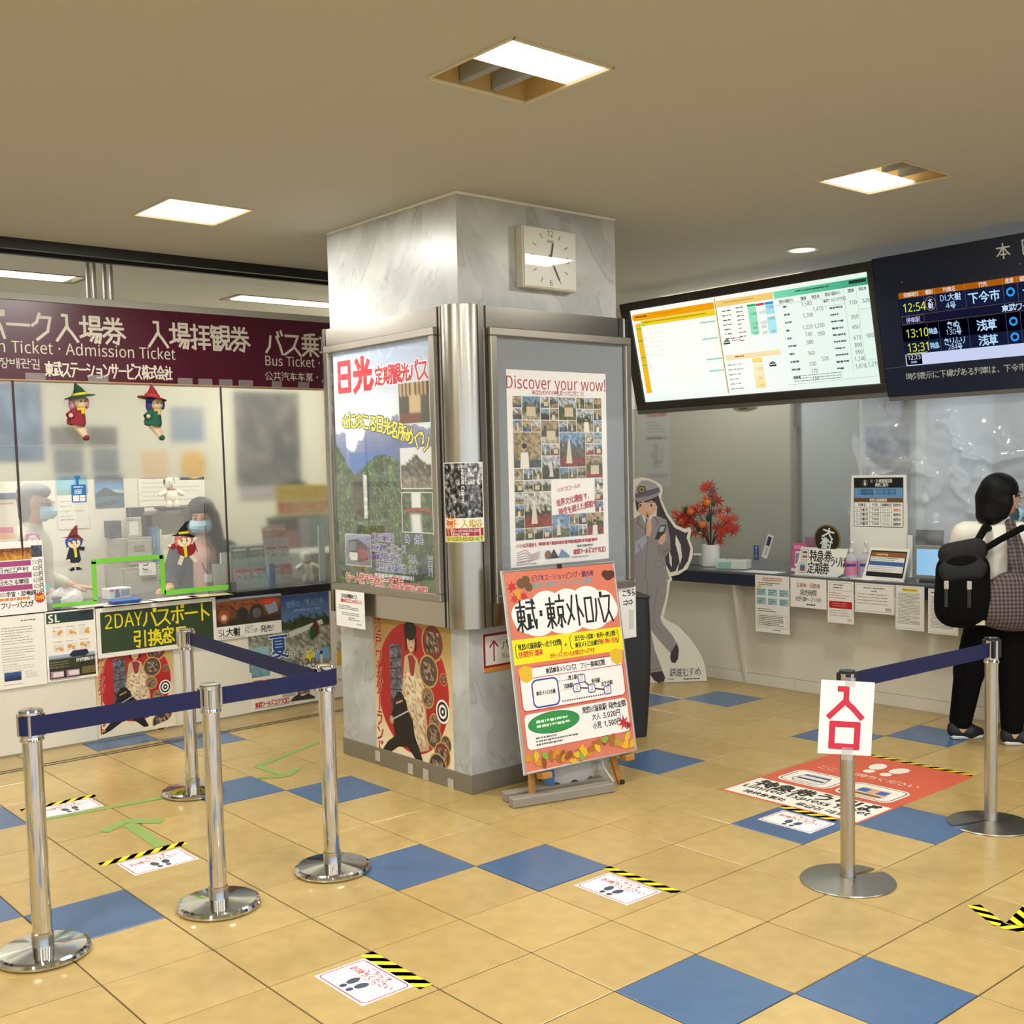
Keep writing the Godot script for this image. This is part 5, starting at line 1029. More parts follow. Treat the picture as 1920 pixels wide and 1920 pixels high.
	for j in 3:
		for i in 2:
			var d := part("drawer", MB.new().span(Vector3(0.01 + i * 0.43, 0.04 + j * 0.3, 0), Vector3(0.42 + i * 0.43, 0.32 + j * 0.3, 0.012), 0.003), mat("cabinet_front", "9a988a", 0.5), t)
			part("handle", MB.new().span(Vector3(0.15 + i * 0.43, 0.25 + j * 0.3, 0.012), Vector3(0.28 + i * 0.43, 0.262 + j * 0.3, 0.022), 0.002), mat("handle_dark", "3a3a36", 0.4), d)
	t = thing("card_file", "grey card file box with label holder on the left of the cabinet", "file box", Vector3(0.6, 0.951, -5.25))
	part("body", MB.new().span(Vector3(0, 0, -0.25), Vector3(0.28, 0.235, 0), 0.003), mat("cabinet_grey", "8f8d80", 0.5), t)
	part("drawer", MB.new().span(Vector3(0.07, 0.02, 0), Vector3(0.26, 0.215, 0.01), 0.003), mat("cabinet_front", "9a988a", 0.5), t)
	part("label_holder", MB.new().span(Vector3(0.12, 0.125, 0.01), Vector3(0.21, 0.175, 0.014), 0.001), mat("label_grey", "77756a", 0.5), t)
	part("handle", MB.new().span(Vector3(0.12, 0.07, 0.01), Vector3(0.21, 0.085, 0.022), 0.003), mat("label_grey", "77756a", 0.5), t)
	t = thing("photo_frame", "small patterned photo frame on the card file box", "photo frame", Vector3(0.685, 1.187, -5.3)); part("frame", frame_of(0.13, 0.165, 0.026, 0.012), hue("a39f8c", 0.6), t); part("photo", MB.new().span(Vector3(0.02, 0.02, 0.002), Vector3(0.11, 0.145, 0.006)), hue("cfccc2"), t)
	solo("speaker_box", MB.new().box(Vector3(0, 0.12, 0), Vector3(0.12, 0.24, 0.1), 0.004), mat("dark_box", "2c2c2e", 0.6), "tall dark box behind the small photo frame", "box", Vector3(0.82, 1.187, -5.42))
	solo("dark_case", MB.new().box(Vector3(0, 0.07, 0), Vector3(0.1, 0.14, 0.12), 0.004), mat("dark_box", "2c2c2e", 0.6), "low dark case at the left end of the card file box", "box", Vector3(0.625, 1.187, -5.42))
	var x := 0.895
	for i in 10:
		var bw: float = [0.034, 0.03, 0.024, 0.05, 0.036, 0.03, 0.028, 0.04, 0.034, 0.04][i]; var bh: float = [0.3, 0.31, 0.29, 0.24, 0.24, 0.23, 0.24, 0.23, 0.24, 0.22][i]
		var lb: String = ["wide blue binder next to the card file box", "second blue binder from the card file box", "narrow pale green binder beside the two blue binders", "thick cream binder, first of the pale ones", "cream binder with a grey spine label, second pale one", "slim white binder in the middle of the row", "slim cream binder right of the middle one", "white binder beside the yellow one", "yellow spined binder near the clerk's hat sticker", "white binder at the right end of the row"][i]
		var b := thing("binder", lb, "binder", Vector3(x, 0.951, -5.28), Basis.IDENTITY, "binders on the grey cabinet")
		part("cover", MB.new().span(Vector3(0, 0, -0.22), Vector3(bw - 0.002, bh, 0), 0.002), hue(["4a7090", "4f7f9c", "a9b49c", "d6cdb4", "cfc6ae", "dcd8cc", "d0c8b4", "dcd8cc", "d9c95a", "d4d0c4"][i], 0.5), b)
		part("spine_label", MB.new().span(Vector3(bw * 0.2, bh * 0.5, 0), Vector3(bw * 0.8, bh * 0.85, 0.001)), hue("c4beb0" if i > 1 else "6a90a8", 0.6), b)
		x += bw
	t = thing("wall_shelf", "dark shelf board on the wall above the binders", "shelf", Vector3(0.86, 1.36, -5.42)); part("board", MB.new().span(Vector3(0, 0, -0.17), Vector3(0.62, 0.03, 0.1), 0.003), hue("77736a", 0.5), t); part("bracket", MB.new().span(Vector3(0.1, -0.1, -0.17), Vector3(0.12, 0.0, -0.05)), M.dark_grey, t); part("bracket", MB.new().span(Vector3(0.5, -0.1, -0.17), Vector3(0.52, 0.0, -0.05)), M.dark_grey, t)
	solo("dark_tray", MB.new().lathe([Vector2(0.09, 0.0), Vector2(0.13, 0.012), Vector2(0.15, 0.03), Vector2(0.14, 0.03), Vector2(0.08, 0.008)], 28), mat("tray_plum", "4a4252", 0.4), "dark plum tray under the white lucky dog figure", "tray", Vector3(1.11, 1.391, -5.36))
	doll_dog("dog_figure", "white dog figure with dark ears sitting on the plum tray", Vector3(1.11, 1.405, -5.36), 1.15, true)
	# ---- small things on the desk behind the opening
	t = thing("work_desk", "low work desk behind the left counter", "desk", Vector3(-1.6, 0, -4.9)); part("top", MB.new().span(Vector3(0, 0.70, -0.1), Vector3(3.4, 0.73, 0.5), 0.004), hue("b9b3a0", 0.5), t)
	for dx in [0.05, 1.7, 3.3]: part("leg", MB.new().span(Vector3(dx, 0, -0.05), Vector3(dx + 0.05, 0.7, 0.45)), hue("8f8d80", 0.5), t)
	s = sheet("desk_note", "white memo with a dark blue squiggle behind the green taped opening", "memo", Vector3(0.73, 0.98, -5.18), FR, 0.14, 0.1, "dedbd0", 100); s[1].text("ご", 20, 4, 36, "26305c", {"w": 0.2}); s[1].small(20, 44, 60, 2, 10, "8a8a8a", 3); done(s)
	t = thing("tissue_box", "white and blue box with red corner behind the taped opening", "box", Vector3(-0.06, 0.866, -3.82), yaw(8)); part("box", MB.new().box(Vector3(0.07, 0.035, 0), Vector3(0.16, 0.07, 0.1), 0.003), hue("d4d4d0"), t)
	k = Ink.new(self, 0.001); k.z = 0.051; k.rect(-8, -66, 30, 16, "c23a34"); k.fill(k.pts([30, -60, 60, -66, 70, -10, 30, -8]), "25408c"); k.rect(72, -58, 70, 46, "77828a"); ink_part("print", k, t)
	# ---- tourist centre board at right, behind the fogged sheet
	t = thing("leaflet_stand", "leaflet stand under a yellow tourist centre sign behind the fogged sheet", "stand", Vector3(1.6, 0, -4.6))
	part("back_panel", MB.new().span(Vector3(0, 0, -0.05), Vector3(0.62, 1.32, -0.03)), hue("8b8b86"), t)
	k = Ink.new(self, 0.01); k.z = -0.028; k.photo(2, -130, 26, 34, 6, 8, func(u, v): return mixc(Color("6a5a50"), Color("c98a92"), smoothstep(0.25, 0.4, v) + nz(u, v, 0.3) * 0.4)); k.photo(30, -130, 10, 40, 3, 6, func(u, v): return Color("b9b2bc")); k.photo(41, -130, 20, 36, 10, 4, func(u, v): return mixc(Color("8fa8a0"), Color("a9bdb4"), fmod(u * 5.0, 1.0))); ink_part("leaflets", k, t)
	s = sheet("tourist_sign", "yellow sign with orange tourist centre lettering behind the fogged sheet", "sign", Vector3(1.66, 1.58, -4.58), FR, 0.6, 0.25, "dfc23a", 100, "", 0.01)
	s[1].rect(0, 20, 100, 22, "dccf8a"); s[1].text("ツーリストセンター", 2, 3, 15, "d98a2c", {"w": 0.13, "sx": 0.75}); s[1].text("鬼怒川日光江戸村", 2, 23, 15, "cf5a3a", {"w": 0.15, "sx": 0.8}); done(s)
	solo("office_printer", MB.new().box(Vector3(0, 0.16, 0), Vector3(0.55, 0.32, 0.4), 0.02), hue("a3a196", 0.5), "grey office machine behind the orange leaflet rack", "printer", Vector3(1.85, 0.75, -4.15))
	solo("printer_table", MB.new().box(Vector3(0, 0.37, 0), Vector3(0.7, 0.74, 0.45), 0.01), hue("77756c", 0.5), "grey low table under the office machine", "table", Vector3(1.85, 0.0, -4.15))
	solo("black_monitor", MB.new().box(Vector3(0, 0.16, 0), Vector3(0.2, 0.25, 0.03), 0.004), M.black, "small black screen between the two pamphlet racks", "monitor", Vector3(1.06, 0.866, -3.88))
func right_counter():
	var s: Array; var k: Ink
	# ---- counter
	var t := thing("ticket_counter", "cream ticket counter with dark navy edge under the bright fare screen", "counter", Vector3(3.98, 0, 0))
	for q in [[-3.45, -1.64], [-1.636, 0.5], [0.504, 2.6], [2.604, 4.7]]: part("front_panel", MB.new().span(Vector3(0, 0.085, q[0]), Vector3(0.02, 0.765, q[1]), 0.001), M.counter_white, t)
	for q in [[-3.45, -1.2], [-1.198, 0.6], [0.602, 4.7]]: part("kick_board", MB.new().span(Vector3(-0.004, 0, q[0]), Vector3(0.02, 0.083, q[1]), 0.001), M.counter_white, t)
	part("top", MB.new().span(Vector3(-0.18, 0.765, -3.44), Vector3(0.0, 0.848, 4.7), 0.003), M.navy, t)
	part("worktop", MB.new().span(Vector3(-0.185, 0.848, -3.44), Vector3(0.7, 0.866, 4.7), 0.002), mat("worktop", "55575a", 0.22), t)
	for z in [-1.64, 2.0]:
		var b := MB.new(); b.xf = Transform3D(Basis.IDENTITY, Vector3(0, 0, z))
		b.prism(PackedVector2Array([Vector2(-0.004, 0.0), Vector2(0.01, 0.0), Vector2(0.01, 0.765), Vector2(-0.14, 0.765), Vector2(-0.03, 0.12)]), -0.012, 0.012)
		part("bracket", b, M.counter_white, t)
	# ---- papers hung from the edge
	var X := 3.7935
	s = sheet("notice", "tall white notice with six teal boxes hung at the left of the counter edge", "notice", Vector3(X, 0.857, -1.405), SE, 0.297, 0.416, "e6e3da", 100); k = s[1]
	k.small(22, 6, 62, 2, 5, "c0463a", 3, 0.6); k.small(10, 18, 70, 2, 4.6, "4a4846", 5, 0.5); k.rect(6, 27, 12, 4, "d9c62c")
	for j in 2:
		for i in 3: k.rect(5 + i * 33, 33 + j * 22, 27, 17, "9fc0c2"); k.small(7 + i * 33, 36 + j * 22, 23, 3, 4.6, "3f5a60", i + j, 0.5)
	k.small(8, 82, 60, 2, 5, "55524e", 2, 0.5); k.line([Vector2(6, 96), Vector2(94, 96), Vector2(94, 128), Vector2(6, 128)], 0.6, "77746f", true); k.small(10, 99, 80, 6, 4.4, "6a4a46", 8, 0.5); k.small(50, 132, 44, 1, 4, "55524e", 4, 0.5); done(s)
	s = sheet("notice", "white sign with season pass sales hours until 21:00 hung on the counter edge", "notice", Vector3(X, 0.853, -1.10), SE, 0.297, 0.207, "e6e3da", 100); k = s[1]
	k.text("定期券・回数券", 50, 11, 10.5, "9c3f3c", {"al": 1, "w": 0.09, "sx": 0.9}); k.text("発売時間", 50, 26.5, 14, "2a2624", {"al": 1, "w": 0.08, "sx": 0.8}); k.text("初列車〜21:00", 50, 43, 12, "2a2624", {"al": 1, "w": 0.08, "sx": 0.88}); k.small(46, 60, 46, 1, 5, "2a2624", 4, 0.8); done(s)
	s = sheet("notice", "narrow white notice with a red band hung on the counter edge", "notice", Vector3(X, 0.851, -0.795), SE, 0.205, 0.29, "e6e3da", 100); k = s[1]
	k.line(k.rr_pts(8, 6, 84, 26, 4), 0.8, "55524e", true); k.small(22, 12, 60, 2, 9, "3a3634", 2, 0.4); k.small(6, 40, 88, 3, 8, "a0605a", 4, 0.3); k.rr(6, 68, 88, 24, 4, "b3231e"); k.small(20, 74, 60, 2, 8, "d9908a", 3, 0.4); k.small(10, 98, 80, 3, 8, "8a8680", 6, 0.3); k.line([Vector2(7, 94), Vector2(7, 118), Vector2(93, 118), Vector2(93, 94)], 0.6, "8a8680"); k.rect(76, 124, 16, 9, "c4c0b8"); done(s)
	s = sheet("notice", "wide white framed notice hung below the hand gel bottles", "notice", Vector3(X, 0.849, -0.582), SE, 0.295, 0.198, "e6e3da", 100); k = s[1]
	k.line([Vector2(3, 4), Vector2(97, 4), Vector2(97, 63), Vector2(3, 63)], 0.6, "8a8680", true); k.small(22, 9, 60, 1, 6, "77746f", 3, 0.5); k.small(42, 16, 16, 1, 6, "77746f", 3, 0.5); k.small(7, 24, 86, 4, 7, "8a8680", 5, 0.28); k.small(78, 54, 16, 2, 4, "4a4846", 3, 0.6); done(s)
	for q in [[-0.281, 0.85, 0.203, 0.289, "white notice with a yellow marked heading hung below the monitor", 1], [-0.052, 0.843, 0.203, 0.287, "white text notice half hidden behind the customer's black backpack", 0]]:
		s = sheet("notice", q[4], "notice", Vector3(X, q[1], q[0]), SE, q[2], q[3], "e6e3da", 100); k = s[1]
		k.line([Vector2(4, 4), Vector2(96, 4), Vector2(96, 137), Vector2(4, 137)], 0.7, "8a8680", true)
		if q[5]: k.rect(24, 9, 54, 9, "dcc82c"); k.small(26, 11, 50, 1, 6, "8a6a1c", 3, 0.6)
		else: k.small(10, 10, 60, 1, 7, "3a3634", 3, 0.7)
		k.small(9, 24, 84, 22, 4.6, "6a6764", 7 + q[5], 0.42); done(s)
	# ---- things standing on the worktop
	var Y := 0.867
	t = thing("potted_maple", "red artificial maple branches with orange fruit in a white pot on the counter", "potted plant", Vector3(4.06, Y, -2.03))
	part("pot", MB.new().lathe([Vector2(0.0, 0.0), Vector2(0.07, 0.0), Vector2(0.0735, 0.004), Vector2(0.074, 0.168), Vector2(0.071, 0.171), Vector2(0.068, 0.168), Vector2(0.066, 0.14), Vector2(0.0, 0.14)], 36), hue("dcdcd8", 0.35), t)
	var r := rng(21)
	var tips := [Vector3(0.0, 0.62, -0.02), Vector3(-0.02, 0.5, 0.03), Vector3(0.02, 0.42, 0.16), Vector3(0.0, 0.34, 0.2), Vector3(0.0, 0.46, -0.3), Vector3(-0.03, 0.38, -0.22), Vector3(0.0, 0.33, -0.13), Vector3(-0.05, 0.45, -0.1), Vector3(0.0, 0.3, 0.1)]
	for e in tips: part("branch", MB.new().tube([Vector3(0, 0.12, 0), e * Vector3(0.25, 0.5, 0.25) + Vector3(0, 0.06, 0), e * Vector3(0.6, 0.8, 0.6), e], [0.006, 0.005, 0.004, 0.002], 6), hue("4a3324", 0.8), t)
	var lm := []
	for v in 3:
		var b := MB.new()
		var pts := PackedVector2Array()
		for i in 14: pts.append(Vector2.from_angle(PI * 2 * i / 14 - PI / 2) * ((0.058 if i != 7 else 0.034) * [1.0, 0.92, 1.05][(i + v) % 3] if i % 2 == 0 else 0.018))
		for i in 14:
			var a := pts[i]; var c := pts[(i + 1) % 14]
			b.tri(Vector3(0, 0, 0.006), Vector3(a.x, a.y, -0.06 * a.length()), Vector3(c.x, c.y, -0.06 * c.length()))
		lm.append(b.mesh())
	var leaf_m := [hue("a3231c", 0.6), hue("b8301c", 0.6), hue("c9481c", 0.6)]
	var list := []
	for e in tips:
		for i in 7: list.append(e + Vector3(r.randf_range(-0.06, 0.05), r.randf_range(-0.10, 0.035), r.randf_range(-0.075, 0.075)) * (1.0 if e.y < 0.6 else 0.75))
	for p in list:
		var l := part("leaf", lm[r.randi() % 3], leaf_m[r.randi() % 3], t, p)
		l.transform.basis = Basis(Vector3.UP, deg_to_rad(-45 + r.randf_range(-55, 55))) * Basis(Vector3.RIGHT, r.randf_range(-0.6, 0.5)) * Basis(Vector3.BACK, r.randf() * TAU) * Basis.from_scale(Vector3.ONE * r.randf_range(0.75, 1.15))
	for p in [Vector3(-0.1, 0.43, -0.12), Vector3(-0.1, 0.35, -0.2), Vector3(-0.1, 0.33, 0.0), Vector3(-0.09, 0.5, 0.04)]: part("fruit", MB.new().ball(p, Vector3(0.03, 0.027, 0.03), 16, 10), hue("d9701c", 0.45), t)
	for p in [Vector3(-0.06, 0.5, 0.08), Vector3(-0.08, 0.4, 0.05), Vector3(-0.06, 0.44, -0.2), Vector3(-0.08, 0.3, -0.06), Vector3(-0.07, 0.38, 0.03)]: part("green_leaf", MB.new().ball(p, Vector3(0.02, 0.03, 0.012), 10, 8), hue("2f4a24", 0.6), t)
	solo("cream_box", MB.new().box(Vector3(0, 0.04, 0), Vector3(0.12, 0.08, 0.14), 0.004), hue("cfc9b8"), "cream box behind the white pot of red leaves", "box", Vector3(4.14, Y, -2.24))
	t = thing("tissue_box", "white and teal tissue box on the counter right of the plant", "box", Vector3(4.0, Y, -1.76), yaw(14))
	part("box", MB.new().box(Vector3(0, 0.035, 0), Vector3(0.12, 0.07, 0.24), 0.003), hue("d3d5cc", 0.5), t); part("teal_panel", MB.new().box(Vector3(-0.061, 0.03, -0.05), Vector3(0.002, 0.045, 0.11)), hue("8fc0b4", 0.5), t); part("slot", MB.new().box(Vector3(0, 0.0705, 0), Vector3(0.03, 0.002, 0.14)), hue("9aa09c", 0.6), t)
	s = sheet("label_card", "small navy label card with white lettering standing behind the tissue box", "card", Vector3(4.06, 1.045, -1.618), SE, 0.045, 0.11, "22407c", 100, "", 0.003); s[1].text("お忘れ".replace("忘れ", "ところ"), 30, 10, 44, "c9d2e0", {"down": true, "w": 0.12, "ls": 6}); done(s)
	var tb := Basis(Vector3(1, 0, 0), 0.0) * SE
	s = sheet("hanging_tag", "small tilted white tag with a navy top stuck on the clear film", "tag", Vector3(4.062, 1.138, -1.485), Basis(Vector3(-1, 0, 0), -0.35) * SE, 0.052, 0.185, "d6d8d4", 100, "", 0.002); s[1].rect(18, 30, 64, 140, "2c3560"); s[1].rect(34, 200, 40, 120, "aab2bc"); done(s)
	t = thing("leaflet_holder", "pink leaflets in a holder behind the ticket sign", "leaflets", Vector3(4.0, Y, -1.24), Basis(Vector3(0, 0, 1), -0.12) * Basis.IDENTITY)
	for q in [[0.0, 0.0, 0.215, "c9528c"], [0.06, 0.06, 0.265, "d06a98"]]:
		part("leaflet", MB.new().span(Vector3(q[0], 0, q[1]), Vector3(q[0] + 0.006, q[2], q[1] + 0.12)), hue(q[3], 0.5), t)
	k = Ink.new(self, 0.001); k.z = 0.0
	var lp := Ink.new(self, 0.001); lp.rr(28, 60, 44, 110, 8, "e4dfe0"); lp.rr(32, 74, 36, 76, 3, "8a8a92"); lp.small(16, 20, 84, 2, 14, "ecd0de", 3, 0.6); lp.rect(0, 184, 120, 24, "e4dfe0")
	var lpp := part("print", lp, M.ink, t); lpp.transform = Transform3D(SE, Vector3(-0.001, 0.215, 0.0))
	# ticket sign with emblem
	var lb := Basis(Vector3(0, 0, 1), -0.06) * SE
	t = thing("ticket_sign", "white counter sign with black ticket lettering under a round dark emblem", "sign", Vector3(3.855, Y, -1.108), Basis(Vector3(0, 0, 1), -0.1) * SE)
	part("board", MB.new().prism(PackedVector2Array([Vector2(0, 0), Vector2(0.345, 0), Vector2(0.395, 0.03), Vector2(0.42, 0.2), Vector2(0.045, 0.2)]), -0.008, 0.0), hue("e3e3dc", 0.4), t)
	k = Ink.new(self, 0.001); k.z = 0.0006
	k.text("特急券", 122, -184, 78, "17171a", {"w": 0.1, "sx": 0.76, "sk": 0.06}); k.text("定期券", 108, -98, 78, "17171a", {"w": 0.1, "sx": 0.76, "sk": 0.06}); k.text("うりば", 288, -142, 66, "17171a", {"w": 0.11, "sx": 0.66, "sk": 0.06})
	for j in 2:
		k.fill(k.rr_pts(48 - j * 14, -186 + j * 90, 62, 78, 10), "d9d5c8"); k.line(k.rr_pts(48 - j * 14, -186 + j * 90, 62, 78, 10), 2.5, "3a3a3c", true)
		k.fill(k.rr_pts(58 - j * 14, -172 + j * 90, 42, 52, 12), "c9c9c4" if j == 0 else "2f5f9c"); k.rect(60 - j * 14, -140 + j * 90, 38, 14, "a84a3a"); k.rect(60 - j * 14, -170 + j * 90, 38, 12, "3a3a44" if j == 0 else "7fa8c4")
	ink_part("lettering", k, t)
	t = thing("round_emblem", "round dark emblem with gold rim and white lettering on top of the ticket sign", "emblem", Vector3(3.875, 1.125, -0.852), Basis(Vector3(-1, 0, 0), -0.25) * SE)
	var em := MB.new(); em.xf = Transform3D(Basis(Vector3.RIGHT, PI / 2) * Basis.IDENTITY, Vector3.ZERO)
	part("disc", MB.new().prism(Ink.new(self, 1).ell_pts(0, 0, 0.106, 0.104, 40), -0.008, 0.0), mat("emblem_gold", "8a6f3a", 0.4, 0.5), t)
	k = Ink.new(self, 0.001); k.z = 0.0006; k.ell(0, 0, 96, 94, "251d14", 40); k.text("大", 0, -84, 76, "dfe6e2", {"al": 1, "w": 0.15, "sx": 1.25}); k.text("樹", 0, -16, 82, "cfe0dc", {"al": 1, "w": 0.12, "sx": 1.15}); k.text("TAIJU", 0, 66, 15, "8a7a4a", {"al": 1}); ink_part("lettering", k, t)
	# timetable stand
	t = thing("timetable_stand", "tall white stand with a black headed train timetable on the counter", "stand", Vector3(3.98, Y, -0.735), SE)
	part("board", MB.new().prism(PackedVector2Array([Vector2(0.0, 0), Vector2(0.42, 0), Vector2(0.43, 0.36), Vector2(0.418, 0.7), Vector2(0.012, 0.7), Vector2(0.0, 0.36)]), -0.012, 0.0), hue("dfdfd8", 0.4), t)
	part("foot", MB.new().span(Vector3(0, 0, 0), Vector3(0.42, 0.004, 0.12)), hue("dfdfd8", 0.4), t)
	k = Ink.new(self, 0.372 / 100); k.z = 0.0006
	k.rect(0, 0, 100, 90, "191919"); k.rect(1, 1, 98, 17.5, "121214"); k.ell(23, 9.5, 5.5, 6, "8a7a52"); k.ell(23, 9.5, 4.8, 5.2, "1c1814"); k.text("大", 23, 4.4, 4.6, "dcdcd8", {"al": 1, "w": 0.14}); k.text("樹", 23, 9, 4.6, "dcdcd8", {"al": 1, "w": 0.14})
	k.text("SL・DL座席指定券", 34, 2.6, 6.4, "e4e4e0", {"w": 0.1, "sx": 0.82}); k.text("発売ご案内", 44, 10, 6.4, "e4e4e0", {"w": 0.1, "sx": 0.82})
	k.rect(1, 18.5, 98, 18.5, "5f8fbc"); k.text("SL座席指定料金".replace("料", "等"), 10, 20.6, 5, "1c3050", {"w": 0.12, "sx": 0.86}); k.text("大人760円 小児380円", 46, 20.6, 5, "1c3050", {"w": 0.12, "sx": 0.8}); k.text("DL座席指定料金".replace("料", "等"), 10, 26.4, 5, "1c3050", {"w": 0.12, "sx": 0.86}); k.text("大人520円 小児260円", 46, 26.4, 5, "1c3050", {"w": 0.12, "sx": 0.8})
	k.rect(1, 37, 98, 7.5, "6b4a26"); k.text("鬼怒川温泉駅発", 50, 38, 5.6, "e6dcc4", {"al": 1, "w": 0.12, "sx": 0.9}); k.rect(1, 45, 98, 44, "e6e6e0")
	for y in [54.5, 63, 71.5, 80]: k.line([Vector2(1, y), Vector2(77, y)], 0.5, "2a2a2a")
	for x in [33, 55, 77]: k.line([Vector2(x, 45), Vector2(x, 89)], 0.5, "2a2a2a")
	k.text("列車名", 17, 46.6, 6, "2a2a2a", {"al": 1, "w": 0.11, "sx": 0.9}); k.text("行先", 44, 46.6, 6, "2a2a2a", {"al": 1, "w": 0.11}); k.text("発車時刻", 66, 46.6, 6, "2a2a2a", {"al": 1, "w": 0.11, "sx": 0.78}); k.text("発売中", 88, 46.6, 6, "2a2a2a", {"al": 1, "w": 0.11, "sx": 0.9})
	for i in 4:
		var y := 55.8 + i * 8.5
		k.text(["SL「大樹2号", "DL「大樹4号", "SL「大樹6号", "DL「大樹8号"][i], 17, y, 5.6, "2a2a2a", {"al": 1, "w": 0.11, "sx": 0.76}); k.text("下今市", 44, y, 5.6, "2a2a2a", {"al": 1, "w": 0.11, "sx": 0.95}); k.text(["11:12", "12:54", "15:37", "16:42"][i], 66, y, 6, "2a2a2a", {"al": 1}); k.text("発売中", 88, y, 5.6, "3a2226" if i else "d9542c", {"al": 1, "w": 0.12, "sx": 0.9})
	part("print", k, M.ink, t, Vector3(0.03, 0.683, 0.0))
	for q in [[-0.675, "clear hand gel bottle with pump and pink label, left one of two", 3.9, "c9789c"], [-0.598, "second clear hand gel bottle with a bluish label, beside the tablet sign", 3.95, "a9a4c0"]]:
		t = thing("gel_bottle", q[1], "bottle", Vector3(q[2], Y, q[0]), yaw(40))
		part("body", MB.new().lathe([Vector2(0.0, 0.0), Vector2(0.04, 0.0), Vector2(0.043, 0.006), Vector2(0.043, 0.13), Vector2(0.036, 0.15), Vector2(0.015, 0.165), Vector2(0.014, 0.18)], 24), mat_clear("gel_plastic", Color(0.86, 0.86, 0.92, 0.45), 0.15), t)
		part("label", MB.new().lathe([Vector2(0.0438, 0.02), Vector2(0.0438, 0.115)], 24, Vector3.ZERO, 0.0, TAU), hue(q[3], 0.5), t)
		part("label_text", MB.new().lathe([Vector2(0.0442, 0.08), Vector2(0.0442, 0.1)], 12, Vector3.ZERO, 2.6, 4.2), hue("3a3f8c", 0.5), t)
		part("pump", MB.new().lathe([Vector2(0.016, 0.178), Vector2(0.016, 0.2), Vector2(0.006, 0.203), Vector2(0.006, 0.235)], 16).span(Vector3(-0.045, 0.235, -0.008), Vector3(0.012, 0.25, 0.008), 0.003), hue("dcdcda", 0.4), t)
	t = thing("tablet_sign", "leaning white framed card with a brown headed notice on the counter", "sign", Vector3(3.85, Y, -0.565), Basis(Vector3(0, 0, 1), -0.22) * SE)
	part("frame", MB.new().prism(PackedVector2Array([Vector2(0, 0), Vector2(0.31, 0), Vector2(0.33, 0.22), Vector2(0.04, 0.22)]), -0.008, 0.0), hue("e3e3dc", 0.4), t); part("yellow_edge", MB.new().box(Vector3(0.18, 0.222, -0.004), Vector3(0.27, 0.004, 0.008)), hue("d9cf7a"), t)
	k = Ink.new(self, 0.001); k.z = 0.0006
	k.fill(k.pts([26, -26, 300, -22, 312, -200, 48, -202]), "17171a"); k.fill(k.pts([34, -58, 292, -54, 302, -190, 54, -192]), "e2e2e0"); k.fill(k.pts([50, -160, 298, -156, 302, -190, 54, -192]), "8a5a2a"); k.fill(k.pts([42, -102, 294, -98, 297, -126, 45, -130]), "3f5f9c"); k.small(52, -152, 220, 2, 12, "55534e", 3, 0.4); k.small(48, -92, 200, 3, 12, "8a8680", 5, 0.3); k.small(90, -180, 160, 1, 14, "e0c49c", 4, 0.8)
	ink_part("print", k, t)
	t = thing("monitor", "grey framed counter monitor with a pale blue screen beside the backpack", "monitor", Vector3(3.97, Y, -0.255), SE)
	part("frame", MB.new().span(Vector3(0, 0.015, -0.03), Vector3(0.36, 0.235, 0.0), 0.004), hue("8b8880", 0.4), t); part("foot", MB.new().span(Vector3(0.06, 0, -0.08), Vector3(0.3, 0.015, 0.04), 0.003), M.dark_grey, t)
	k = Ink.new(self, 0.001); k.photo(24, -212, 312, 172, 4, 3, func(u, v): return mixc(Color("8fc0e6"), Color("a9d2ee"), u)); ink_part("screen", k, t, M.screen)
	part("pen_holder", MB.new().span(Vector3(-0.04, 0.02, 0.0), Vector3(-0.005, 0.3, 0.006), 0.001), hue("d9dbd8", 0.4), t)
	solo("card_reader", MB.new().box(Vector3(0, 0.11, 0), Vector3(0.2, 0.11, 0.012), 0.004).box(Vector3(0, 0.03, -0.02), Vector3(0.03, 0.06, 0.02)), mat("reader", "141416", 0.3), "small black display behind the grey monitor", "display", Vector3(4.06, 1.035, -0.2), Basis(Vector3(0, 0, 1), -0.15) * SE)
	solo("reader_stand", MB.new().box(Vector3(0, 0.085, 0), Vector3(0.08, 0.17, 0.1), 0.004), M.dark_grey, "dark stand under the small black display", "stand", Vector3(4.1, Y, -0.2))
	for q in [[-1.56, 0.3, 0.2, "white sheet lying on the worktop in front of the tissue box"], [-0.63, 0.16, 0.12, "white slip lying in front of the hand gel bottles"]]: solo("counter_paper", MB.new().span(Vector3(-0.06, 0, 0), Vector3(0.1, 0.001, q[1])), hue("dcdcd6"), q[3], "paper", Vector3(3.88, Y, q[0]))
	# ---- clear film in front of the office
	t = thing("plastic_sheet", "clear plastic film hung below the fare screen over the right counter", "plastic sheet", Vector3(4.075, 0, 0))
	var fog: StandardMaterial3D = M.fogged_film.duplicate(); fog.resource_name = "creased_film"; fog.roughness = 0.14
	fog.normal_enabled = true; fog.normal_texture = noise_tex(31, 0.008, Color.BLACK, Color.WHITE, 256, 3, true); fog.normal_scale = 0.12; fog.uv1_triplanar = true; fog.uv1_world_triplanar = true; fog.uv1_scale = Vector3(0.7, 0.7, 0.7)
	part("fogged_film", MB.new().span(Vector3(0, 0.868, -3.4), Vector3(0.002, 2.14, -0.72)), fog, t)
	var cr := mat("crumpled_film", Color(0.9, 0.92, 0.95, 0.24), 0.12); cr.transparency = BaseMaterial3D.TRANSPARENCY_ALPHA
	part("fogged_film", MB.new().span(Vector3(0.03, 1.0, -0.72), Vector3(0.032, 2.14, 2.6)), M.fogged_film, t)
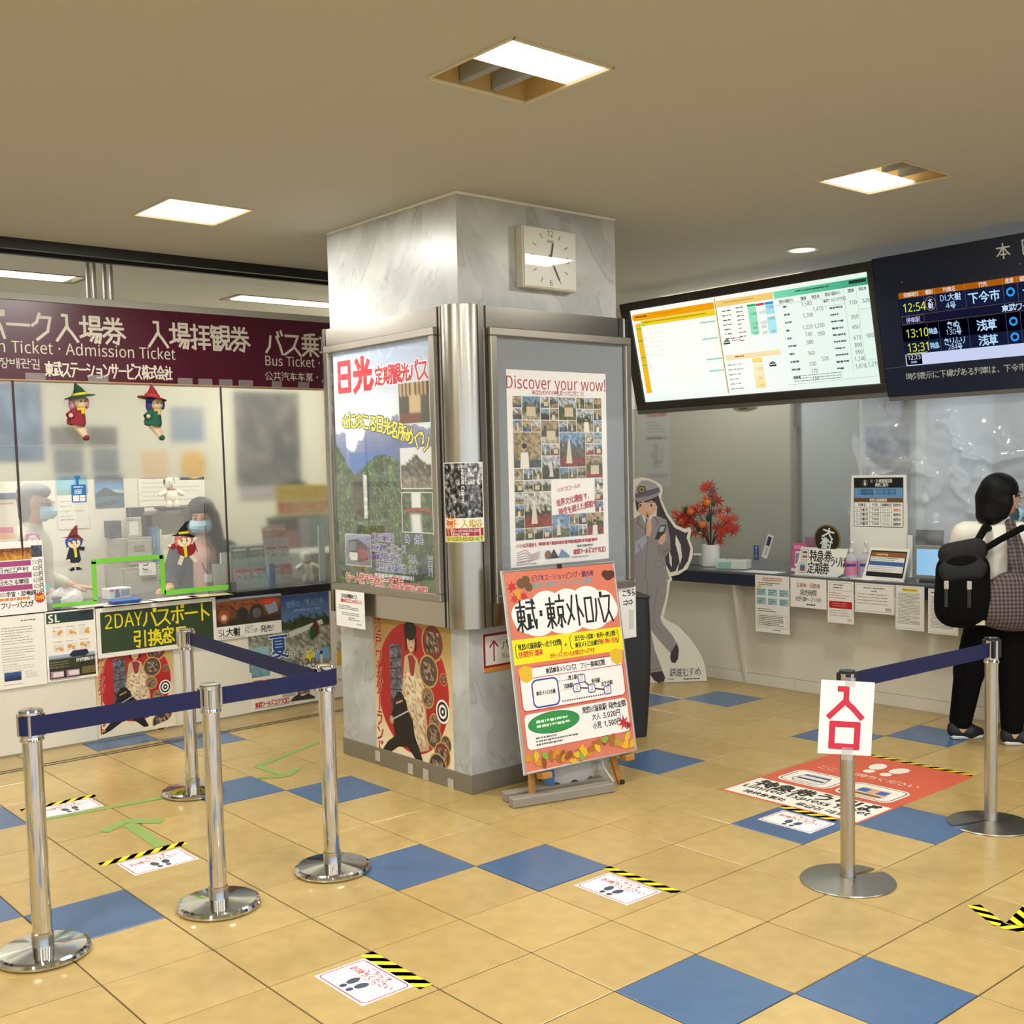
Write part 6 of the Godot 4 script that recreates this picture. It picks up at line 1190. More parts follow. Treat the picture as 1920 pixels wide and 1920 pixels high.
	part("crumpled_film", MB.new().surface(func(u, v):
		var z: float = -0.74 + u * 1.9; var y: float = 2.13 - v * 1.22
		var e: float = 1.0 - absf(nz(u * 1.1 + v * 0.5, v * 0.7 - u * 0.5, 0.018, 71)) * 2.0
		var w: float = pow(clampf(e, 0, 1), 5.0) * 0.07 + absf(nz(u, v * 0.8, 0.02, 72)) * 0.12
		return Vector3(0.02 - w * smoothstep(0.02, 0.3, v) - 0.05 * v * v, y + nz(u, 0.3, 0.05, 4) * 0.06 * v, z + nz(v, u, 0.02, 73) * 0.06), 110, 80), cr, t)
	for z in [-2.5, -2.0, -1.75, -1.5, -1.2, -0.9, -0.62, -0.3, -0.12, 0.1, 0.3]: part("tape", MB.new().span(Vector3(-0.004, 2.1, z), Vector3(-0.003, 2.16, z + 0.13)), M.clear_tape, t)
	# ---- office behind, seen through the film
	struct("wall_office", MB.new().span(Vector3(4.75, 0, -3.46), Vector3(4.85, 3.06, -1.77)), hue("c9c1a6", 0.8))
	struct("door_1", MB.new().span(Vector3(4.84, 0, -1.77), Vector3(4.86, 1.95, -1.64)).span(Vector3(4.8, 1.95, -1.77), Vector3(4.86, 3.06, -1.64)), hue("77706a", 0.6), "dark gap of a door beside the pale wall")
	struct("wall_pale", MB.new().span(Vector3(4.72, 0, -1.64), Vector3(4.85, 3.06, -0.66)), hue("cfd0c6", 0.8))
	struct("wall_grey", MB.new().span(Vector3(5.9, 0, -0.66), Vector3(6.0, 3.06, 4.5)), hue("b9bdbe", 0.8))
	struct("wall_return", MB.new().span(Vector3(4.86, 0, -0.76), Vector3(5.9, 3.06, -0.66)), hue("b9bdbe", 0.8))
	s = sheet("route_notice", "white wall notice with a pink head and a black line map beside the column", "notice", Vector3(4.744, 2.19, -3.44), SE, 0.4, 0.72, "d6d0c2", 100); k = s[1]
	k.rect(34, 8, 58, 14, "c4746a"); k.text("きっぷの", 40, 11, 8, "e6d4cc", {"w": 0.12}); k.small(34, 34, 60, 4, 7, "8a8680", 4, 0.3); k.rect(30, 66, 64, 8, "b9b4aa"); k.small(33, 68, 50, 1, 5, "3a3634", 3, 0.8)
	k.line([Vector2(60, 80), Vector2(60, 140)], 1.2, "3a3634"); k.line([Vector2(78, 90), Vector2(78, 124), Vector2(60, 124)], 1.2, "3a3634"); k.line([Vector2(44, 98), Vector2(44, 110), Vector2(54, 110)], 1.2, "3a3634"); k.small(50, 84, 22, 8, 7, "8a8680", 6, 0.4); k.rect(30, 150, 64, 8, "b9b4aa"); done(s)
	t = thing("wall_clock", "pale round clock on the office wall behind the film", "clock", Vector3(4.715, 2.06, -0.9), SE)
	part("case", MB.new().prism(Ink.new(self, 1).ell_pts(0, 0, 0.15, 0.15, 36), 0.0, 0.03), hue("d3dade"), t); k = Ink.new(self, 0.001); k.z = 0.031; k.line([Vector2(0, 0), Vector2(20, -60)], 8, "55585c"); k.line([Vector2(0, 0), Vector2(50, 90)], 6, "55585c"); ink_part("hands", k, t)
	for q in [[Vector3(4.714, 1.92, -1.07), 0.36, 0.25, "7f95b0", "3f5a84", "row of blue pictures on the office wall behind the film"], [Vector3(4.714, 1.62, -1.07), 0.36, 0.18, "9c9682", "7f8a84", "greenish brown picture below the blue ones behind the film"], [Vector3(5.89, 2.0, 0.1), 0.7, 0.5, "5f6a74", "8a97a4", "dark grey board on the far office wall"], [Vector3(5.89, 1.45, 0.3), 0.5, 0.45, "dfe3ea", "b3bcc8", "pale sheet of paper on the far office wall"], [Vector3(5.89, 2.9, 0.25), 1.2, 0.6, "e9eef2", "cfd8e0", "bright wall panel near the office ceiling"]]:
		s = sheet("wall_picture", q[5], "picture", q[0], SE, q[1], q[2], q[3], 100); s[1].photo(2, 2, 96, q[2] / q[1] * 100 - 4, 12, 8, func(u, v): return mixc(Color(q[3]), Color(q[4]), nz(u * 0.8 + q[0].z, v, 0.15, 5) * 2.2 + 0.45)); done(s)
	solo("office_cabinet", MB.new().box(Vector3(0, 0.8, 0), Vector3(0.45, 1.6, 0.9), 0.01), hue("77797a", 0.5), "grey office cabinet behind the crumpled film", "cabinet", Vector3(5.6, 0, 1.55))
	solo("office_desk", MB.new().box(Vector3(0, 0.71, 0), Vector3(0.6, 0.04, 1.6), 0.005).box(Vector3(0, 0.35, 0.7), Vector3(0.5, 0.69, 0.05)).box(Vector3(0, 0.35, -0.7), Vector3(0.5, 0.69, 0.05)), hue("a9a9a4", 0.5), "pale office desk behind the right counter", "desk", Vector3(5.5, 0, 0.2))
	t = thing("ceiling_sensor", "small cream device under the office ceiling edge below the fare screen", "sensor", Vector3(4.5, 2.115, -2.02)); part("body", MB.new().ball(Vector3.ZERO, Vector3(0.06, 0.035, 0.12), 20, 10), hue("d9cf8a", 0.5), t); part("vent", MB.new().box(Vector3(-0.055, -0.012, 0.02), Vector3(0.01, 0.012, 0.08)), M.black, t); part("stem", MB.new().tube([Vector3(0, 0.02, 0), Vector3(0, 0.9, 0)], 0.012, 8), hue("d9d3b8"), t)
	standee()
func standee():
	var u := 0.001546
	var bs := Basis(Vector3(0.77, 0, 0.638).normalized(), Vector3.UP, Vector3(-0.638, 0, 0.77).normalized())
	bs = bs * Basis(Vector3.RIGHT, -0.02)
	var t := thing("standee", "life size cardboard cut-out of a long haired attendant in grey uniform and cap", "cardboard standee", Vector3(3.471, 0.002, -2.173), bs)
	var k := Ink.new(self, u)
	var o := k.pts([388, 1062, 380, 985, 355, 920, 310, 850, 250, 785, 184, 748, 176, 735, 200, 640, 212, 566, 224, 550, 216, 536, 255, 528, 300, 500, 325, 445, 328, 400, 312, 350, 322, 312, 314, 294, 290, 303, 245, 280, 205, 222, 176, 150, 184, 108, 178, 84, 158, 70, 120, 50, 80, 43, 40, 52, 8, 84, -10, 140, -20, 200, -58, 300, -80, 420, -70, 500, -20, 556, -26, 620, 2, 690, 36, 780, 30, 900, 40, 1000, 30, 1064])
	var pl := PackedVector2Array()
	for p in o: pl.append(Vector2((p.x - 96) * u, (1064 - p.y) * u))
	part("board", MB.new().prism(pl, -0.008, 0.0), hue("dcd6c2", 0.5), t)
	part("strut", MB.new().span(Vector3(0.1, 0.0, -0.22), Vector3(0.12, 0.5, -0.009)), hue("b9b19c"), t)
	# hair behind
	var hair := "2c2028"; var grey := "8d8784"; var dark := "6e686a"; var skin := "d9a884"
	k.fill(k.pts([160, 128, 176, 180, 200, 236, 240, 296, 292, 322, 306, 316, 298, 346, 316, 400, 304, 460, 276, 500, 250, 512, 258, 470, 240, 510, 214, 516, 190, 470, 176, 380, 150, 240]), hair)
	k.fill(k.pts([244, 330, 268, 380, 274, 440, 262, 480, 256, 430, 242, 376]), "dcd6c2"); k.fill(k.pts([208, 400, 222, 440, 222, 490, 212, 470]), "dcd6c2")
	k.fill(k.pts([10, 150, -6, 220, -40, 320, -60, 430, -40, 480, -10, 400, 20, 260, 40, 150]), hair)
	# trousers and shoes
	k.fill(k.pts([30, 560, 200, 556, 190, 640, 160, 740, 172, 770, 220, 830, 250, 890, 210, 920, 150, 850, 112, 800, 96, 760]), grey); k.fill(k.pts([30, 560, 118, 560, 104, 700, 112, 800, 130, 900, 152, 960, 168, 1010, 96, 1020, 84, 940, 70, 830, 46, 740]), grey)
	k.line([Vector2(100, 580), Vector2(96, 680), Vector2(104, 780)], 4, dark); k.line([Vector2(150, 580), Vector2(132, 690), Vector2(128, 760), Vector2(170, 820)], 3, dark); k.line([Vector2(92, 1002), Vector2(160, 990)], 3, dark); k.line([Vector2(206, 900), Vector2(246, 870)], 3, dark)
	k.fill(k.pts([210, 915, 240, 870, 250, 900, 246, 945, 232, 968, 212, 964, 206, 940]), "3a2428"); k.fill(k.pts([100, 1014, 166, 1006, 180, 1040, 172, 1060, 146, 1064, 124, 1052]), "3a2428")
	# jacket
	k.fill(k.pts([30, 250, 70, 226, 120, 236, 160, 236, 200, 256, 214, 330, 218, 400, 190, 440, 196, 500, 210, 550, 150, 566, 104, 574, 40, 560, 20, 420]), grey)
	k.fill(k.pts([78, 230, 104, 300, 132, 236]), "cfd6da"); k.line([Vector2(64, 240), Vector2(56, 270), Vector2(92, 300)], 4, "8a3a3a"); k.line([Vector2(140, 238), Vector2(160, 268), Vector2(148, 282)], 4, "8a3a3a"); k.fill(k.pts([98, 240, 106, 250, 102, 320, 92, 322]), "4a5a6c")
	k.line([Vector2(106, 330), Vector2(98, 430), Vector2(94, 480), Vector2(90, 530), Vector2(100, 572)], 3, dark); k.line([Vector2(140, 462), Vector2(176, 456), Vector2(178, 486), Vector2(142, 490)], 2.4, dark, true); k.ell(92, 456, 5, 5, dark)
	k.fill(k.pts([44, 360, 92, 330, 104, 352, 76, 400, 40, 420]), "9fa8b4"); k.line([Vector2(58, 372), Vector2(70, 404)], 4, "8a3a3a"); k.fill(k.pts([150, 380, 216, 360, 218, 404, 188, 444, 150, 420]), "827c7a"); k.line([Vector2(178, 420), Vector2(212, 396)], 4, "8a3a3a")
	# face and cap
	k.ell(102, 186, 50, 48, skin, 36); k.fill(k.pts([90, 220, 122, 220, 116, 246, 96, 246]), "cf9c78"); k.fill(k.pts([46, 150, 160, 130, 158, 196, 146, 170, 128, 158, 100, 168, 82, 160, 66, 190, 54, 214]), hair)
	for x in [72, 126]: k.ell(x, 180, 9, 11, "e9e2da", 18); k.ell(x, 181, 6.5, 9, "5a3a2c", 16)
	k.line([Vector2(60, 168), Vector2(82, 166)], 3, hair); k.line([Vector2(114, 166), Vector2(138, 168)], 3, hair); k.line([Vector2(96, 214), Vector2(104, 217), Vector2(112, 213)], 2.4, "a84a3c")
	k.fill(k.pts([44, 150, 50, 90, 80, 58, 110, 58, 150, 76, 166, 96, 168, 122, 130, 146, 90, 160, 60, 164]), "9c9896"); k.fill(k.pts([46, 122, 168, 94, 170, 118, 120, 134, 48, 146]), "5a565c"); k.fill(k.pts([44, 146, 120, 134, 168, 118, 156, 138, 110, 156, 64, 166]), "8d8a8c"); k.ell(80, 104, 21, 20, "3a3024"); k.ell(80, 104, 15, 14, "a38a4a"); k.ell(80, 104, 8, 8, "5a4a2c")
	# hands, pen and phone
	k.fill(k.pts([100, 268, 110, 258, 126, 266, 126, 300, 116, 336, 98, 332]), skin); k.line([Vector2(106, 228), Vector2(110, 256)], 7, "3a2a2a"); k.line([Vector2(108, 244), Vector2(112, 274)], 9, skin)
	k.fill(k.pts([166, 282, 200, 278, 186, 330, 172, 354, 140, 350]), "26262a"); k.fill(k.pts([168, 288, 192, 286, 182, 312, 160, 314]), "aab4ba"); k.fill(k.pts([158, 356, 170, 336, 196, 316, 194, 352, 178, 378, 160, 374]), skin)
	k.text("鉄道むすめ", 202, 992, 40, "3a4650", {"w": 0.075, "sx": 0.78}); k.small(250, 1036, 60, 1, 5, "b9a98a", 3, 0.6); k.small(192, 1046, 60, 1, 8, "55524a", 4, 0.6); k.small(270, 1046, 92, 1, 8, "1d1c1a", 8, 0.8)
	part("print", k, M.ink, t, Vector3(-96 * u, 1064 * u, 0.0))
func screens():
	var sn := sin(0.225); var cs := cos(0.225)
	var PB := Basis(Vector3(0, 0, 1), Vector3(-sn, cs, 0), Vector3(-cs, -sn, 0)); var O := Vector3(3.98, 2.13, 0)
	var t := thing("fare_screen", "large bright fare and timetable screen in a black frame above the right counter", "screen", O, PB)
	part("frame", MB.new().span(Vector3(-2.72, -0.01, -0.09), Vector3(-0.455, 0.0505, 0.0), 0.003).span(Vector3(-2.72, 0.793, -0.09), Vector3(-0.455, 0.855, 0.0), 0.003).span(Vector3(-2.72, 0.05, -0.09), Vector3(-2.622, 0.794, 0.0), 0.003).span(Vector3(-0.497, 0.05, -0.09), Vector3(-0.455, 0.794, 0.0), 0.003), mat("screen_frame", "242019", 0.45), t)
	part("back", MB.new().span(Vector3(-2.7, 0.0, -0.09), Vector3(-0.46, 0.84, -0.02)), M.black, t)
	part("grey_lip", MB.new().span(Vector3(-2.72, -0.045, -0.05), Vector3(-0.455, -0.01, -0.004), 0.002), mat("lip", "5f5d58", 0.5), t)
	var k := Ink.new(self, 0.001); k.z = 0.0
	k.photo(0, 0, 2124, 742, 24, 10, func(u, v): return mixc(mixc(Color("fffff4"), Color("fdfffb"), v), Color("dff6ea"), smoothstep(0.42, 1.0, u) * 0.8 + 0.5 * smoothstep(0.9, 1.0, v) * (1.0 - u)))
	k.rr(10, 36, 830, 52, 20, "f2a312"); k.rect(90, 90, 750, 44, "f4d22a"); k.rect(30, 110, 56, 560, "f5b81a"); k.rect(90, 96, 50, 40, "b9dc2c")
	k.small(40, 52, 140, 1, 18, "5a3a08", 3, 0.8); k.small(230, 54, 560, 1, 12, "c9860c", 4, 0.6); k.small(120, 104, 700, 1, 16, "b8860c", 8, 0.7)
	for i in 26: k.rect(32, 118 + i * 21, 52, 3, "f9d860"); 
	for y in [0.17, 0.3, 0.48, 0.565]: k.rect(32, 742 * y + 20, 56, 12, "7fb83a")
	for q in [[680, 170], [680, 295], [690, 450], [700, 540]]: k.rect(q[0], q[1], 150, 10, "8fd8b4")
	for y in [230, 290, 355, 450]: k.line(k.rr_pts(104, y, 14, 14, 3), 2, "e0603a", true)
	for i in 7: k.small(140, 160 + i * 36, 300, 1, 12, "f3ecc0", i, 0.4, 0.6)
	k.photo(838, 20, 14, 700, 1, 4, func(u, v): return Color("fbe6a8")); k.rect(849, 10, 5, 715, "4a4a48")
	k.rect(860, 32, 510, 48, "f5cf7a"); k.small(930, 50, 300, 1, 14, "c9963a", 3, 0.6)
	k.small(900, 110, 90, 7, 34, "4a5048", 5, 0.25); k.small(1030, 100, 70, 9, 30, "6a6e68", 7, 0.3)
	k.rect(1134, 94, 74, 16, "2fa866"); k.rect(1210, 96, 74, 16, "c9446a"); k.rect(1288, 96, 74, 16, "2f8fd0"); k.rect(1136, 112, 72, 200, "9be8c0"); k.rect(1290, 112, 74, 70, "a9e2f0"); k.rect(1290, 200, 74, 120, "b4ecf0")
	for q in [["1,360", 1150, 150], ["1,470", 1224, 150], ["1,050", 1298, 120], ["1,050", 1298, 200], ["1,150", 1150, 222], ["1,250", 1224, 222], ["840", 1160, 252], ["950", 1236, 252], ["520", 1160, 294], ["520", 1236, 294], ["520", 1310, 294]]: k.text(q[0], q[1], q[2], 24, "3f5a52", {"sx": 0.95})
	for q in [[905, 336], [1284, 534]]: k.fill(k.pts([q[0] - 32, q[1] + 14, q[0] - 26, q[1] - 2, q[0], q[1] - 16, q[0] + 26, q[1] - 2, q[0] + 32, q[1] + 14, q[0] + 26, q[1] + 22, q[0] - 26, q[1] + 22]), "22302c"); k.rect(q[0] - 26, q[1] + 2, 52, 9, "cfe0d8"); k.ell(q[0], q[1] - 6, 6, 5, "d9a83a", 10)
	k.line([Vector2(960, 322), Vector2(1030, 318), Vector2(1030, 336), Vector2(960, 338)], 4, "d04a4a", true)
	k.rect(876, 440, 490, 38, "fae6b4"); k.rect(1110, 482, 90, 36, "f9df7a"); k.photo(1110, 530, 92, 176, 3, 4, func(u, v): return mixc(Color("fdf3cc"), Color("fae8a0"), v)); k.small(960, 452, 90, 1, 16, "8a6a2a", 3, 0.8); k.small(880, 510, 180, 6, 36, "a9b0a4", 6, 0.28, 0.8); k.text("1,150", 1134, 550, 22, "c9a23a"); k.text("760", 1140, 620, 22, "c9a23a"); k.text("520", 1146, 672, 22, "c9a23a")
	k.photo(1376, 32, 748, 50, 6, 1, func(u, v): return mixc(Color("7fe0b4"), Color("3f9f78"), u)); k.small(1560, 48, 300, 1, 16, "2a5a44", 3, 0.7); k.rect(1980, 40, 130, 22, "2a3a34")
	k.text("鬼怒川温泉から", 1410, 96, 24, "3a4440", {"w": 0.1, "sx": 0.75}); k.text("運賃", 1590, 96, 24, "3a4440", {"w": 0.1}); k.text("特急券", 1680, 96, 24, "3a4440", {"w": 0.1, "sx": 0.9}); k.text("鬼怒川温泉から", 1786, 94, 24, "3a4440", {"w": 0.1, "sx": 0.75}); k.text("運賃", 1964, 92, 24, "3a4440", {"w": 0.1}); k.text("特急券", 2046, 92, 22, "3a4440", {"w": 0.1, "sx": 0.9})
	k.text("東武ワールドスクウェア", 1770, 136, 24, "3a4440", {"w": 0.1, "sx": 0.66})
	for q in [["1,580", 1590, 130], ["1,470", 1676, 176], ["1,390", 1590, 210], ["1,220", 1574, 290], ["1,250", 1668, 290], ["740", 1590, 340], ["950", 1690, 346], ["580", 1590, 396], ["360", 1590, 474], ["520", 1694, 520], ["200", 1590, 548], ["170", 1598, 600], ["150", 1598, 652], ["150", 1964, 166], ["520", 2062, 166], ["350", 1964, 262], ["450", 1964, 330], ["670", 1964, 402], ["900", 2062, 398], ["890", 1964, 452], ["990", 1964, 500], ["1,240", 1950, 546], ["1,870", 1950, 596], ["1,210", 2046, 588]]: k.text(q[0], q[1], q[2], 34, "3c4a46", {"sx": 0.95})
	for i in 10: k.small(1440, 140 + i * 56, 90, 1, 22, "5a6a64", 20 + i, 0.7, 0.8); k.small(1810, 196 + i * 46, 110, 1, 20, "4a5a54", 40 + i, 0.7, 0.9)
	for q in [[1764, 90, 1764, 150], [1934, 84, 1934, 640], [2030, 84, 2030, 620], [1376, 130, 1760, 126], [1770, 186, 1930, 184], [2030, 236, 2124, 234], [2030, 580, 2124, 576], [2030, 626, 2124, 622], [1390, 700, 2110, 690]]: k.line([Vector2(q[0], q[1]), Vector2(q[2], q[3])], 2, "8fa8a0")
	k.small(1450, 640, 560, 3, 18, "77857f", 8, 0.35, 0.7)
	part("screen", k, M.screen, t, Vector3(-2.622, 0.793, -0.012))
	var l := AreaLight3D.new(); l.name = "screen_light"; l.area_size = Vector2(2.1, 0.72); l.light_energy = 0.7; l.light_color = Color("eafff4"); l.area_range = 12; l.area_attenuation = 2; l.shadow_enabled = true; l.position = Vector3(-1.56, 0.42, 0.02)
	t.add_child(l)
	# ---- departures board in its navy panel
	t = thing("departure_board", "navy departure board with an orange headed train list at the right picture edge", "departure board", O, PB)
	var pn := MB.new()
	for q in [[-0.45, -0.045, 3.5, 0.15], [-0.45, 0.625, 3.5, 0.866], [-0.45, 0.15, -0.296, 0.625], [1.1, 0.15, 3.5, 0.625]]: pn.span(Vector3(q[0], q[1], -0.1), Vector3(q[2], q[3], 0.0), 0.0015)
	part("panel", pn, M.navy_panel, t); part("panel_joint", MB.new().span(Vector3(-0.43, 0.672, 0.0), Vector3(3.4, 0.675, 0.0015)), M.black, t)
	for q in [[-0.256, 0.691], [0.509, 0.693]]: part("screw", MB.new().ball(Vector3(q[0], q[1], 0.001), Vector3(0.004, 0.004, 0.002), 10, 6), M.alu, t)
	k = Ink.new(self, 1.0); k.z = 0.001
	k.text("本日の", 0.372, -0.832, 0.092, "d2d6d6", {"w": 0.09, "ls": 0.058, "sx": 0.95}); k.text("時刻表示に下線がある列車は、下今市", -0.302, -0.107, 0.0455, "b9bcb8", {"w": 0.09, "sx": 1.02}); ink_part("lettering", k, t)
	k = Ink.new(self, 0.001)
	k.rect(0, 0, 1396, 475, "15182a"); k.rect(0, 0, 1396, 38, "a85a14")
	k.rect(0, 38, 1396, 108, "1c1f3a"); k.rect(0, 146, 1396, 66, "191c33"); k.rect(0, 150, 1396, 2.5, "6a5a4c"); k.rect(0, 206, 1396, 2.5, "6a5a4c"); k.line([Vector2(6, 156), Vector2(160, 156), Vector2(160, 202), Vector2(6, 202)], 2, "6a5a4c", true)
	k.rect(0, 212, 1396, 106, "0a0b14"); k.rect(0, 318, 1396, 82, "1c1f3a"); k.rect(0, 400, 1396, 75, "c9d2f0"); k.fill(k.rr_pts(4, 403, 110, 68, 6), "14141c"); k.line(k.rr_pts(4, 403, 110, 68, 6), 2.5, "d9d9e6", true)
	for x in [172, 249, 444, 682, 770]:
		for q in [[0, 36], [42, 142], [214, 316], [322, 398]]: k.rect(x, q[0], 2.5, q[1] - q[0], "55586c" if q[0] else "c98a4a")
	for q in [["発車時刻", 86, 0.9], ["種別", 210, 0.9], ["列車名", 346, 1.0], ["行先", 562, 1.0], ["座席", 726, 0.9], ["個室", 812, 0.9]]: k.text(q[0], q[1], 5, 28, "e6d4cc", {"al": 1, "w": 0.12, "sx": q[2]})
	for q in [["12:54", 66, 0], ["13:10", 232, 0], ["13:31", 324, 1]]: k.text(q[0], 18, q[1], 68, "dfe83a", {"sx": 0.88}); 
	k.rect(14, 394, 140, 3, "dfe83a")
	k.ell(212, 92, 36, 44, "a98a6a", 30); k.ell(212, 92, 33, 41, "1c1824", 30); k.text("大", 212, 60, 32, "c9d6f4", {"al": 1, "w": 0.14}); k.text("樹", 212, 88, 36, "c9d6f4", {"al": 1, "w": 0.13})
	k.text("DL大樹", 346, 46, 46, "b4d4f4", {"al": 1, "w": 0.11, "sx": 0.92}); k.text("4号", 346, 98, 42, "b4d4f4", {"al": 1, "w": 0.12}); k.text("下今市", 562, 60, 66, "b4dcfa", {"al": 1, "w": 0.12, "sx": 1.02})
	k.text("停車駅", 82, 163, 34, "aab4d6", {"al": 1, "w": 0.11, "sx": 0.95}); k.text("東武ワールドスクウェア", 664, 158, 42, "c9e0fa", {"w": 0.12})
	for q in [[268, 240, 46], [360, 330, 44]]: k.text("特急", 211, q[0] - 22, 38, "9fd0f0", {"al": 1, "w": 0.13, "sx": 0.82})
	k.text("きぬ", 346, 218, 42, "b4d4f4", {"al": 1, "w": 0.12}); k.text("130号", 346, 264, 42, "b4d4f4", {"al": 1, "w": 0.12, "sx": 0.9}); k.text("きりふり", 346, 322, 40, "b4d4f4", {"al": 1, "w": 0.12, "sx": 0.9}); k.text("284号", 346, 360, 38, "b4d4f4", {"al": 1, "w": 0.12, "sx": 0.9})
	k.text("浅草", 562, 232, 66, "b4dcfa", {"al": 1, "w": 0.12, "sx": 0.95}); k.text("浅草", 562, 326, 64, "b4dcfa", {"al": 1, "w": 0.12, "sx": 0.95})
	for y in [88, 264, 358]: k.ell(727, y, 26, 27, "2f9ff0", 28); k.ell(727, y, 15, 15, "15182a", 24)
	k.rect(800, 84, 60, 8, "b4d4f4"); k.text("全席指定", 800, 240, 50, "b4d4f4", {"w": 0.11}); k.text("12:23", 60, 405, 34, "e6e6f0", {"al": 1}); k.small(34, 446, 50, 1, 18, "8fa0c4", 3, 0.9)
	part("screen", k, M.screen, t, Vector3(-0.296, 0.625, -0.012))
	part("grey_lip", MB.new().span(Vector3(-0.45, -0.075, -0.06), Vector3(3.5, -0.045, -0.004), 0.002), mat("lip", "5f5d58", 0.5), t)
func blob(prims: Array, cell: float, k: float) -> MB:   # smooth union of tapered capsules [a, b, ra, rb] and balls [centre, radii], meshed as surface nets
	var lo := Vector3.ONE * 99.0; var hi := Vector3.ONE * -99.0
	for p in prims:
		var m: float = maxf(p[2], p[3]) if p.size() > 2 else maxf(p[1].x, maxf(p[1].y, p[1].z))
		for q in ([p[0], p[1]] if p.size() > 2 else [p[0]]):
			lo = lo.min(q - Vector3.ONE * (m + 3 * cell)); hi = hi.max(q + Vector3.ONE * (m + 3 * cell))
	var n := Vector3i(((hi - lo) / cell).ceil()) + Vector3i.ONE
	var f := PackedFloat32Array(); f.resize(n.x * n.y * n.z); f.fill(0.5)
	for p in prims:
		var cap: bool = p.size() > 2
		var a: Vector3 = p[0]; var b: Vector3 = p[1] if cap else p[0]
		var m: float = (maxf(p[2], p[3]) if cap else maxf(p[1].x, maxf(p[1].y, p[1].z))) + k + 2 * cell
		var i0 := Vector3i(((a.min(b) - Vector3.ONE * m - lo) / cell).floor()).clamp(Vector3i.ZERO, n - Vector3i.ONE); var i1 := Vector3i(((a.max(b) + Vector3.ONE * m - lo) / cell).ceil()).clamp(Vector3i.ZERO, n - Vector3i.ONE)
		var ab := b - a; var l2 := maxf(ab.length_squared(), 1e-9)
		for z in range(i0.z, i1.z + 1):
			for y in range(i0.y, i1.y + 1):
				for x in range(i0.x, i1.x + 1):
					var q := lo + Vector3(x, y, z) * cell - a
					var d: float
					if cap:
						var t := clampf(q.dot(ab) / l2, 0, 1)
						d = (q - ab * t).length() - lerpf(p[2], p[3], t)
					else:
						var r: Vector3 = p[1]
						d = ((q / r).length() - 1.0) * minf(r.x, minf(r.y, r.z))
					var i := x + n.x * (y + n.y * z)
					var e := f[i]
					var h := maxf(k - absf(d - e), 0.0) / k
					f[i] = minf(d, e) - h * h * k * 0.25
	var mb := MB.new()
	var at := PackedInt32Array(); at.resize(f.size()); at.fill(-1)
	var off := [0, 1, n.x, n.x + 1, n.x * n.y, n.x * n.y + 1, n.x * n.y + n.x, n.x * n.y + n.x + 1]
	for z in n.z - 1:
		for y in n.y - 1:
			for x in n.x - 1:
				var i := x + n.x * (y + n.y * z)
				var neg := 0
				for c in 8:
					if f[i + off[c]] < 0.0: neg += 1
				if neg == 0 or neg == 8: continue
				var s := Vector3.ZERO; var w := 0
				for ax in 3:
					for c in 8:
						if c & (1 << ax): continue
						var u := f[i + off[c]]; var v := f[i + off[c | (1 << ax)]]
						if (u < 0.0) == (v < 0.0): continue
						var p := Vector3(c & 1, (c >> 1) & 1, (c >> 2) & 1)
						p[ax] += u / (u - v)
						s += p; w += 1
				var g := Vector3(f[i + 1] - f[i] + f[i + off[7]] - f[i + off[6]], f[i + off[2]] - f[i] + f[i + off[7]] - f[i + off[5]], f[i + off[4]] - f[i] + f[i + off[7]] - f[i + off[3]])
				at[i] = mb.put(lo + (Vector3(x, y, z) + s / w) * cell, g if g.length() > 1e-6 else Vector3.UP)
	var st := [1, n.x, n.x * n.y]
	for z in range(1, n.z - 1):
		for y in range(1, n.y - 1):
			for x in range(1, n.x - 1):
				var i := x + n.x * (y + n.y * z)
				for ax in 3:
					if (f[i] < 0.0) == (f[i + st[ax]] < 0.0): continue
					var u: int = st[(ax + 1) % 3]; var v: int = st[(ax + 2) % 3]
					var q := [at[i - u - v], at[i - v], at[i], at[i - u]]
					if q.has(-1): continue
					if f[i] < 0.0: mb.ix.append_array([q[0], q[2], q[1], q[0], q[3], q[2]])
					else: mb.ix.append_array([q[0], q[1], q[2], q[0], q[2], q[3]])
	return mb
func joined(a: MB, b: MB) -> MB:
	var o := a.v.size()
	a.v.append_array(b.v); a.n.append_array(b.n); a.uv.append_array(b.uv)
	for i in b.ix: a.ix.append(i + o)
	return a
func V(x: float, y: float, z: float) -> Vector3:
	return Vector3(x, y, z)
func head(c: Vector3, fwd: Vector3, s := 1.0) -> MB:   # skull, jaw, nose, brows, lips and ears of a head that looks along fwd
	var r := fwd.cross(Vector3.UP).normalized(); var u := r.cross(fwd).normalized()
	var q := func(x, y, z): return c + (r * x + u * y + fwd * z) * s
	var p := [[c + u * 0.02 * s - fwd * 0.012 * s, V(0.078, 0.095, 0.09) * s], [(q as Callable).call(0, -0.035, 0.02), V(0.062, 0.07, 0.065) * s], [(q as Callable).call(0, -0.088, 0.045), V(0.03, 0.026, 0.03) * s], [(q as Callable).call(0, 0.005, 0.088), (q as Callable).call(0, -0.03, 0.104), 0.009 * s, 0.014 * s], [(q as Callable).call(-0.03, 0.02, 0.076), (q as Callable).call(0.03, 0.02, 0.076), 0.011 * s, 0.011 * s], [(q as Callable).call(-0.016, -0.062, 0.082), (q as Callable).call(0.016, -0.062, 0.082), 0.008 * s, 0.008 * s]]
	for e in [-1, 1]: p.append([(q as Callable).call(0.074 * e, 0.012, -0.004), (q as Callable).call(0.073 * e, -0.026, 0.002), 0.016 * s, 0.011 * s])
	return blob(p, 0.0055, 0.022)
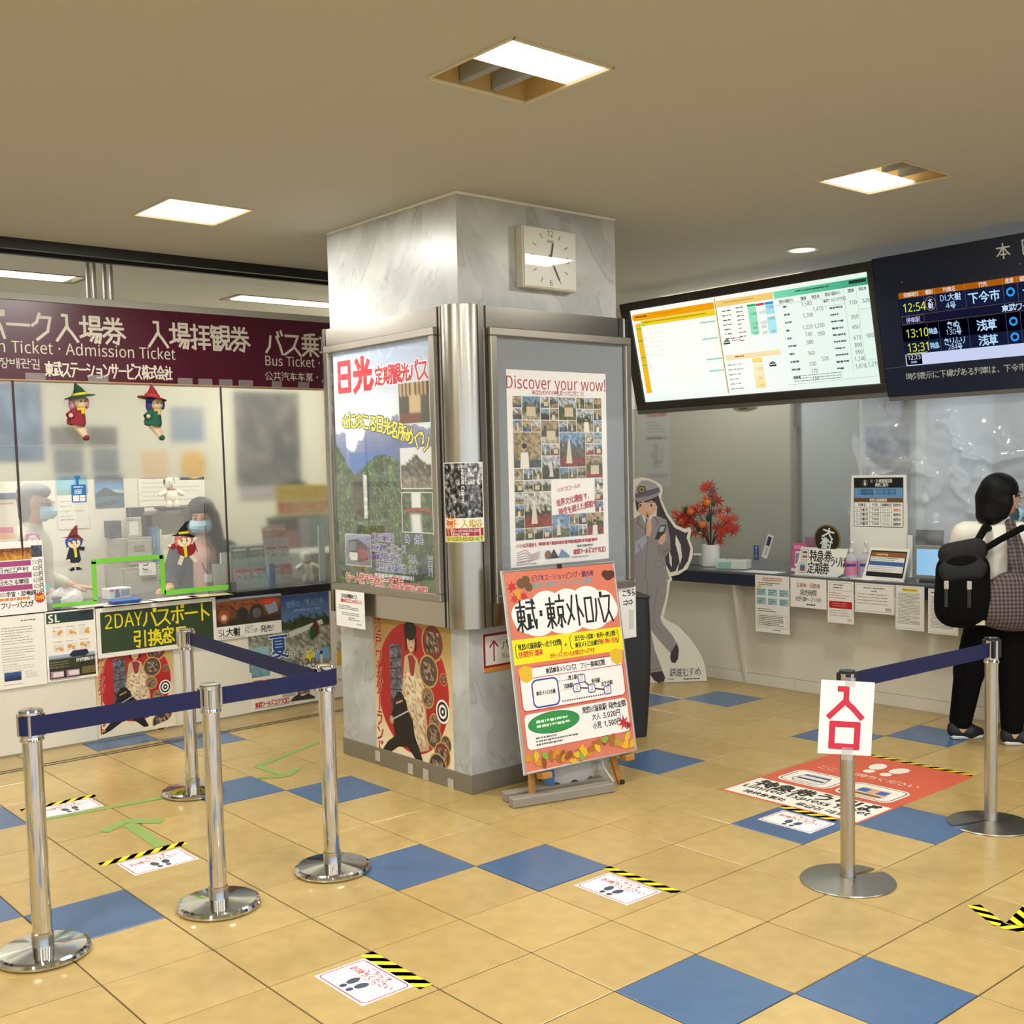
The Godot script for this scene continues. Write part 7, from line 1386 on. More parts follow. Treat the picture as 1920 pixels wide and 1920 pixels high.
func hand(at: Vector3, dir: Vector3, palm: Vector3, side: float) -> MB:   # palm and five slightly curled fingers
	var r := dir.cross(palm).normalized() * side
	var p := [[at, at + dir * 0.07, 0.022, 0.02], [at + r * 0.018, at + r * 0.026 + dir * 0.068, 0.016, 0.015], [at - r * 0.018, at - r * 0.026 + dir * 0.066, 0.016, 0.015]]
	for i in 4:
		var o := r * (0.03 - 0.02 * i) + dir * 0.075; var l: float = [0.032, 0.038, 0.035, 0.027][i]
		var b := at + o + dir * l; var e := b + (dir * 0.75 + palm * 0.65).normalized() * l * 0.8
		p.append([at + o, b, 0.0095, 0.0088]); p.append([b, e, 0.0088, 0.007])
	p.append([at + r * 0.03 + dir * 0.01, at + r * 0.058 + dir * 0.04 + palm * 0.01, 0.013, 0.0105]); p.append([at + r * 0.058 + dir * 0.04 + palm * 0.01, at + r * 0.062 + dir * 0.072 + palm * 0.018, 0.0105, 0.0085])
	return blob(p, 0.0045, 0.006)
func shoe(t: Node3D, heel: Vector3, toe: Vector3, upper: StandardMaterial3D, sole: StandardMaterial3D):
	var d := toe - heel; var l := d.length(); var b := Basis(d.normalized(), Vector3.UP, d.normalized().cross(Vector3.UP))
	var q := func(x, y, z): return heel + b * V(x * l, y, z)
	var sm := part("shoe", blob([[(q as Callable).call(0.12, 0.05, 0), (q as Callable).call(0.55, 0.05, 0), 0.042, 0.045], [(q as Callable).call(0.6, 0.045, 0.005), (q as Callable).call(0.86, 0.038, 0), 0.043, 0.034], [(q as Callable).call(0.13, 0.085, 0), (q as Callable).call(0.3, 0.09, 0), 0.035, 0.034]], 0.009, 0.03), upper, t)
	part("sole", blob([[(q as Callable).call(0.1, 0.019, 0), (q as Callable).call(0.5, 0.017, 0), 0.017, 0.016], [(q as Callable).call(0.08, 0.018, 0.02), (q as Callable).call(0.9, 0.016, 0.02), 0.017, 0.015], [(q as Callable).call(0.08, 0.018, -0.02), (q as Callable).call(0.9, 0.016, -0.02), 0.017, 0.015], [(q as Callable).call(0.5, 0.017, 0), (q as Callable).call(0.98, 0.018, 0), 0.018, 0.016]], 0.007, 0.02), sole, sm)
	for i in 3: part("lace", MB.new().tube([(q as Callable).call(0.45 + i * 0.1, 0.098 - i * 0.008, -0.028), (q as Callable).call(0.45 + i * 0.1, 0.106 - i * 0.008, 0), (q as Callable).call(0.45 + i * 0.1, 0.098 - i * 0.008, 0.028)], 0.003, 6), sole, sm)
func face_bits(t: Node3D, c: Vector3, fwd: Vector3, s := 1.0, eyes := true):
	var r := fwd.cross(Vector3.UP).normalized(); var u := r.cross(fwd).normalized()
	for e in [-1, 1]:
		if eyes:
			part("eye", MB.new().ball(c + (r * 0.03 * e + u * 0.004 + fwd * 0.081) * s, Vector3.ONE * 0.0085 * s, 10, 8), hue("1c1411", 0.2), t)
		part("eyebrow", MB.new().tube([c + (r * 0.014 * e + u * 0.026 + fwd * 0.09) * s, c + (r * 0.046 * e + u * 0.026 + fwd * 0.078) * s], 0.004 * s, 6), M.hair, t)
func mask_part(t: Node3D, c: Vector3, fwd: Vector3, low := 0.0):
	var r := fwd.cross(Vector3.UP).normalized(); var u := r.cross(fwd).normalized()
	part("face_mask", MB.new().surface(func(a, b):
		var th: float = (a - 0.5) * 2.3; var y: float = -0.012 - b * 0.088 - low
		var rad: float = 0.079 + 0.03 * sin(b * PI) * cos(th) + 0.012 * cos(th)
		return c + r * sin(th) * rad * 0.92 + u * y + fwd * (cos(th) * rad * 1.08 + 0.006 + 0.002 * sin(b * 22.0)), 22, 14), hue("9cc4d4", 0.7), t)
	for e in [-1, 1]: part("ear_loop", MB.new().tube([c + r * 0.07 * e - u * (0.02 + low) + fwd * 0.04, c + r * 0.082 * e + u * 0.015 - fwd * 0.01, c + r * 0.075 * e - u * 0.03 - fwd * 0.012], 0.0018, 6), M.white, t)
func glasses(t: Node3D, c: Vector3, fwd: Vector3, col: String):
	var r := fwd.cross(Vector3.UP).normalized(); var u := r.cross(fwd).normalized()
	var g := MB.new()
	for e in [-1, 1]:
		var ring := []
		for i in 17: ring.append(c + r * (0.033 * e + cos(TAU * i / 16) * 0.025) + u * (0.002 + sin(TAU * i / 16) * 0.018) + fwd * 0.1)
		g.tube(ring, 0.002, 6)
		g.tube([c + r * 0.057 * e + u * 0.006 + fwd * 0.1, c + r * 0.078 * e + u * 0.008 + fwd * 0.02, c + r * 0.076 * e - fwd * 0.02], 0.002, 6)
	g.tube([c + r * -0.009 + u * 0.006 + fwd * 0.102, c + r * 0.009 + u * 0.006 + fwd * 0.102], 0.002, 6)
	part("glasses", g, hue(col, 0.3), t)
func people():
	# ---- customer with the backpack, waiting at the right counter (x: right across the picture, z: towards the camera)
	var t := thing("person", "woman in white jacket and black trousers with a black backpack, waiting at the right counter", "person", V(3.49, 0.0, 0.5), yaw(-40.45) * Basis.from_scale(Vector3.ONE * 0.953))
	var hc := V(0.075, 1.515, 0.02); var fw := V(0.97, 0.02, -0.2).normalized()
	var legs := [[V(0.0, 0.80, -0.05), V(-0.10, 0.44, -0.05), 0.085, 0.062], [V(-0.10, 0.44, -0.05), V(-0.145, 0.09, -0.08), 0.06, 0.042], [V(0.10, 0.80, 0.06), V(0.115, 0.44, 0.08), 0.085, 0.062], [V(0.115, 0.44, 0.08), V(0.10, 0.08, 0.10), 0.06, 0.042]]
	var torso := [[V(0.05, 0.84, 0.0), V(0.03, 1.02, 0.0), 0.125, 0.12], [V(0.03, 1.02, 0.0), V(0.03, 1.22, 0.0), 0.12, 0.125], [V(-0.09, 1.27, -0.06), V(0.13, 1.27, 0.06), 0.075, 0.075], [V(0.04, 1.28, 0.0), V(0.06, 1.42, 0.01), 0.055, 0.048]]
	var arms := [[V(-0.12, 1.27, -0.08), V(-0.20, 1.03, -0.12), 0.055, 0.045], [V(-0.20, 1.03, -0.12), V(-0.02, 0.95, -0.26), 0.043, 0.034], [V(0.16, 1.27, 0.08), V(0.235, 1.04, 0.13), 0.055, 0.045], [V(0.235, 1.04, 0.13), V(0.42, 1.0, -0.02), 0.043, 0.034]]
	var b := blob(legs + torso + arms + [[V(-0.145, 0.05, -0.08), V(-0.03, 0.04, -0.08), 0.035, 0.03], [V(0.10, 0.05, 0.10), V(0.22, 0.04, 0.10), 0.035, 0.03]], 0.014, 0.05)
	joined(b, head(hc, fw)); joined(b, hand(V(0.44, 1.0, -0.04), V(0.9, -0.1, -0.4).normalized(), V(0, -1, 0), 1.0)); joined(b, hand(V(0.0, 0.94, -0.28), V(0.6, -0.1, -0.8).normalized(), V(0, -1, 0), -1.0))
	part("body", b, M.skin, t)
	part("trousers", blob([[V(0.05, 0.86, 0.0), V(0.05, 0.78, 0.0), 0.148, 0.155], [V(0.0, 0.78, -0.05), V(-0.10, 0.44, -0.05), 0.108, 0.088], [V(-0.10, 0.44, -0.05), V(-0.14, 0.12, -0.08), 0.088, 0.068], [V(0.10, 0.78, 0.06), V(0.115, 0.44, 0.08), 0.108, 0.085], [V(0.115, 0.44, 0.08), V(0.10, 0.12, 0.10), 0.085, 0.066]], 0.013, 0.03), M.cloth_black, t)
	part("jacket", blob([[V(0.04, 0.86, 0.0), V(0.03, 1.02, 0.0), 0.162, 0.145], [V(0.03, 1.02, 0.0), V(0.03, 1.22, 0.0), 0.145, 0.142], [V(-0.11, 1.275, -0.06), V(0.14, 1.275, 0.06), 0.088, 0.088], [V(-0.12, 1.27, -0.08), V(-0.20, 1.03, -0.12), 0.072, 0.06], [V(-0.20, 1.03, -0.12), V(-0.06, 0.965, -0.23), 0.06, 0.05], [V(0.16, 1.27, 0.08), V(0.235, 1.04, 0.13), 0.072, 0.06], [V(0.235, 1.04, 0.13), V(0.39, 1.0, 0.0), 0.06, 0.05], [V(0.04, 1.31, 0.0), V(0.055, 1.365, 0.01), 0.068, 0.06]], 0.013, 0.035), hue("d8d4c6", 0.85), t)
	part("hair", blob([[V(0.045, 1.555, 0.02), V(0.112, 0.105, 0.108)], [V(0.02, 1.48, 0.03), V(-0.005, 1.40, 0.03), 0.085, 0.07], [V(0.055, 1.47, 0.095), V(0.045, 1.41, 0.09), 0.04, 0.03], [V(0.05, 1.47, -0.06), V(0.04, 1.40, -0.055), 0.045, 0.03], [V(0.0, 1.50, -0.02), V(-0.035, 1.405, 0.0), 0.08, 0.05]], 0.010, 0.03), M.hair, t)
	face_bits(t, hc, fw); glasses(t, hc, fw, "77808a"); mask_part(t, hc, fw, 0.055)
	for q in [[V(-0.205, 0.0, -0.08), V(0.0, 0.0, -0.085)], [V(0.045, 0.0, 0.10), V(0.27, 0.0, 0.11)]]: shoe(t, q[0], q[1], hue("17181c", 0.6), hue("cfcdc8", 0.6))
	# backpack
	var base := Transform3D(yaw(-40.45) * Basis.from_scale(Vector3.ONE * 0.953), V(3.49, 0.0, 0.5))
	var k := thing("backpack", "black backpack with two silver buckles hanging on the customer's back", "backpack", base * V(-0.245, 0.99, 0.2), base.basis * yaw(-24))
	part("body", blob([[V(0.0, 0.12, 0.0), V(0.135, 0.1, 0.09)], [V(-0.06, -0.14, 0.0), V(-0.055, 0.08, 0.0), 0.095, 0.085], [V(0.06, -0.14, 0.0), V(0.05, 0.1, 0.0), 0.095, 0.085], [V(0.0, -0.05, 0.03), V(0.14, 0.18, 0.09)]], 0.012, 0.05), M.cloth_black, k)
	part("flap", blob([[V(-0.07, 0.19, 0.0), V(0.07, 0.22, 0.0), 0.07, 0.07], [V(-0.09, 0.10, 0.06), V(0.09, 0.12, 0.06), 0.045, 0.045], [V(-0.08, 0.06, 0.085), V(0.08, 0.08, 0.085), 0.03, 0.03]], 0.011, 0.04), mat("flap_black", "09090a", 0.85), k)
	for x in [-0.085, 0.04]:
		var bk := part("buckle", MB.new().box(V(x, 0.02, 0.125), V(0.026, 0.05, 0.008), 0.003), hue("a8a498", 0.3), k)
		part("webbing", MB.new().box(V(x, -0.05, 0.126), V(0.02, 0.12, 0.003)), M.black, bk)
	for q in [[[V(0.04, 0.2, 0.0), V(0.09, 0.29, -0.06), V(0.12, 0.345, -0.12), V(0.14, 0.33, -0.22)], 0.022], [[V(0.08, 0.2, 0.02), V(0.2, 0.28, 0.02), V(0.32, 0.35, 0.02), V(0.38, 0.345, -0.08)], 0.02]]:
		part("strap", MB.new().tube(q[0], q[1], 10), M.cloth_black, k)
	part("label", MB.new().box(V(0.1, -0.205, 0.07), V(0.05, 0.028, 0.004)), hue("c9bfa4"), k)
	# tote
	t = thing("tote_bag", "brown checked cloth tote bag with a dark band hanging from the customer's right shoulder", "bag", base * V(0.02, 0.0, 0.25), base.basis)
	var im := Image.create(32, 32, false, Image.FORMAT_RGB8)
	for y in 32:
		for x in 32:
			var c := Color("6e5a52") if (x / 8 + y / 8) % 2 == 0 else Color("45383a")
			if x / 8 % 2 == 1 and y / 8 % 2 == 1: c = Color("1c181c")
			im.set_pixel(x, y, c.lightened(0.08 * ((x + y) % 2)))
	var pm := mat("plaid", Color.WHITE, 0.85); pm.albedo_texture = ImageTexture.create_from_image(im); pm.uv1_triplanar = true; pm.uv1_scale = Vector3.ONE * 22
	part("body", blob([[V(-0.03, 0.90, 0.0), V(0.17, 0.15, 0.07)], [V(0.08, 0.87, -0.01), V(0.2, 0.13, 0.075)], [V(0.0, 1.0, -0.01), V(0.09, 1.0, -0.02), 0.06, 0.06], [V(-0.13, 0.84, 0.0), V(0.15, 0.80, 0.0), 0.055, 0.05]], 0.012, 0.06), pm, t)
	part("strap", blob([[V(0.02, 1.04, 0.0), V(0.03, 1.2, -0.05), 0.04, 0.026], [V(0.03, 1.2, -0.05), V(0.055, 1.355, -0.15), 0.026, 0.022], [V(0.085, 1.04, 0.0), V(0.085, 1.2, -0.06), 0.035, 0.026], [V(0.085, 1.2, -0.06), V(0.07, 1.355, -0.16), 0.026, 0.022], [V(0.06, 1.355, -0.155), V(0.08, 1.34, -0.26), 0.022, 0.022]], 0.009, 0.015), pm, t)
	part("band", blob([[V(0.155, 1.0, 0.02), V(0.13, 0.8, 0.05), 0.03, 0.036], [V(0.13, 0.8, 0.05), V(0.12, 0.75, 0.02), 0.034, 0.03]], 0.01, 0.02), mat("band_dark", "16181a", 0.8), t)
	# ---- the next person at the right edge
	t = thing("person", "person in olive jacket cut off by the right picture edge", "person", V(3.735, 0.0, 0.84), yaw(-40.45))
	hc = V(0.03, 1.54, 0.0); fw = V(-0.5, 0.0, -0.87).normalized()
	b = blob([[V(-0.07, 0.82, 0.0), V(-0.08, 0.45, 0.0), 0.085, 0.06], [V(-0.08, 0.45, 0.0), V(-0.08, 0.09, 0.0), 0.06, 0.042], [V(0.09, 0.82, 0.0), V(0.10, 0.45, 0.0), 0.085, 0.06], [V(0.10, 0.45, 0.0), V(0.10, 0.09, 0.0), 0.06, 0.042], [V(0.01, 0.86, 0), V(0.01, 1.24, 0), 0.13, 0.13], [V(-0.13, 1.3, 0), V(0.16, 1.3, 0), 0.075, 0.075], [V(0.02, 1.3, 0), V(0.03, 1.45, 0), 0.055, 0.05], [V(-0.17, 1.29, 0), V(-0.20, 1.02, 0.02), 0.055, 0.045], [V(-0.20, 1.02, 0.02), V(-0.14, 0.8, -0.04), 0.043, 0.034], [V(0.19, 1.29, 0), V(0.24, 1.02, 0.02), 0.055, 0.045], [V(0.24, 1.02, 0.02), V(0.22, 0.8, -0.02), 0.043, 0.034]], 0.015, 0.05)
	joined(b, head(hc, fw)); joined(b, hand(V(-0.13, 0.78, -0.05), V(0.1, -0.95, -0.2).normalized(), V(1, 0, 0), 1.0)); joined(b, hand(V(0.22, 0.78, -0.03), V(0.0, -0.98, -0.15).normalized(), V(-1, 0, 0), -1.0))
	part("body", b, M.skin, t)
	part("jacket", blob([[V(0.01, 0.82, 0), V(0.01, 1.24, 0), 0.165, 0.15], [V(-0.14, 1.3, 0), V(0.17, 1.3, 0), 0.09, 0.09], [V(-0.17, 1.29, 0), V(-0.20, 1.02, 0.02), 0.078, 0.066], [V(-0.20, 1.02, 0.02), V(-0.15, 0.83, -0.03), 0.064, 0.052], [V(0.19, 1.29, 0), V(0.24, 1.02, 0.02), 0.078, 0.066], [V(0.24, 1.02, 0.02), V(0.22, 0.83, -0.02), 0.064, 0.052]], 0.014, 0.03), hue("3a3d2a", 0.85), t)
	part("trousers", blob([[V(0.01, 0.84, 0), V(0.01, 0.78, 0), 0.15, 0.15], [V(-0.07, 0.8, 0.0), V(-0.08, 0.12, 0.0), 0.1, 0.065], [V(0.09, 0.8, 0.0), V(0.10, 0.12, 0.0), 0.1, 0.065]], 0.015, 0.03), hue("2a2c33", 0.8), t)
	part("hair", blob([[V(0.04, 1.585, 0.02), V(0.095, 0.085, 0.1)], [V(0.06, 1.53, 0.05), V(0.06, 1.47, 0.05), 0.06, 0.05]], 0.011, 0.03), M.hair, t)
	face_bits(t, hc, fw)
	for x in [-0.08, 0.10]: shoe(t, V(x + 0.03, 0, 0.08), V(x - 0.06, 0, -0.16), M.black, M.dark_grey)
	# ---- man behind the left counter
	t = thing("person", "grey haired man with glasses and a blue face mask behind the left counter", "person", V(-0.39, 0.0, -4.12), yaw(-18))
	hc = V(0.0, 1.515, 0.0); fw = V(0.95, -0.04, 0.3).normalized()
	b = blob([[V(-0.1, 0.82, 0.0), V(-0.1, 0.45, 0.0), 0.085, 0.06], [V(-0.1, 0.45, 0.0), V(-0.1, 0.06, 0.0), 0.06, 0.045], [V(-0.06, 0.82, -0.16), V(-0.06, 0.45, -0.16), 0.085, 0.06], [V(-0.06, 0.45, -0.16), V(-0.06, 0.06, -0.16), 0.06, 0.045], [V(-0.08, 0.86, -0.06), V(-0.07, 1.22, -0.05), 0.14, 0.14], [V(-0.12, 1.27, 0.1), V(-0.02, 1.27, -0.2), 0.075, 0.075], [V(-0.05, 1.28, -0.03), V(-0.02, 1.43, -0.01), 0.062, 0.056], [V(-0.12, 1.26, 0.12), V(-0.13, 1.0, 0.17), 0.055, 0.045], [V(-0.13, 1.0, 0.17), V(0.06, 0.93, 0.2), 0.043, 0.034], [V(-0.02, 1.26, -0.22), V(0.02, 1.0, -0.26), 0.055, 0.045], [V(0.02, 1.0, -0.26), V(0.2, 0.93, -0.2), 0.043, 0.034]], 0.014, 0.05)
	joined(b, head(hc, fw, 1.04)); joined(b, hand(V(0.08, 0.925, 0.2), V(0.95, -0.1, 0.1).normalized(), V(0, -1, 0), 1.0)); joined(b, hand(V(0.22, 0.925, -0.19), V(0.95, -0.1, 0.1).normalized(), V(0, -1, 0), -1.0))
	part("body", b, mat("skin_man", "bb8d70", 0.55), t)
	part("shirt", blob([[V(-0.08, 0.82, -0.06), V(-0.07, 1.22, -0.05), 0.16, 0.158], [V(-0.13, 1.27, 0.11), V(-0.02, 1.27, -0.21), 0.09, 0.09], [V(-0.12, 1.26, 0.12), V(-0.13, 1.0, 0.17), 0.075, 0.065], [V(-0.13, 1.0, 0.17), V(0.0, 0.95, 0.19), 0.062, 0.055], [V(-0.02, 1.26, -0.22), V(0.02, 1.0, -0.26), 0.075, 0.065], [V(0.02, 1.0, -0.26), V(0.14, 0.95, -0.22), 0.062, 0.055], [V(-0.05, 1.31, -0.03), V(-0.035, 1.36, -0.02), 0.075, 0.068]], 0.013, 0.035), hue("c9c4ae", 0.85), t)
	part("trousers", blob([[V(-0.08, 0.84, -0.06), V(-0.08, 0.78, -0.06), 0.155, 0.155], [V(-0.1, 0.8, 0.02), V(-0.1, 0.05, 0.02), 0.1, 0.07], [V(-0.06, 0.8, -0.16), V(-0.06, 0.05, -0.16), 0.1, 0.07]], 0.016, 0.03), hue("2d2f38", 0.8), t)
	part("hair", blob([[V(-0.025, 1.585, -0.005), V(0.095, 0.072, 0.088)], [V(-0.055, 1.55, 0.0), V(-0.07, 1.44, 0.0), 0.07, 0.048], [V(0.045, 1.6, 0.02), V(0.05, 0.04, 0.06)], [V(-0.03, 1.53, 0.06), V(-0.035, 1.49, 0.06), 0.03, 0.02]], 0.009, 0.03), hue("6f6f6c", 0.7), t)
	face_bits(t, hc, fw); glasses(t, hc, fw, "2a2a2c"); mask_part(t, hc, fw)
	# ---- clerk behind the taped opening
	t = thing("person", "dark haired clerk with a blue face mask and dark jacket behind the taped opening", "person", V(0.80, 0.0, -4.15), yaw(-25))
	hc = V(-0.005, 1.37, 0.0); fw = V(-0.12, -0.12, 0.98).normalized()
	b = blob([[V(-0.1, 0.50, 0.0), V(-0.11, 0.47, 0.36), 0.085, 0.065], [V(-0.11, 0.47, 0.36), V(-0.11, 0.06, 0.36), 0.06, 0.045], [V(0.1, 0.50, 0.0), V(0.11, 0.47, 0.36), 0.085, 0.065], [V(0.11, 0.47, 0.36), V(0.11, 0.06, 0.36), 0.06, 0.045], [V(0.0, 0.52, -0.02), V(0.0, 1.02, 0.0), 0.14, 0.125], [V(-0.13, 1.12, 0), V(0.14, 1.12, 0), 0.07, 0.07], [V(0, 1.12, 0), V(0.0, 1.28, 0.0), 0.055, 0.048], [V(-0.17, 1.11, 0.0), V(-0.24, 0.93, 0.16), 0.055, 0.045], [V(-0.24, 0.93, 0.16), V(-0.24, 0.90, 0.38), 0.043, 0.032], [V(0.18, 1.11, 0.0), V(0.25, 0.92, 0.12), 0.055, 0.045], [V(0.25, 0.92, 0.12), V(0.14, 0.90, 0.34), 0.043, 0.032]], 0.014, 0.05)
	joined(b, head(hc, fw)); joined(b, hand(V(-0.24, 0.895, 0.40), V(-0.5, -0.1, 0.86).normalized(), V(0, -1, 0), -1.0)); joined(b, hand(V(0.13, 0.895, 0.36), V(-0.6, -0.1, 0.8).normalized(), V(0, -1, 0), 1.0))
	part("body", b, mat("skin_clerk", "b8835f", 0.55), t)
	part("blouse", blob([[V(0.01, 0.8, 0.07), V(0.01, 1.06, 0.06), 0.1, 0.09], [V(0.0, 1.12, 0.02), V(0.0, 1.19, 0.01), 0.08, 0.064]], 0.012, 0.03), hue("b98f82", 0.8), t)
	part("jacket", blob([[V(-0.09, 0.52, -0.03), V(-0.09, 1.04, -0.01), 0.14, 0.11], [V(0.09, 0.52, -0.03), V(0.1, 1.04, -0.01), 0.14, 0.1], [V(-0.14, 1.115, -0.01), V(-0.07, 1.13, -0.01), 0.085, 0.08], [V(0.08, 1.13, -0.01), V(0.15, 1.115, -0.01), 0.08, 0.085], [V(-0.17, 1.11, 0.0), V(-0.24, 0.93, 0.16), 0.078, 0.07], [V(-0.24, 0.93, 0.16), V(-0.24, 0.905, 0.34), 0.066, 0.052], [V(0.18, 1.11, 0.0), V(0.25, 0.92, 0.12), 0.078, 0.07], [V(0.25, 0.92, 0.12), V(0.16, 0.905, 0.30), 0.066, 0.052]], 0.013, 0.03), hue("20232e", 0.85), t)
	part("skirt", blob([[V(-0.1, 0.50, 0.0), V(-0.11, 0.47, 0.34), 0.11, 0.09], [V(0.1, 0.50, 0.0), V(0.11, 0.47, 0.34), 0.11, 0.09]], 0.016, 0.05), hue("1c1e26", 0.85), t)
	part("hair", blob([[V(0.0, 1.43, -0.025), V(0.1, 0.092, 0.1)], [V(0.0, 1.445, 0.06), V(0.078, 0.05, 0.045)], [V(-0.085, 1.38, 0.0), V(-0.10, 1.18, 0.03), 0.038, 0.035], [V(0.085, 1.38, 0.0), V(0.115, 1.16, 0.02), 0.045, 0.05], [V(0.0, 1.36, -0.06), V(0.02, 1.16, -0.06), 0.09, 0.09]], 0.010, 0.03), mat("hair_clerk", "191414", 0.6), t)
	face_bits(t, hc, fw); mask_part(t, hc, fw)
	part("lanyard", MB.new().tube([V(-0.05, 1.15, 0.09), V(0.0, 1.0, 0.165), V(0.03, 0.96, 0.17)], 0.005, 6).tube([V(0.05, 1.15, 0.09), V(0.04, 1.0, 0.165), V(0.03, 0.96, 0.17)], 0.005, 6), M.dark_grey, t)
	part("id_card", MB.new().box(V(0.04, 0.93, 0.18), V(0.09, 0.06, 0.004), 0.001), hue("d9d6cc"), t)
	t = thing("office_chair", "office chair under the seated clerk", "chair", V(0.80, 0.0, -4.17), yaw(-25))
	part("seat", MB.new().box(V(0, 0.38, 0.08), V(0.44, 0.06, 0.42), 0.02), M.dark_grey, t); part("post", MB.new().tube([V(0, 0.06, 0.05), V(0, 0.36, 0.05)], 0.025, 10), M.black, t)
	for i in 5: part("leg", MB.new().tube([V(0, 0.07, 0.05), V(cos(TAU * i / 5) * 0.26, 0.035, 0.05 + sin(TAU * i / 5) * 0.26)], [0.025, 0.018], 8), M.black, t)
	part("backrest", MB.new().box(V(0, 0.75, -0.24), V(0.4, 0.4, 0.05), 0.02), M.dark_grey, t); part("back_post", MB.new().tube([V(0, 0.36, -0.1), V(0, 0.4, -0.25), V(0, 0.7, -0.27)], 0.018, 8), M.black, t)
	# ---- a third member of staff, only the top of the dark hair shows
	t = thing("person", "staff member behind the yellow sign, only dark hair showing", "person", V(2.08, 0.0, -4.95), yaw(-27))
	hc = V(0, 1.47, 0.0); fw = V(0.2, -0.1, 0.97).normalized()
	b = blob([[V(-0.09, 0.80, 0.0), V(-0.09, 0.06, 0.0), 0.085, 0.045], [V(0.09, 0.80, 0.0), V(0.09, 0.06, 0.0), 0.085, 0.045], [V(0, 0.82, 0), V(0, 1.2, 0), 0.13, 0.125], [V(-0.14, 1.24, 0), V(0.14, 1.24, 0), 0.07, 0.07], [V(0, 1.25, 0), V(0, 1.4, 0), 0.055, 0.05], [V(-0.18, 1.22, 0), V(-0.2, 0.8, 0.04), 0.055, 0.035], [V(0.18, 1.22, 0), V(0.2, 0.8, 0.04), 0.055, 0.035]], 0.016, 0.05)
	joined(b, head(hc, fw)); joined(b, hand(V(-0.2, 0.78, 0.05), V(0, -1, 0.05).normalized(), V(1, 0, 0), 1.0)); joined(b, hand(V(0.2, 0.78, 0.05), V(0, -1, 0.05).normalized(), V(-1, 0, 0), -1.0))
	part("body", b, M.skin, t)
	part("hair", blob([[V(0.0, 1.53, -0.02), V(0.1, 0.09, 0.1)]], 0.011, 0.02), M.hair, t); face_bits(t, hc, fw)
	part("uniform", blob([[V(0, 0.5, 0), V(0, 1.2, 0), 0.16, 0.145], [V(-0.14, 1.25, 0), V(0.14, 1.25, 0), 0.085, 0.085], [V(-0.18, 1.22, 0), V(-0.2, 0.83, 0.04), 0.075, 0.055], [V(0.18, 1.22, 0), V(0.2, 0.83, 0.04), 0.075, 0.055], [V(-0.09, 0.6, 0.0), V(-0.09, 0.06, 0.0), 0.1, 0.07], [V(0.09, 0.6, 0.0), V(0.09, 0.06, 0.0), 0.1, 0.07]], 0.016, 0.03), hue("2a2d38", 0.85), t)
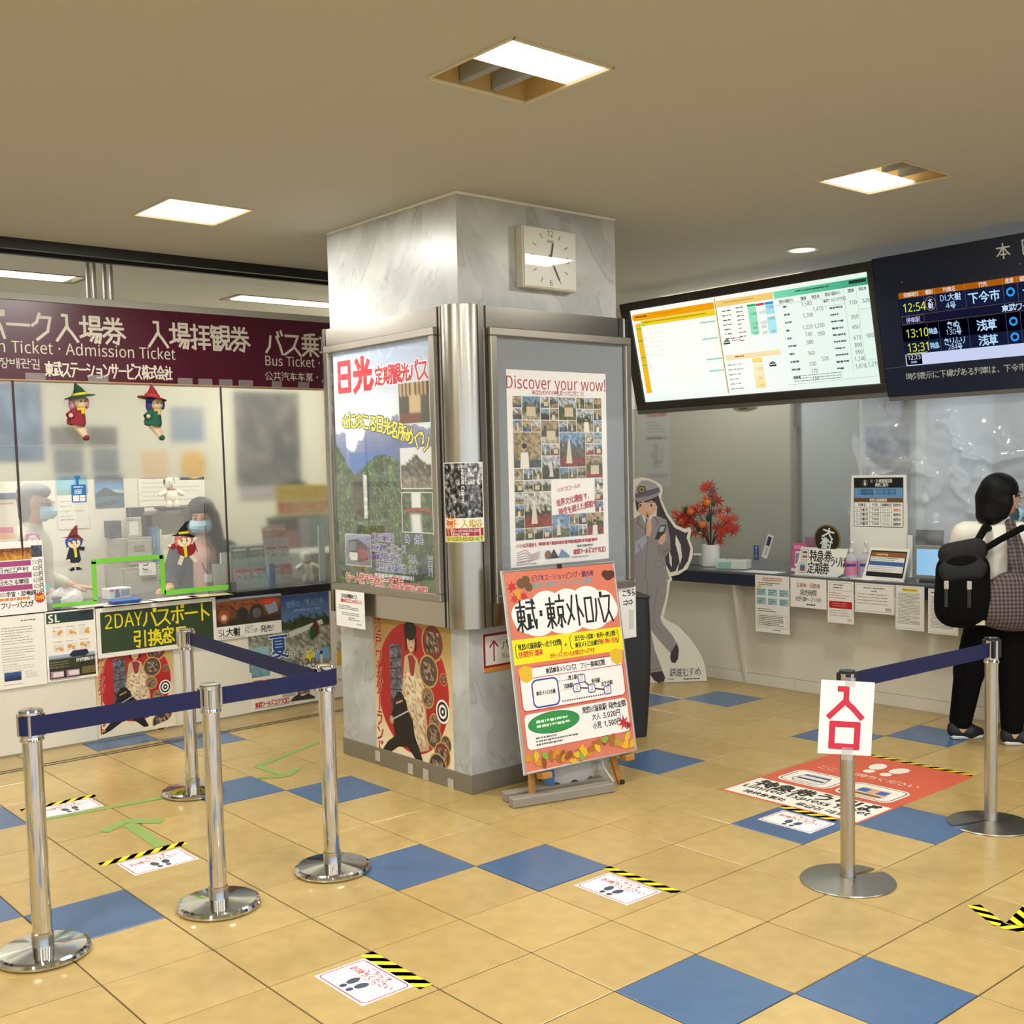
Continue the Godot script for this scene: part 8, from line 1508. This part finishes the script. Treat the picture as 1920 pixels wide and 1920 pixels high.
# ---- hand-drawn stroke letters: points on a 17 by 17 grid (0..9, a..g), y down; "@K:abcd" sets another letter into a box, "~" joins more strokes
const G := {
"木":"15f5 818g 844a1d 84cafd","⽊":"1474 414g 441b 457a","氵":"1143 1647 1f4a","亻":"4118 353g","彳":"5115 6519 484g","扌":"1464 414g2f 1b6a","宀":"8082 2523e3e5","辶":"1143 16463c1f 3d6ggg","刂":"b3bb f1fgdf","日":"313f 31d1df 38d8 3fdf","口":"323e 32d2de 3ede","一":"18f8","十":"18f8 818g","本":"15f5 818g 844a1d 84cafd 5cbc","大":"15f5 81875b1f 86bbff","人":"81784c1f 87bbff","入":"51818799bbfg 875b1g","土":"26e6 828f 1fff","中":"343bdbd434 818g","上":"818f 87d7 1fff","下":"12f2 828g 86b8da","市":"8183 13f3 373d 37d7ddbd 838g","今":"815518 81b5f8 58b8 4bcb8g","金":"815517 81b5f7 57b7 3ada 878f 1fff 4c5e ccae",
"車":"13f3 353bdbd535 38d8 1dfd 818g","東":"14f4 363bdbd636 39d9 818g 8b1f 8bff","武":"2292 15f5 b1b7dcffgb c1e3 686e 6b9b 383e 1fae","京":"8083 13f3 464acac646 8a8g6f 5b2e bbee","光":"8187 3255 d3b6 18f8 686b4e1g a8afefgc","定":"8082 2523e3e5 47c7 878f 8bdb 4a3d1g 3d6ffg","期":"1383 323b 727b 3575 3878 1b9b 4c1f 6c8f b1bc9g b1f1fgdg b5f5 bafa","観":"2114 2282 1585 5218 373g 3888 3b8b 3e8e 3g8g 676g 91f1fa9a91 94f4 97f7 babc8g dadfgfgd","名":"714516 52c2a66b1d 578a 6a6gdgda6a","所":"1181 24848929 242b1g e2a3 a3ab8g a8g8 d8dg","心":"371c 565e7fdfdc 7396 d6fa","鬼":"8162 3238d8d232 35d5 828a 686b5d1g 999ffgge badc","怒":"41286 ~412679 625618 1383 92e2b789 a4c6f9 2c1f 4b4fbfbd 7b9c dbfe","川":"323a1g 838f d1dg","温":"@氵:006g 6168e8e161 65e5 6a6f 6aeaef 9a9f babf 3fgf","泉":"8061 3238d8d232 35d5 898g6f 2a6a2f ea9c 9bff",
"駅":"81212a8a7g5f 515a 2474 2777 1c0f 3c3e 5c5e a1f1f8a8 a1aa8g c8dcgg","時":"121d6d6212 1767 84e4 b1b7 77g7 7aga d8dgbf 8bad","分":"6218 a1f8 48c8bf8e 785c1g","発":"217118 2446 91b5g8 e1b4 f4d6 48c8 1bfb 585c1g a8afffgd","満":"@氵:006g 52g2 7174 d1d4 565g 56g6gfef b3bd 898ddd 89d9 dd","喫":"141b4b4414 6393 6696 8189 5998 b2f2f8d8 d2b9 5cgc a9ac6g acgg","行":"5115 6519 484g 82f2 76g6 d6dgbf","様":"@⽊:008g 8193 d1c3 73f3 85e5 77g7 b3bgaf 7bab7f ea cb bbgf","安":"8082 2523e3e5 754bcg b89d2g 19f9","便":"@亻:006g 62f2 747aeae474 77e7 b2bb6g 8bfg","利":"7123 1585 424g 451b 467a @刂:00gg","遊":"@辶:00gg 7173 5393 635b 6595 957c b1a4 a3g3 a6e6c8 c8ccab a9g9","覧":"1118 1888 1181 1484 414888 b093 a2f2 b5e5 494dcdc949 4bcb 6d5f1g 9d9ffgge",
"世":"16f6 424ffd ~424fff 828b c1cb 8bcb","界":"3138d8d131 34d4 8188 881c 88fc 6b5e3g abag","文":"8183 14f4 c49b1g 447bfg","化":"4118 363g 919ffffc e499","遺":"@辶:00gg 61f1f46461 a0a6 56g6 787cece878 7aea 8c6e dcfe","産":"8082 23e3 4355 c3b5 26f6 262b1g 6849 59f9 5cec 4gfg a7ag","空":"8082 2523e3e5 645728 a4a7e7 4ada 8a8f 2fef","超":"2474 5158 1888 585d 5b8b 383c1g 3d7fgg 92f2f6d6 c287 989dfdf898","感":"22281b 22f2 b1b6eafbg9 d0e1 4484 474a8a8747 d4a9 2d1f 4c4fbfbd 7c9d dcfe","動":"7122 1383 252a7a7525 2777 525f 1c8c 1g9f 94f4egcf c1c88g","千":"c123 17f7 828g","北":"616g 1666 0e6c a1affffc e4a8","住":"@亻:006g 91b3 64f4 b4bf 79e9 5fgf","間":"111g 11717616 1363 g1ggeg g1a1a6g6 a3g3 585ecec858 5bcb",
"往":"@彳:006g a1c2 74f4 b4bf 79f9 6fgf","復":"@彳:006g 9174 82f2 848aeae484 87e7 ab7e 9cdc7g 9dfg","割":"4042 15127275 2565 1777 424a 2b2g7g7b2b @刂:00gg","引":"11717616 161a7a6g3f d1dg","運":"@辶:00gg 5452g2g4 64f4 757bebe575 78e8 5dgd b3bf","賃":"5115 363a e172 74g4 b2b7 87e7 484dddd848 4ada 4bdb 6e2g beeg","浅":"@氵:006g 64f3 68f7 a1adfggc fa6g d1e2","草":"13f3 5155 b1b5 464bcbc646 48c8 1dfd 8b8g","曳":"333adad333 36d6 717a5d1g 6adfgf","舟":"8151 323b1g 32d2dgbf 18f8 7486 7a8c","押":"@扌:006g 8289f9f282 85f5 b2bg","全":"815518 81b5f8 48c8 5bbb 888f 2fef","線":"412555 642979 494g 2b1e 6b7e b0a2 8287f7f282 85f5 b7bgaf 79a97f f9cb bagf","乗":"c132 14f4 18f8 1bfb 444b c4cb 818g 8b1g 8bfg","降":"1151366b3c 111g 92d27a 94f8 79f9 7cgc b7bg 898c",
"自":"8061 323fdfd232 37d7 3bdb","由":"343fdfd434 818f 39d9","区":"12f2 121fff c44d 54dd","額":"4042 14128284 4417 3575 3518 568a 2a2f7f7a2a 91g1 c1b3 a3acfcf3a3 a6f6 a9f9 bc9g ecgg","売":"8185 23e3 45c5 1a17f7fa 6a5d1g aaafffgd","児":"3138 6168d8d161 64d4 595d1g a9afffgd","小":"818g6f 461c c6fc","円":"212g 21e1egcg 8188 28e8","等":"3014 2363 b095 a3f3 46c6 848a 28e8 2beb b9bg9f 5c7e","券":"4153 c1b3 24e4 17f7 81871c 97gc 5bcbbg8f 7b6d3g","回":"212fefe121 565baba656","数":"4148 1484 1132 7153 4417 4487 482d8g 6a5d1g 1a8a b186 a4g4 e4cb8g a7cbgg","初":"4152 15751b 474g 6849 93f3egcf c3b98g","列":"1282 4218 35754c1g 3858 @刂:00gg","号":"4146c6c141 19f9 695cccag8f","特":"2116 1474 414g 0b7a 84e4 b1b7 77g7 7aga d8dgbf 8bad",
"急":"6125 52a285 35c5cb3b 38c8 2d1g 4c4gbgbe 7c9e dcfe","樹":"@⽊:006g 53a3 7175 55a5 676b9b9767 6c7e 9c8e 5fae b5g5 e1egcf b9cb","座":"8082 23f3 232a1g 5538 5578 b598 b5d8 848f 4bdb 3fff","席":"8082 23f3 232a1g 46f6 7478b8b4 5a5f 5adadfbf 898g","指":"@扌:006g e284 8187g7g5 8a8gegea8a 8ded","案":"8082 2422e2e4 745aba b47a19 16f6 1cfc 898g 8c2g 8ceg","内":"232g 23e3egcf 81864b 87cb","鉄":"4116 4175 2767 2a6a 474f 1c2e 6c5e 1g8f a185 94f4 79g9 c1c97g c9gg","道":"@辶:00gg 7283 d1c3 54g4 a496 767eded676 79d9 7bdb","停":"@亻:006g a0a2 63g3 7477e7e474 6b69g9gb 8bdb abag8f","種":"7123 1585 424g 451b 467a e182 74g4 858bebe585 88e8 7dgd 6ggg b2bg","別":"2126767121 29796g4f 464b1g @刂:00gg","先":"4126 33d3 8188 18f8 685c1g a8afffgd",
"個":"@亻:006g 626gfgf262 85d5 b3b8 898dcdc989","室":"8082 2523e3e5 36d6 7649d8 a6c9 898f 4bcb 2fef","刻":"4143 1383 5327 6418 6a1g 6a8e @刂:00gg","表":"8189 23e3 35d5 18f8 871d 5b5g9e 88afgg d9bb","示":"32d2 17f7 878g6f 4a1e caee","公":"6218 a1f8 773fde aafg","共":"515b b1bb 14f4 1bfb 5c1g bcfg","汽":"@氵:006g 9165 83f3 76e6 69d9degge","车":"14e4 7139 39d9 1cfc 858g","票":"12f2 3438d8d434 6268 a2a8 4aca 1cfc 8c8g6f 4d2f bdef","株":"@⽊:008g 9175 83f3 79g9 b1bg b97e b9gf","式":"14f4 2888 585e 1f9d b1b7dcffgc d1e3","会":"815518 81b5f8 58b8 2bfb 7b4fde bcfg","社":"4152 15751c 484g 687a 87g7 c2cf 7fgf","拝":"@扌:006g 82f2 86f6 8afa 7dgd b2bg","場":"1565 414c 1d6b 8186e6e181 83e3 78g8 987c 8bfbegcf bb8f dbbg","換":"@扌:006g a184 93d2b5 858a 85f5fa b598 b5d8 6bgb b9bb7g bbgg",
"窓":"8082 2422e2e4 6547 a4a6d6 7739b9 97ba 2c1f 4b4fbfbd 7b9d dbfe","評":"4152 1474 2767 2969 2b2g6g6b2b 82g2 94a7 f4d7 79g9 c2cg","好":"41286g 654c1g 1575 82f2b6 b6bg9f 79g9","転":"1383 252a7a7525 2777 1c8c 414g 93f3 78g8 b88ffe dbfg","江":"@氵:006g 72f2 b2bf 6fgf","戸":"22e2 35d5d939 353b1g","村":"@⽊:008g 85g5 d1dgbf 98ab","軍":"1512f2f5 35d5 363bdbd636 38d8 1dfd 838g","団":"212fefe121 45c5 a3ad8c 587a","宇":"@宀:00gg 46c6 1afa 868g6f","宙":"@宀:00gg 474gcgc747 4bcb 848g","恐":"2272 4246 1777 a2a68a a2e2e8g9 b5c6 2c1f 4b4fbfbd 7b9d dbfe","竜":"8082 23e3 4355 c3b5 26f6 383cdcd838 3ada 868fffgd","館":"4116 4175 272b6b6727 2969 2b2g5e 5c7f c0c2 8583g3g5 a6ag a6e6e9a9 abfbfgag","夏":"12f2 444acac444 46c6 48c8 7a3d 5bcb8f1g 5cfg","得":"@彳:006g 8186e6e181 83e3 6bgb d8dgbf 9cae","見":"414acac141 44c4 47c7 6a5d1g 9a9fffgd","待":"@彳:006g 84e4 b1b7 77g7 7aga d8dgbf 8bad","快":"414g 2528 6476 84e4e9 79g9 b1ba7g bagg","售":"6126 353a 45e5 47d7 49e9 939b 4c4gcgcc4c","处":"4118 34846a1g 365cgg b1bc b6f9",
"장":"1282 5318 5588 c1c9 c5g5 6a5c5e6gagbebcaa6a","배":"1219 7279 1575 1979 b1bg e1eg b7e7","관":"127276 4649 1998 c1ca c5g5 4b4fdf","권":"127276 1999 595c c1cd 9aca 4c4gdg","특":"32d2 3539 3235 35d5 39d9 1bfb 3dddd gdg","급":"32d2d6 18f8 3a3gdgda 3ddd","매":"1212 121b7b7212 b1bg e1eg b7e7","표":"32d2 6268 a2a8 38d8 8a8e bab e 1efe","소":"8147 83c7 8a8e 1efe",
"あ":"24c3 617e b68b4e2c3a787 ~3a67a7e8fbee9g","い":"23294e6b c3e7eb","う":"51a2 3795d7cc6g","え":"51a2 36b63f 7aafff","お":"15a5 515f2e2c79c8fafd9g c3f5","か":"1595c6cb9f7e 614a1f c3f8","が":"1595c6cb9f7e 614a1f c3f8 d0e2 f0g2","き":"24c3 36e5 61db 4b3d5gcg","く":"b138bg","ぐ":"b138bg d1e3 f0g2","こ":"33d4 2b3e7fef","ご":"33d4 2b3e7fef e0f2 g0","さ":"25d4 61cb 4b4e8gdf","す":"13f3 919a6b5877999d5g","た":"1594 612g 98f8 8c9fff","だ":"1594 612g 98f8 8c9fff d1e3 f0g2","ち":"14d4 6149b8ebce5g","つ":"1695e7eb7f","っ":"3895c9cb7e","て":"13f3 f38798cf","で":"13f3 f38798cf b7c9 d6e8","に":"212g 74e4 7b6e8fff","の":"837b4e1b2684c4f8ec9f","は":"212g 75f5 b1be9g7e8bbcff","ば":"212g 75f5 b1be9g7e8bbcff d1e3 f0g2","ふ":"6193 657a8d5f 291e c9fd","ぷ":"6193 657a8d5f 291e c9fd d1c2d3e3f2e1d1","む":"15a4 515c3c3958 586b6gdgec d4f7","め":"337d a18a4e1c2876b5f9ee9g","も":"716d8gdfec 25c5 29c9","よ":"818d5f4d8bde 85d5","ら":"51a2 454b98ddaf5g","り":"323a58 d1da8g","る":"43c33b98ebcf8g6e8dae","を":"24d4 71389799c ~71389c e87b6f8gfg","ん":"812g698a8fbgfc","ぬ":"346d 917c4e1a3694d5f9edbg9eccgg","な":"1593 612b c3f6 b7be8g6e8cbdfg","ま":"24e4 28e8 81be9f5e6cfg","み":"32a26f3e2b6ada c6bg","し":"414e6gage c","そ":"32c2 7f78 ~32c227f78b9d dg","と":"5268 e43a4fef","ど":"5268 e43a4fef c1d3 e0f2","け":"313g 75f5 c1cb9g",
"ハ":"544b1f a4dafg","パ":"544b1f a4dafg d1d3f3f1d1","バ":"544b1f a4dafg b1c4 e0f3","ー":"18f8","ク":"614618 53d3bb4g","グ":"614618 53d3bb4g d0e2 f0g2","ス":"23d39b1g 9afg","テ":"32d2 17f7 877c4g","シ":"2264 1768 2fadf4","ジ":"2264 1768 2fadf4 b1c3 e0f2","ョ":"47d7dg4g 4bdb","ュ":"58b8bf 2fef","ン":"2276 2fbcf4","サ":"15f5 414a b1b96g","ビ":"313f5gdg c549 c0d2 f0g2","ピ":"313f5gdg c549 d0d2f2f0d0","ポ":"15f5 818g6f 482d c8ed d0d2f2f0d0","ト":"515g 56dc","ド":"515g 57dc a1b3 d0e2","メ":"d19a2f 45dd","ロ":"232fdfd323","フ":"23e3bb4g","プ":"23d3bb4g d0d2f2f0d0","リ":"323a c2ca6g","ワ":"2328 23e3cc5g","ダ":"6129 53d3bb3g 58ac d0e2 f0g2","ラ":"42c2 26d6bc4g","イ":"c1671b 878g","ベ":"1a56fd b3c5 d2e4","カ":"15e5dfbe 716a1g","レ":"414fe9","セ":"18e5b9 515e6gfg","ツ":"2356 7295 e3cb5g","ッ":"4668 8799 d7cb7f","ネ":"7193 24d41c 898g 99dc","ル":"434a1g 929ffa","コ":"24d4de2e","マ":"23e37b 58bf","ウ":"8083 2724e4d98g","｜":"818g",
"・":"7799 7997","、":"3c6f","〜":"1946698be9f7","「":"8gg1 ~8181","（":"a1585b af ~a15578a","→":"18f8 b4f8bc","⇒":"15c5 1bcb a2f8ae"}
class Ink:   # flat print: coloured shapes in sheet units (x right, y down), each laid a hair above the one before
	var v := PackedVector3Array()
	var c := PackedColorArray()
	var ix := PackedInt32Array()
	var s := 0.001
	var z := 0.0006
	var step := 0.000012
	var bend := 0.0
	var host
	func _init(h, scale := 0.001):
		host = h; s = scale
	func at(p: Vector2) -> Vector3:
		if bend > 0.0:
			var a := p.x * s / bend
			return Vector3(sin(a) * (bend + z), -p.y * s, cos(a) * (bend + z) - bend)
		return Vector3(p.x * s, -p.y * s, z)
	func col(k) -> Color:
		return (k if k is Color else Color(k)).srgb_to_linear()
	func fill(p: PackedVector2Array, k):
		z += step
		var t := Geometry2D.triangulate_polygon(p)
		var b := v.size(); var kk = col(k)
		for q in p:
			v.append(at(q)); c.append(kk)
		for i in range(0, t.size(), 3):
			var A := p[t[i]]; var B := p[t[i + 1]]; var C := p[t[i + 2]]
			if (B - A).cross(C - A) > 0: ix.append_array([b + t[i], b + t[i + 1], b + t[i + 2]])
			else: ix.append_array([b + t[i], b + t[i + 2], b + t[i + 1]])
	func fan(p: PackedVector2Array, kk: Color):   # convex, no layer step
		var b := v.size()
		var turn := (p[1] - p[0]).cross(p[2] - p[0]) > 0
		for q in p:
			v.append(at(q)); c.append(kk)
		for i in range(1, p.size() - 1):
			if turn: ix.append_array([b, b + i, b + i + 1])
			else: ix.append_array([b, b + i + 1, b + i])
	func rect(x, y, w, h, k):
		z += step
		var n := 1 if bend <= 0.0 else 8
		for i in n:
			var a = x + w * i / n; var e = x + w * (i + 1) / n
			fan(PackedVector2Array([Vector2(a, y), Vector2(e, y), Vector2(e, y + h), Vector2(a, y + h)]), col(k))
	func rr_pts(x, y, w, h, r) -> PackedVector2Array:
		var p := PackedVector2Array()
		for q in 4:
			var o = Vector2(x + (w - r if q in [0, 1] else r), y + (h - r if q in [1, 2] else r))
			for i in 6:
				var a = -PI / 2 + q * PI / 2 + i * PI / 10
				p.append(o + Vector2(cos(a), sin(a)) * r)
		return p
	func rr(x, y, w, h, r, k):
		z += step
		fan(rr_pts(x, y, w, h, r), col(k))
	func ell_pts(cx, cy, rx, ry, n := 28, rot := 0.0) -> PackedVector2Array:
		var p := PackedVector2Array()
		for i in n:
			p.append(Vector2(cx, cy) + Vector2(cos(TAU * i / n) * rx, sin(TAU * i / n) * ry).rotated(rot))
		return p
	func ell(cx, cy, rx, ry, k, n := 28, rot := 0.0):
		z += step
		fan(ell_pts(cx, cy, rx, ry, n, rot), col(k))
	func line(p, w, k, closed := false):
		z += step
		pen(PackedVector2Array(p), w, col(k), closed)
	func pen(p: PackedVector2Array, w: float, kk: Color, closed := false, rise := 0.000004):
		var n := p.size()
		for i in (n if closed else n - 1):
			var a := p[i]; var b := p[(i + 1) % n]
			if a.distance_to(b) < 1e-5: continue
			var d := (b - a).normalized() * w / 2
			var e := d.orthogonal()
			a -= d * 0.75; b += d * 0.75
			z += rise
			fan(PackedVector2Array([a + e, b + e, b - e, a - e]), kk)
	func pts(list) -> PackedVector2Array:
		var p := PackedVector2Array()
		for i in range(0, list.size(), 2): p.append(Vector2(list[i], list[i + 1]))
		return p
	func text(t: String, x, y, h, k, o := {}):   # h: height of a full-width letter; o: w weight, sx squeeze, al 0 left 1 middle 2 right, rot, ls spacing, down (vertical), bold, out (outline colour)
		z += step
		var sx = o.get("sx", 1.0); var ls = o.get("ls", 0.0); var bold = o.get("bold", false)
		var wide := 0.0
		for ch in t: wide += (h * sx if ch.unicode_at(0) > 0x2000 else host.latin_width(ch, bold) * h * sx) + ls
		var pen_at := Vector2(-[0.0, 0.5, 1.0][o.get("al", 0)] * wide, 0)
		if o.get("down", false): pen_at = Vector2.ZERO
		var xf := Transform2D(o.get("rot", 0.0), Vector2(x, y))
		if o.has("sk"): xf = xf * Transform2D(Vector2(1, 0), Vector2(-o.sk, 1), Vector2.ZERO)
		var outs = [[o.get("w", 0.085), col(k)]]
		if o.has("out"): outs = [[o.get("w", 0.085) + o.get("ow", 0.1), col(o.out)], outs[0]]
		var z0 := z
		for ch in t:
			var ww = h * sx if ch.unicode_at(0) > 0x2000 else host.latin_width(ch, bold) * h * sx
			for oi in outs.size():
				var q = outs[oi]
				z = z0 + 0.00025 * oi
				if ch.unicode_at(0) > 0x2000: glyph(ch, xf * Transform2D(Vector2(h * sx / 16.0, 0), Vector2(0, h / 16.0), pen_at), q[0] * h, q[1])
				elif ch != " ": host.latin_into(self, ch, bold, xf * Transform2D(Vector2(h * sx, 0), Vector2(0, h), pen_at), q[1])
			if o.get("down", false): pen_at.y += h + ls
			else: pen_at.x += ww + ls
		z = z0 + 0.00003
	func glyph(ch: String, xf: Transform2D, w: float, kk: Color):
		for st in String(G.get(ch, "222fefe222")).split(" ", false):
			if st.begins_with("@"):
				var b = st.substr(3)
				var x0 := num(b[0]); var y0 := num(b[1])
				glyph(st[1], xf * Transform2D(Vector2((num(b[2]) - x0) / 16.0 if st[1] not in "氵亻彳扌宀辶刂⽊" else 1.0, 0), Vector2(0, (num(b[3]) - y0) / 16.0), Vector2(x0, y0)), w, kk)
				continue
			var q = st.trim_prefix("~")
			var p := PackedVector2Array()
			for i in range(0, q.length() - 1, 2): p.append(xf * Vector2(num(q[i]), num(q[i + 1])))
			if p.size() > 1: pen(p, w, kk, false, 0.000008)
	func num(ch: String) -> float:
		return float("0123456789abcdefg".find(ch))
	func small(x, y, w, n, gap, k, seed_ := 1, h := 0.5, fillp := 0.9):   # rows of print too small to read
		z += step
		var r := RandomNumberGenerator.new(); r.seed = seed_
		var kk = col(k)
		for i in n:
			var a = x
			var stop = x + w * (1.0 if r.randf() < 0.65 else r.randf_range(0.45, 0.95)) * fillp
			while a < stop:
				var e = a + gap * r.randf_range(0.3, 1.3)
				var hh = gap * h * r.randf_range(0.7, 1.0)
				fan(PackedVector2Array([Vector2(a, y + i * gap), Vector2(minf(e, stop), y + i * gap), Vector2(minf(e, stop), y + i * gap + hh), Vector2(a, y + i * gap + hh)]), kk)
				a = e + gap * r.randf_range(0.12, 0.3)
	func photo(x, y, w, h, nx, ny, f: Callable):   # a printed photograph, shaded point by point
		z += step
		var b := v.size()
		for j in ny + 1:
			for i in nx + 1:
				v.append(at(Vector2(x + w * i / nx, y + h * j / ny)))
				c.append(col((f as Callable).call(float(i) / nx, float(j) / ny)))
		for j in ny:
			for i in nx:
				var q = b + j * (nx + 1) + i
				ix.append_array([q, q + 1, q + nx + 2, q, q + nx + 2, q + nx + 1])
	func mesh() -> ArrayMesh:
		var a := []; a.resize(Mesh.ARRAY_MAX)
		var nn := PackedVector3Array(); nn.resize(v.size())
		for i in v.size(): nn[i] = Vector3(v[i].x, 0, v[i].z + bend).normalized() if bend > 0 else Vector3.BACK
		a[Mesh.ARRAY_VERTEX] = v; a[Mesh.ARRAY_NORMAL] = nn; a[Mesh.ARRAY_COLOR] = c; a[Mesh.ARRAY_INDEX] = ix
		var m := ArrayMesh.new()
		m.add_surface_from_arrays(Mesh.PRIMITIVE_TRIANGLES, a)
		return m
var latin_cache := {}
var latin_font := {}
func latin_arrays(ch: String, bold: bool):
	var key := ch + str(bold)
	if not latin_cache.has(key):
		if not latin_font.has(bold):
			var f := SystemFont.new(); f.font_names = PackedStringArray(["Droid Sans"]); f.font_weight = 700 if bold else 400
			latin_font[bold] = f
		var t := TextMesh.new()
		t.font = latin_font[bold]; t.font_size = 64; t.pixel_size = 1.0 / 64; t.depth = 0.0; t.text = ch; t.curve_step = 2.0
		t.horizontal_alignment = HORIZONTAL_ALIGNMENT_LEFT
		latin_cache[key] = [t.get_mesh_arrays(), latin_font[bold].get_string_size(ch, HORIZONTAL_ALIGNMENT_LEFT, -1, 64).x / 64.0]
	return latin_cache[key]
func latin_width(ch: String, bold: bool) -> float:
	return latin_arrays(ch, bold)[1] * 1.1
func latin_into(ink: Ink, ch: String, bold: bool, xf: Transform2D, kk: Color):
	var a = latin_arrays(ch, bold)[0]
	if not latin_cache.has("base" + str(bold)):
		var lo := 9.0
		for p in latin_arrays("H", bold)[0][Mesh.ARRAY_VERTEX]: lo = minf(lo, p.y)
		latin_cache["base" + str(bold)] = lo
	var base: float = latin_cache["base" + str(bold)]
	var b := ink.v.size()
	for p in a[Mesh.ARRAY_VERTEX]:
		ink.v.append(ink.at(xf * Vector2(p.x * 1.1, 0.9 - (p.y - base) * 1.1))); ink.c.append(kk)
	for i in a[Mesh.ARRAY_INDEX]: ink.ix.append(b + i)
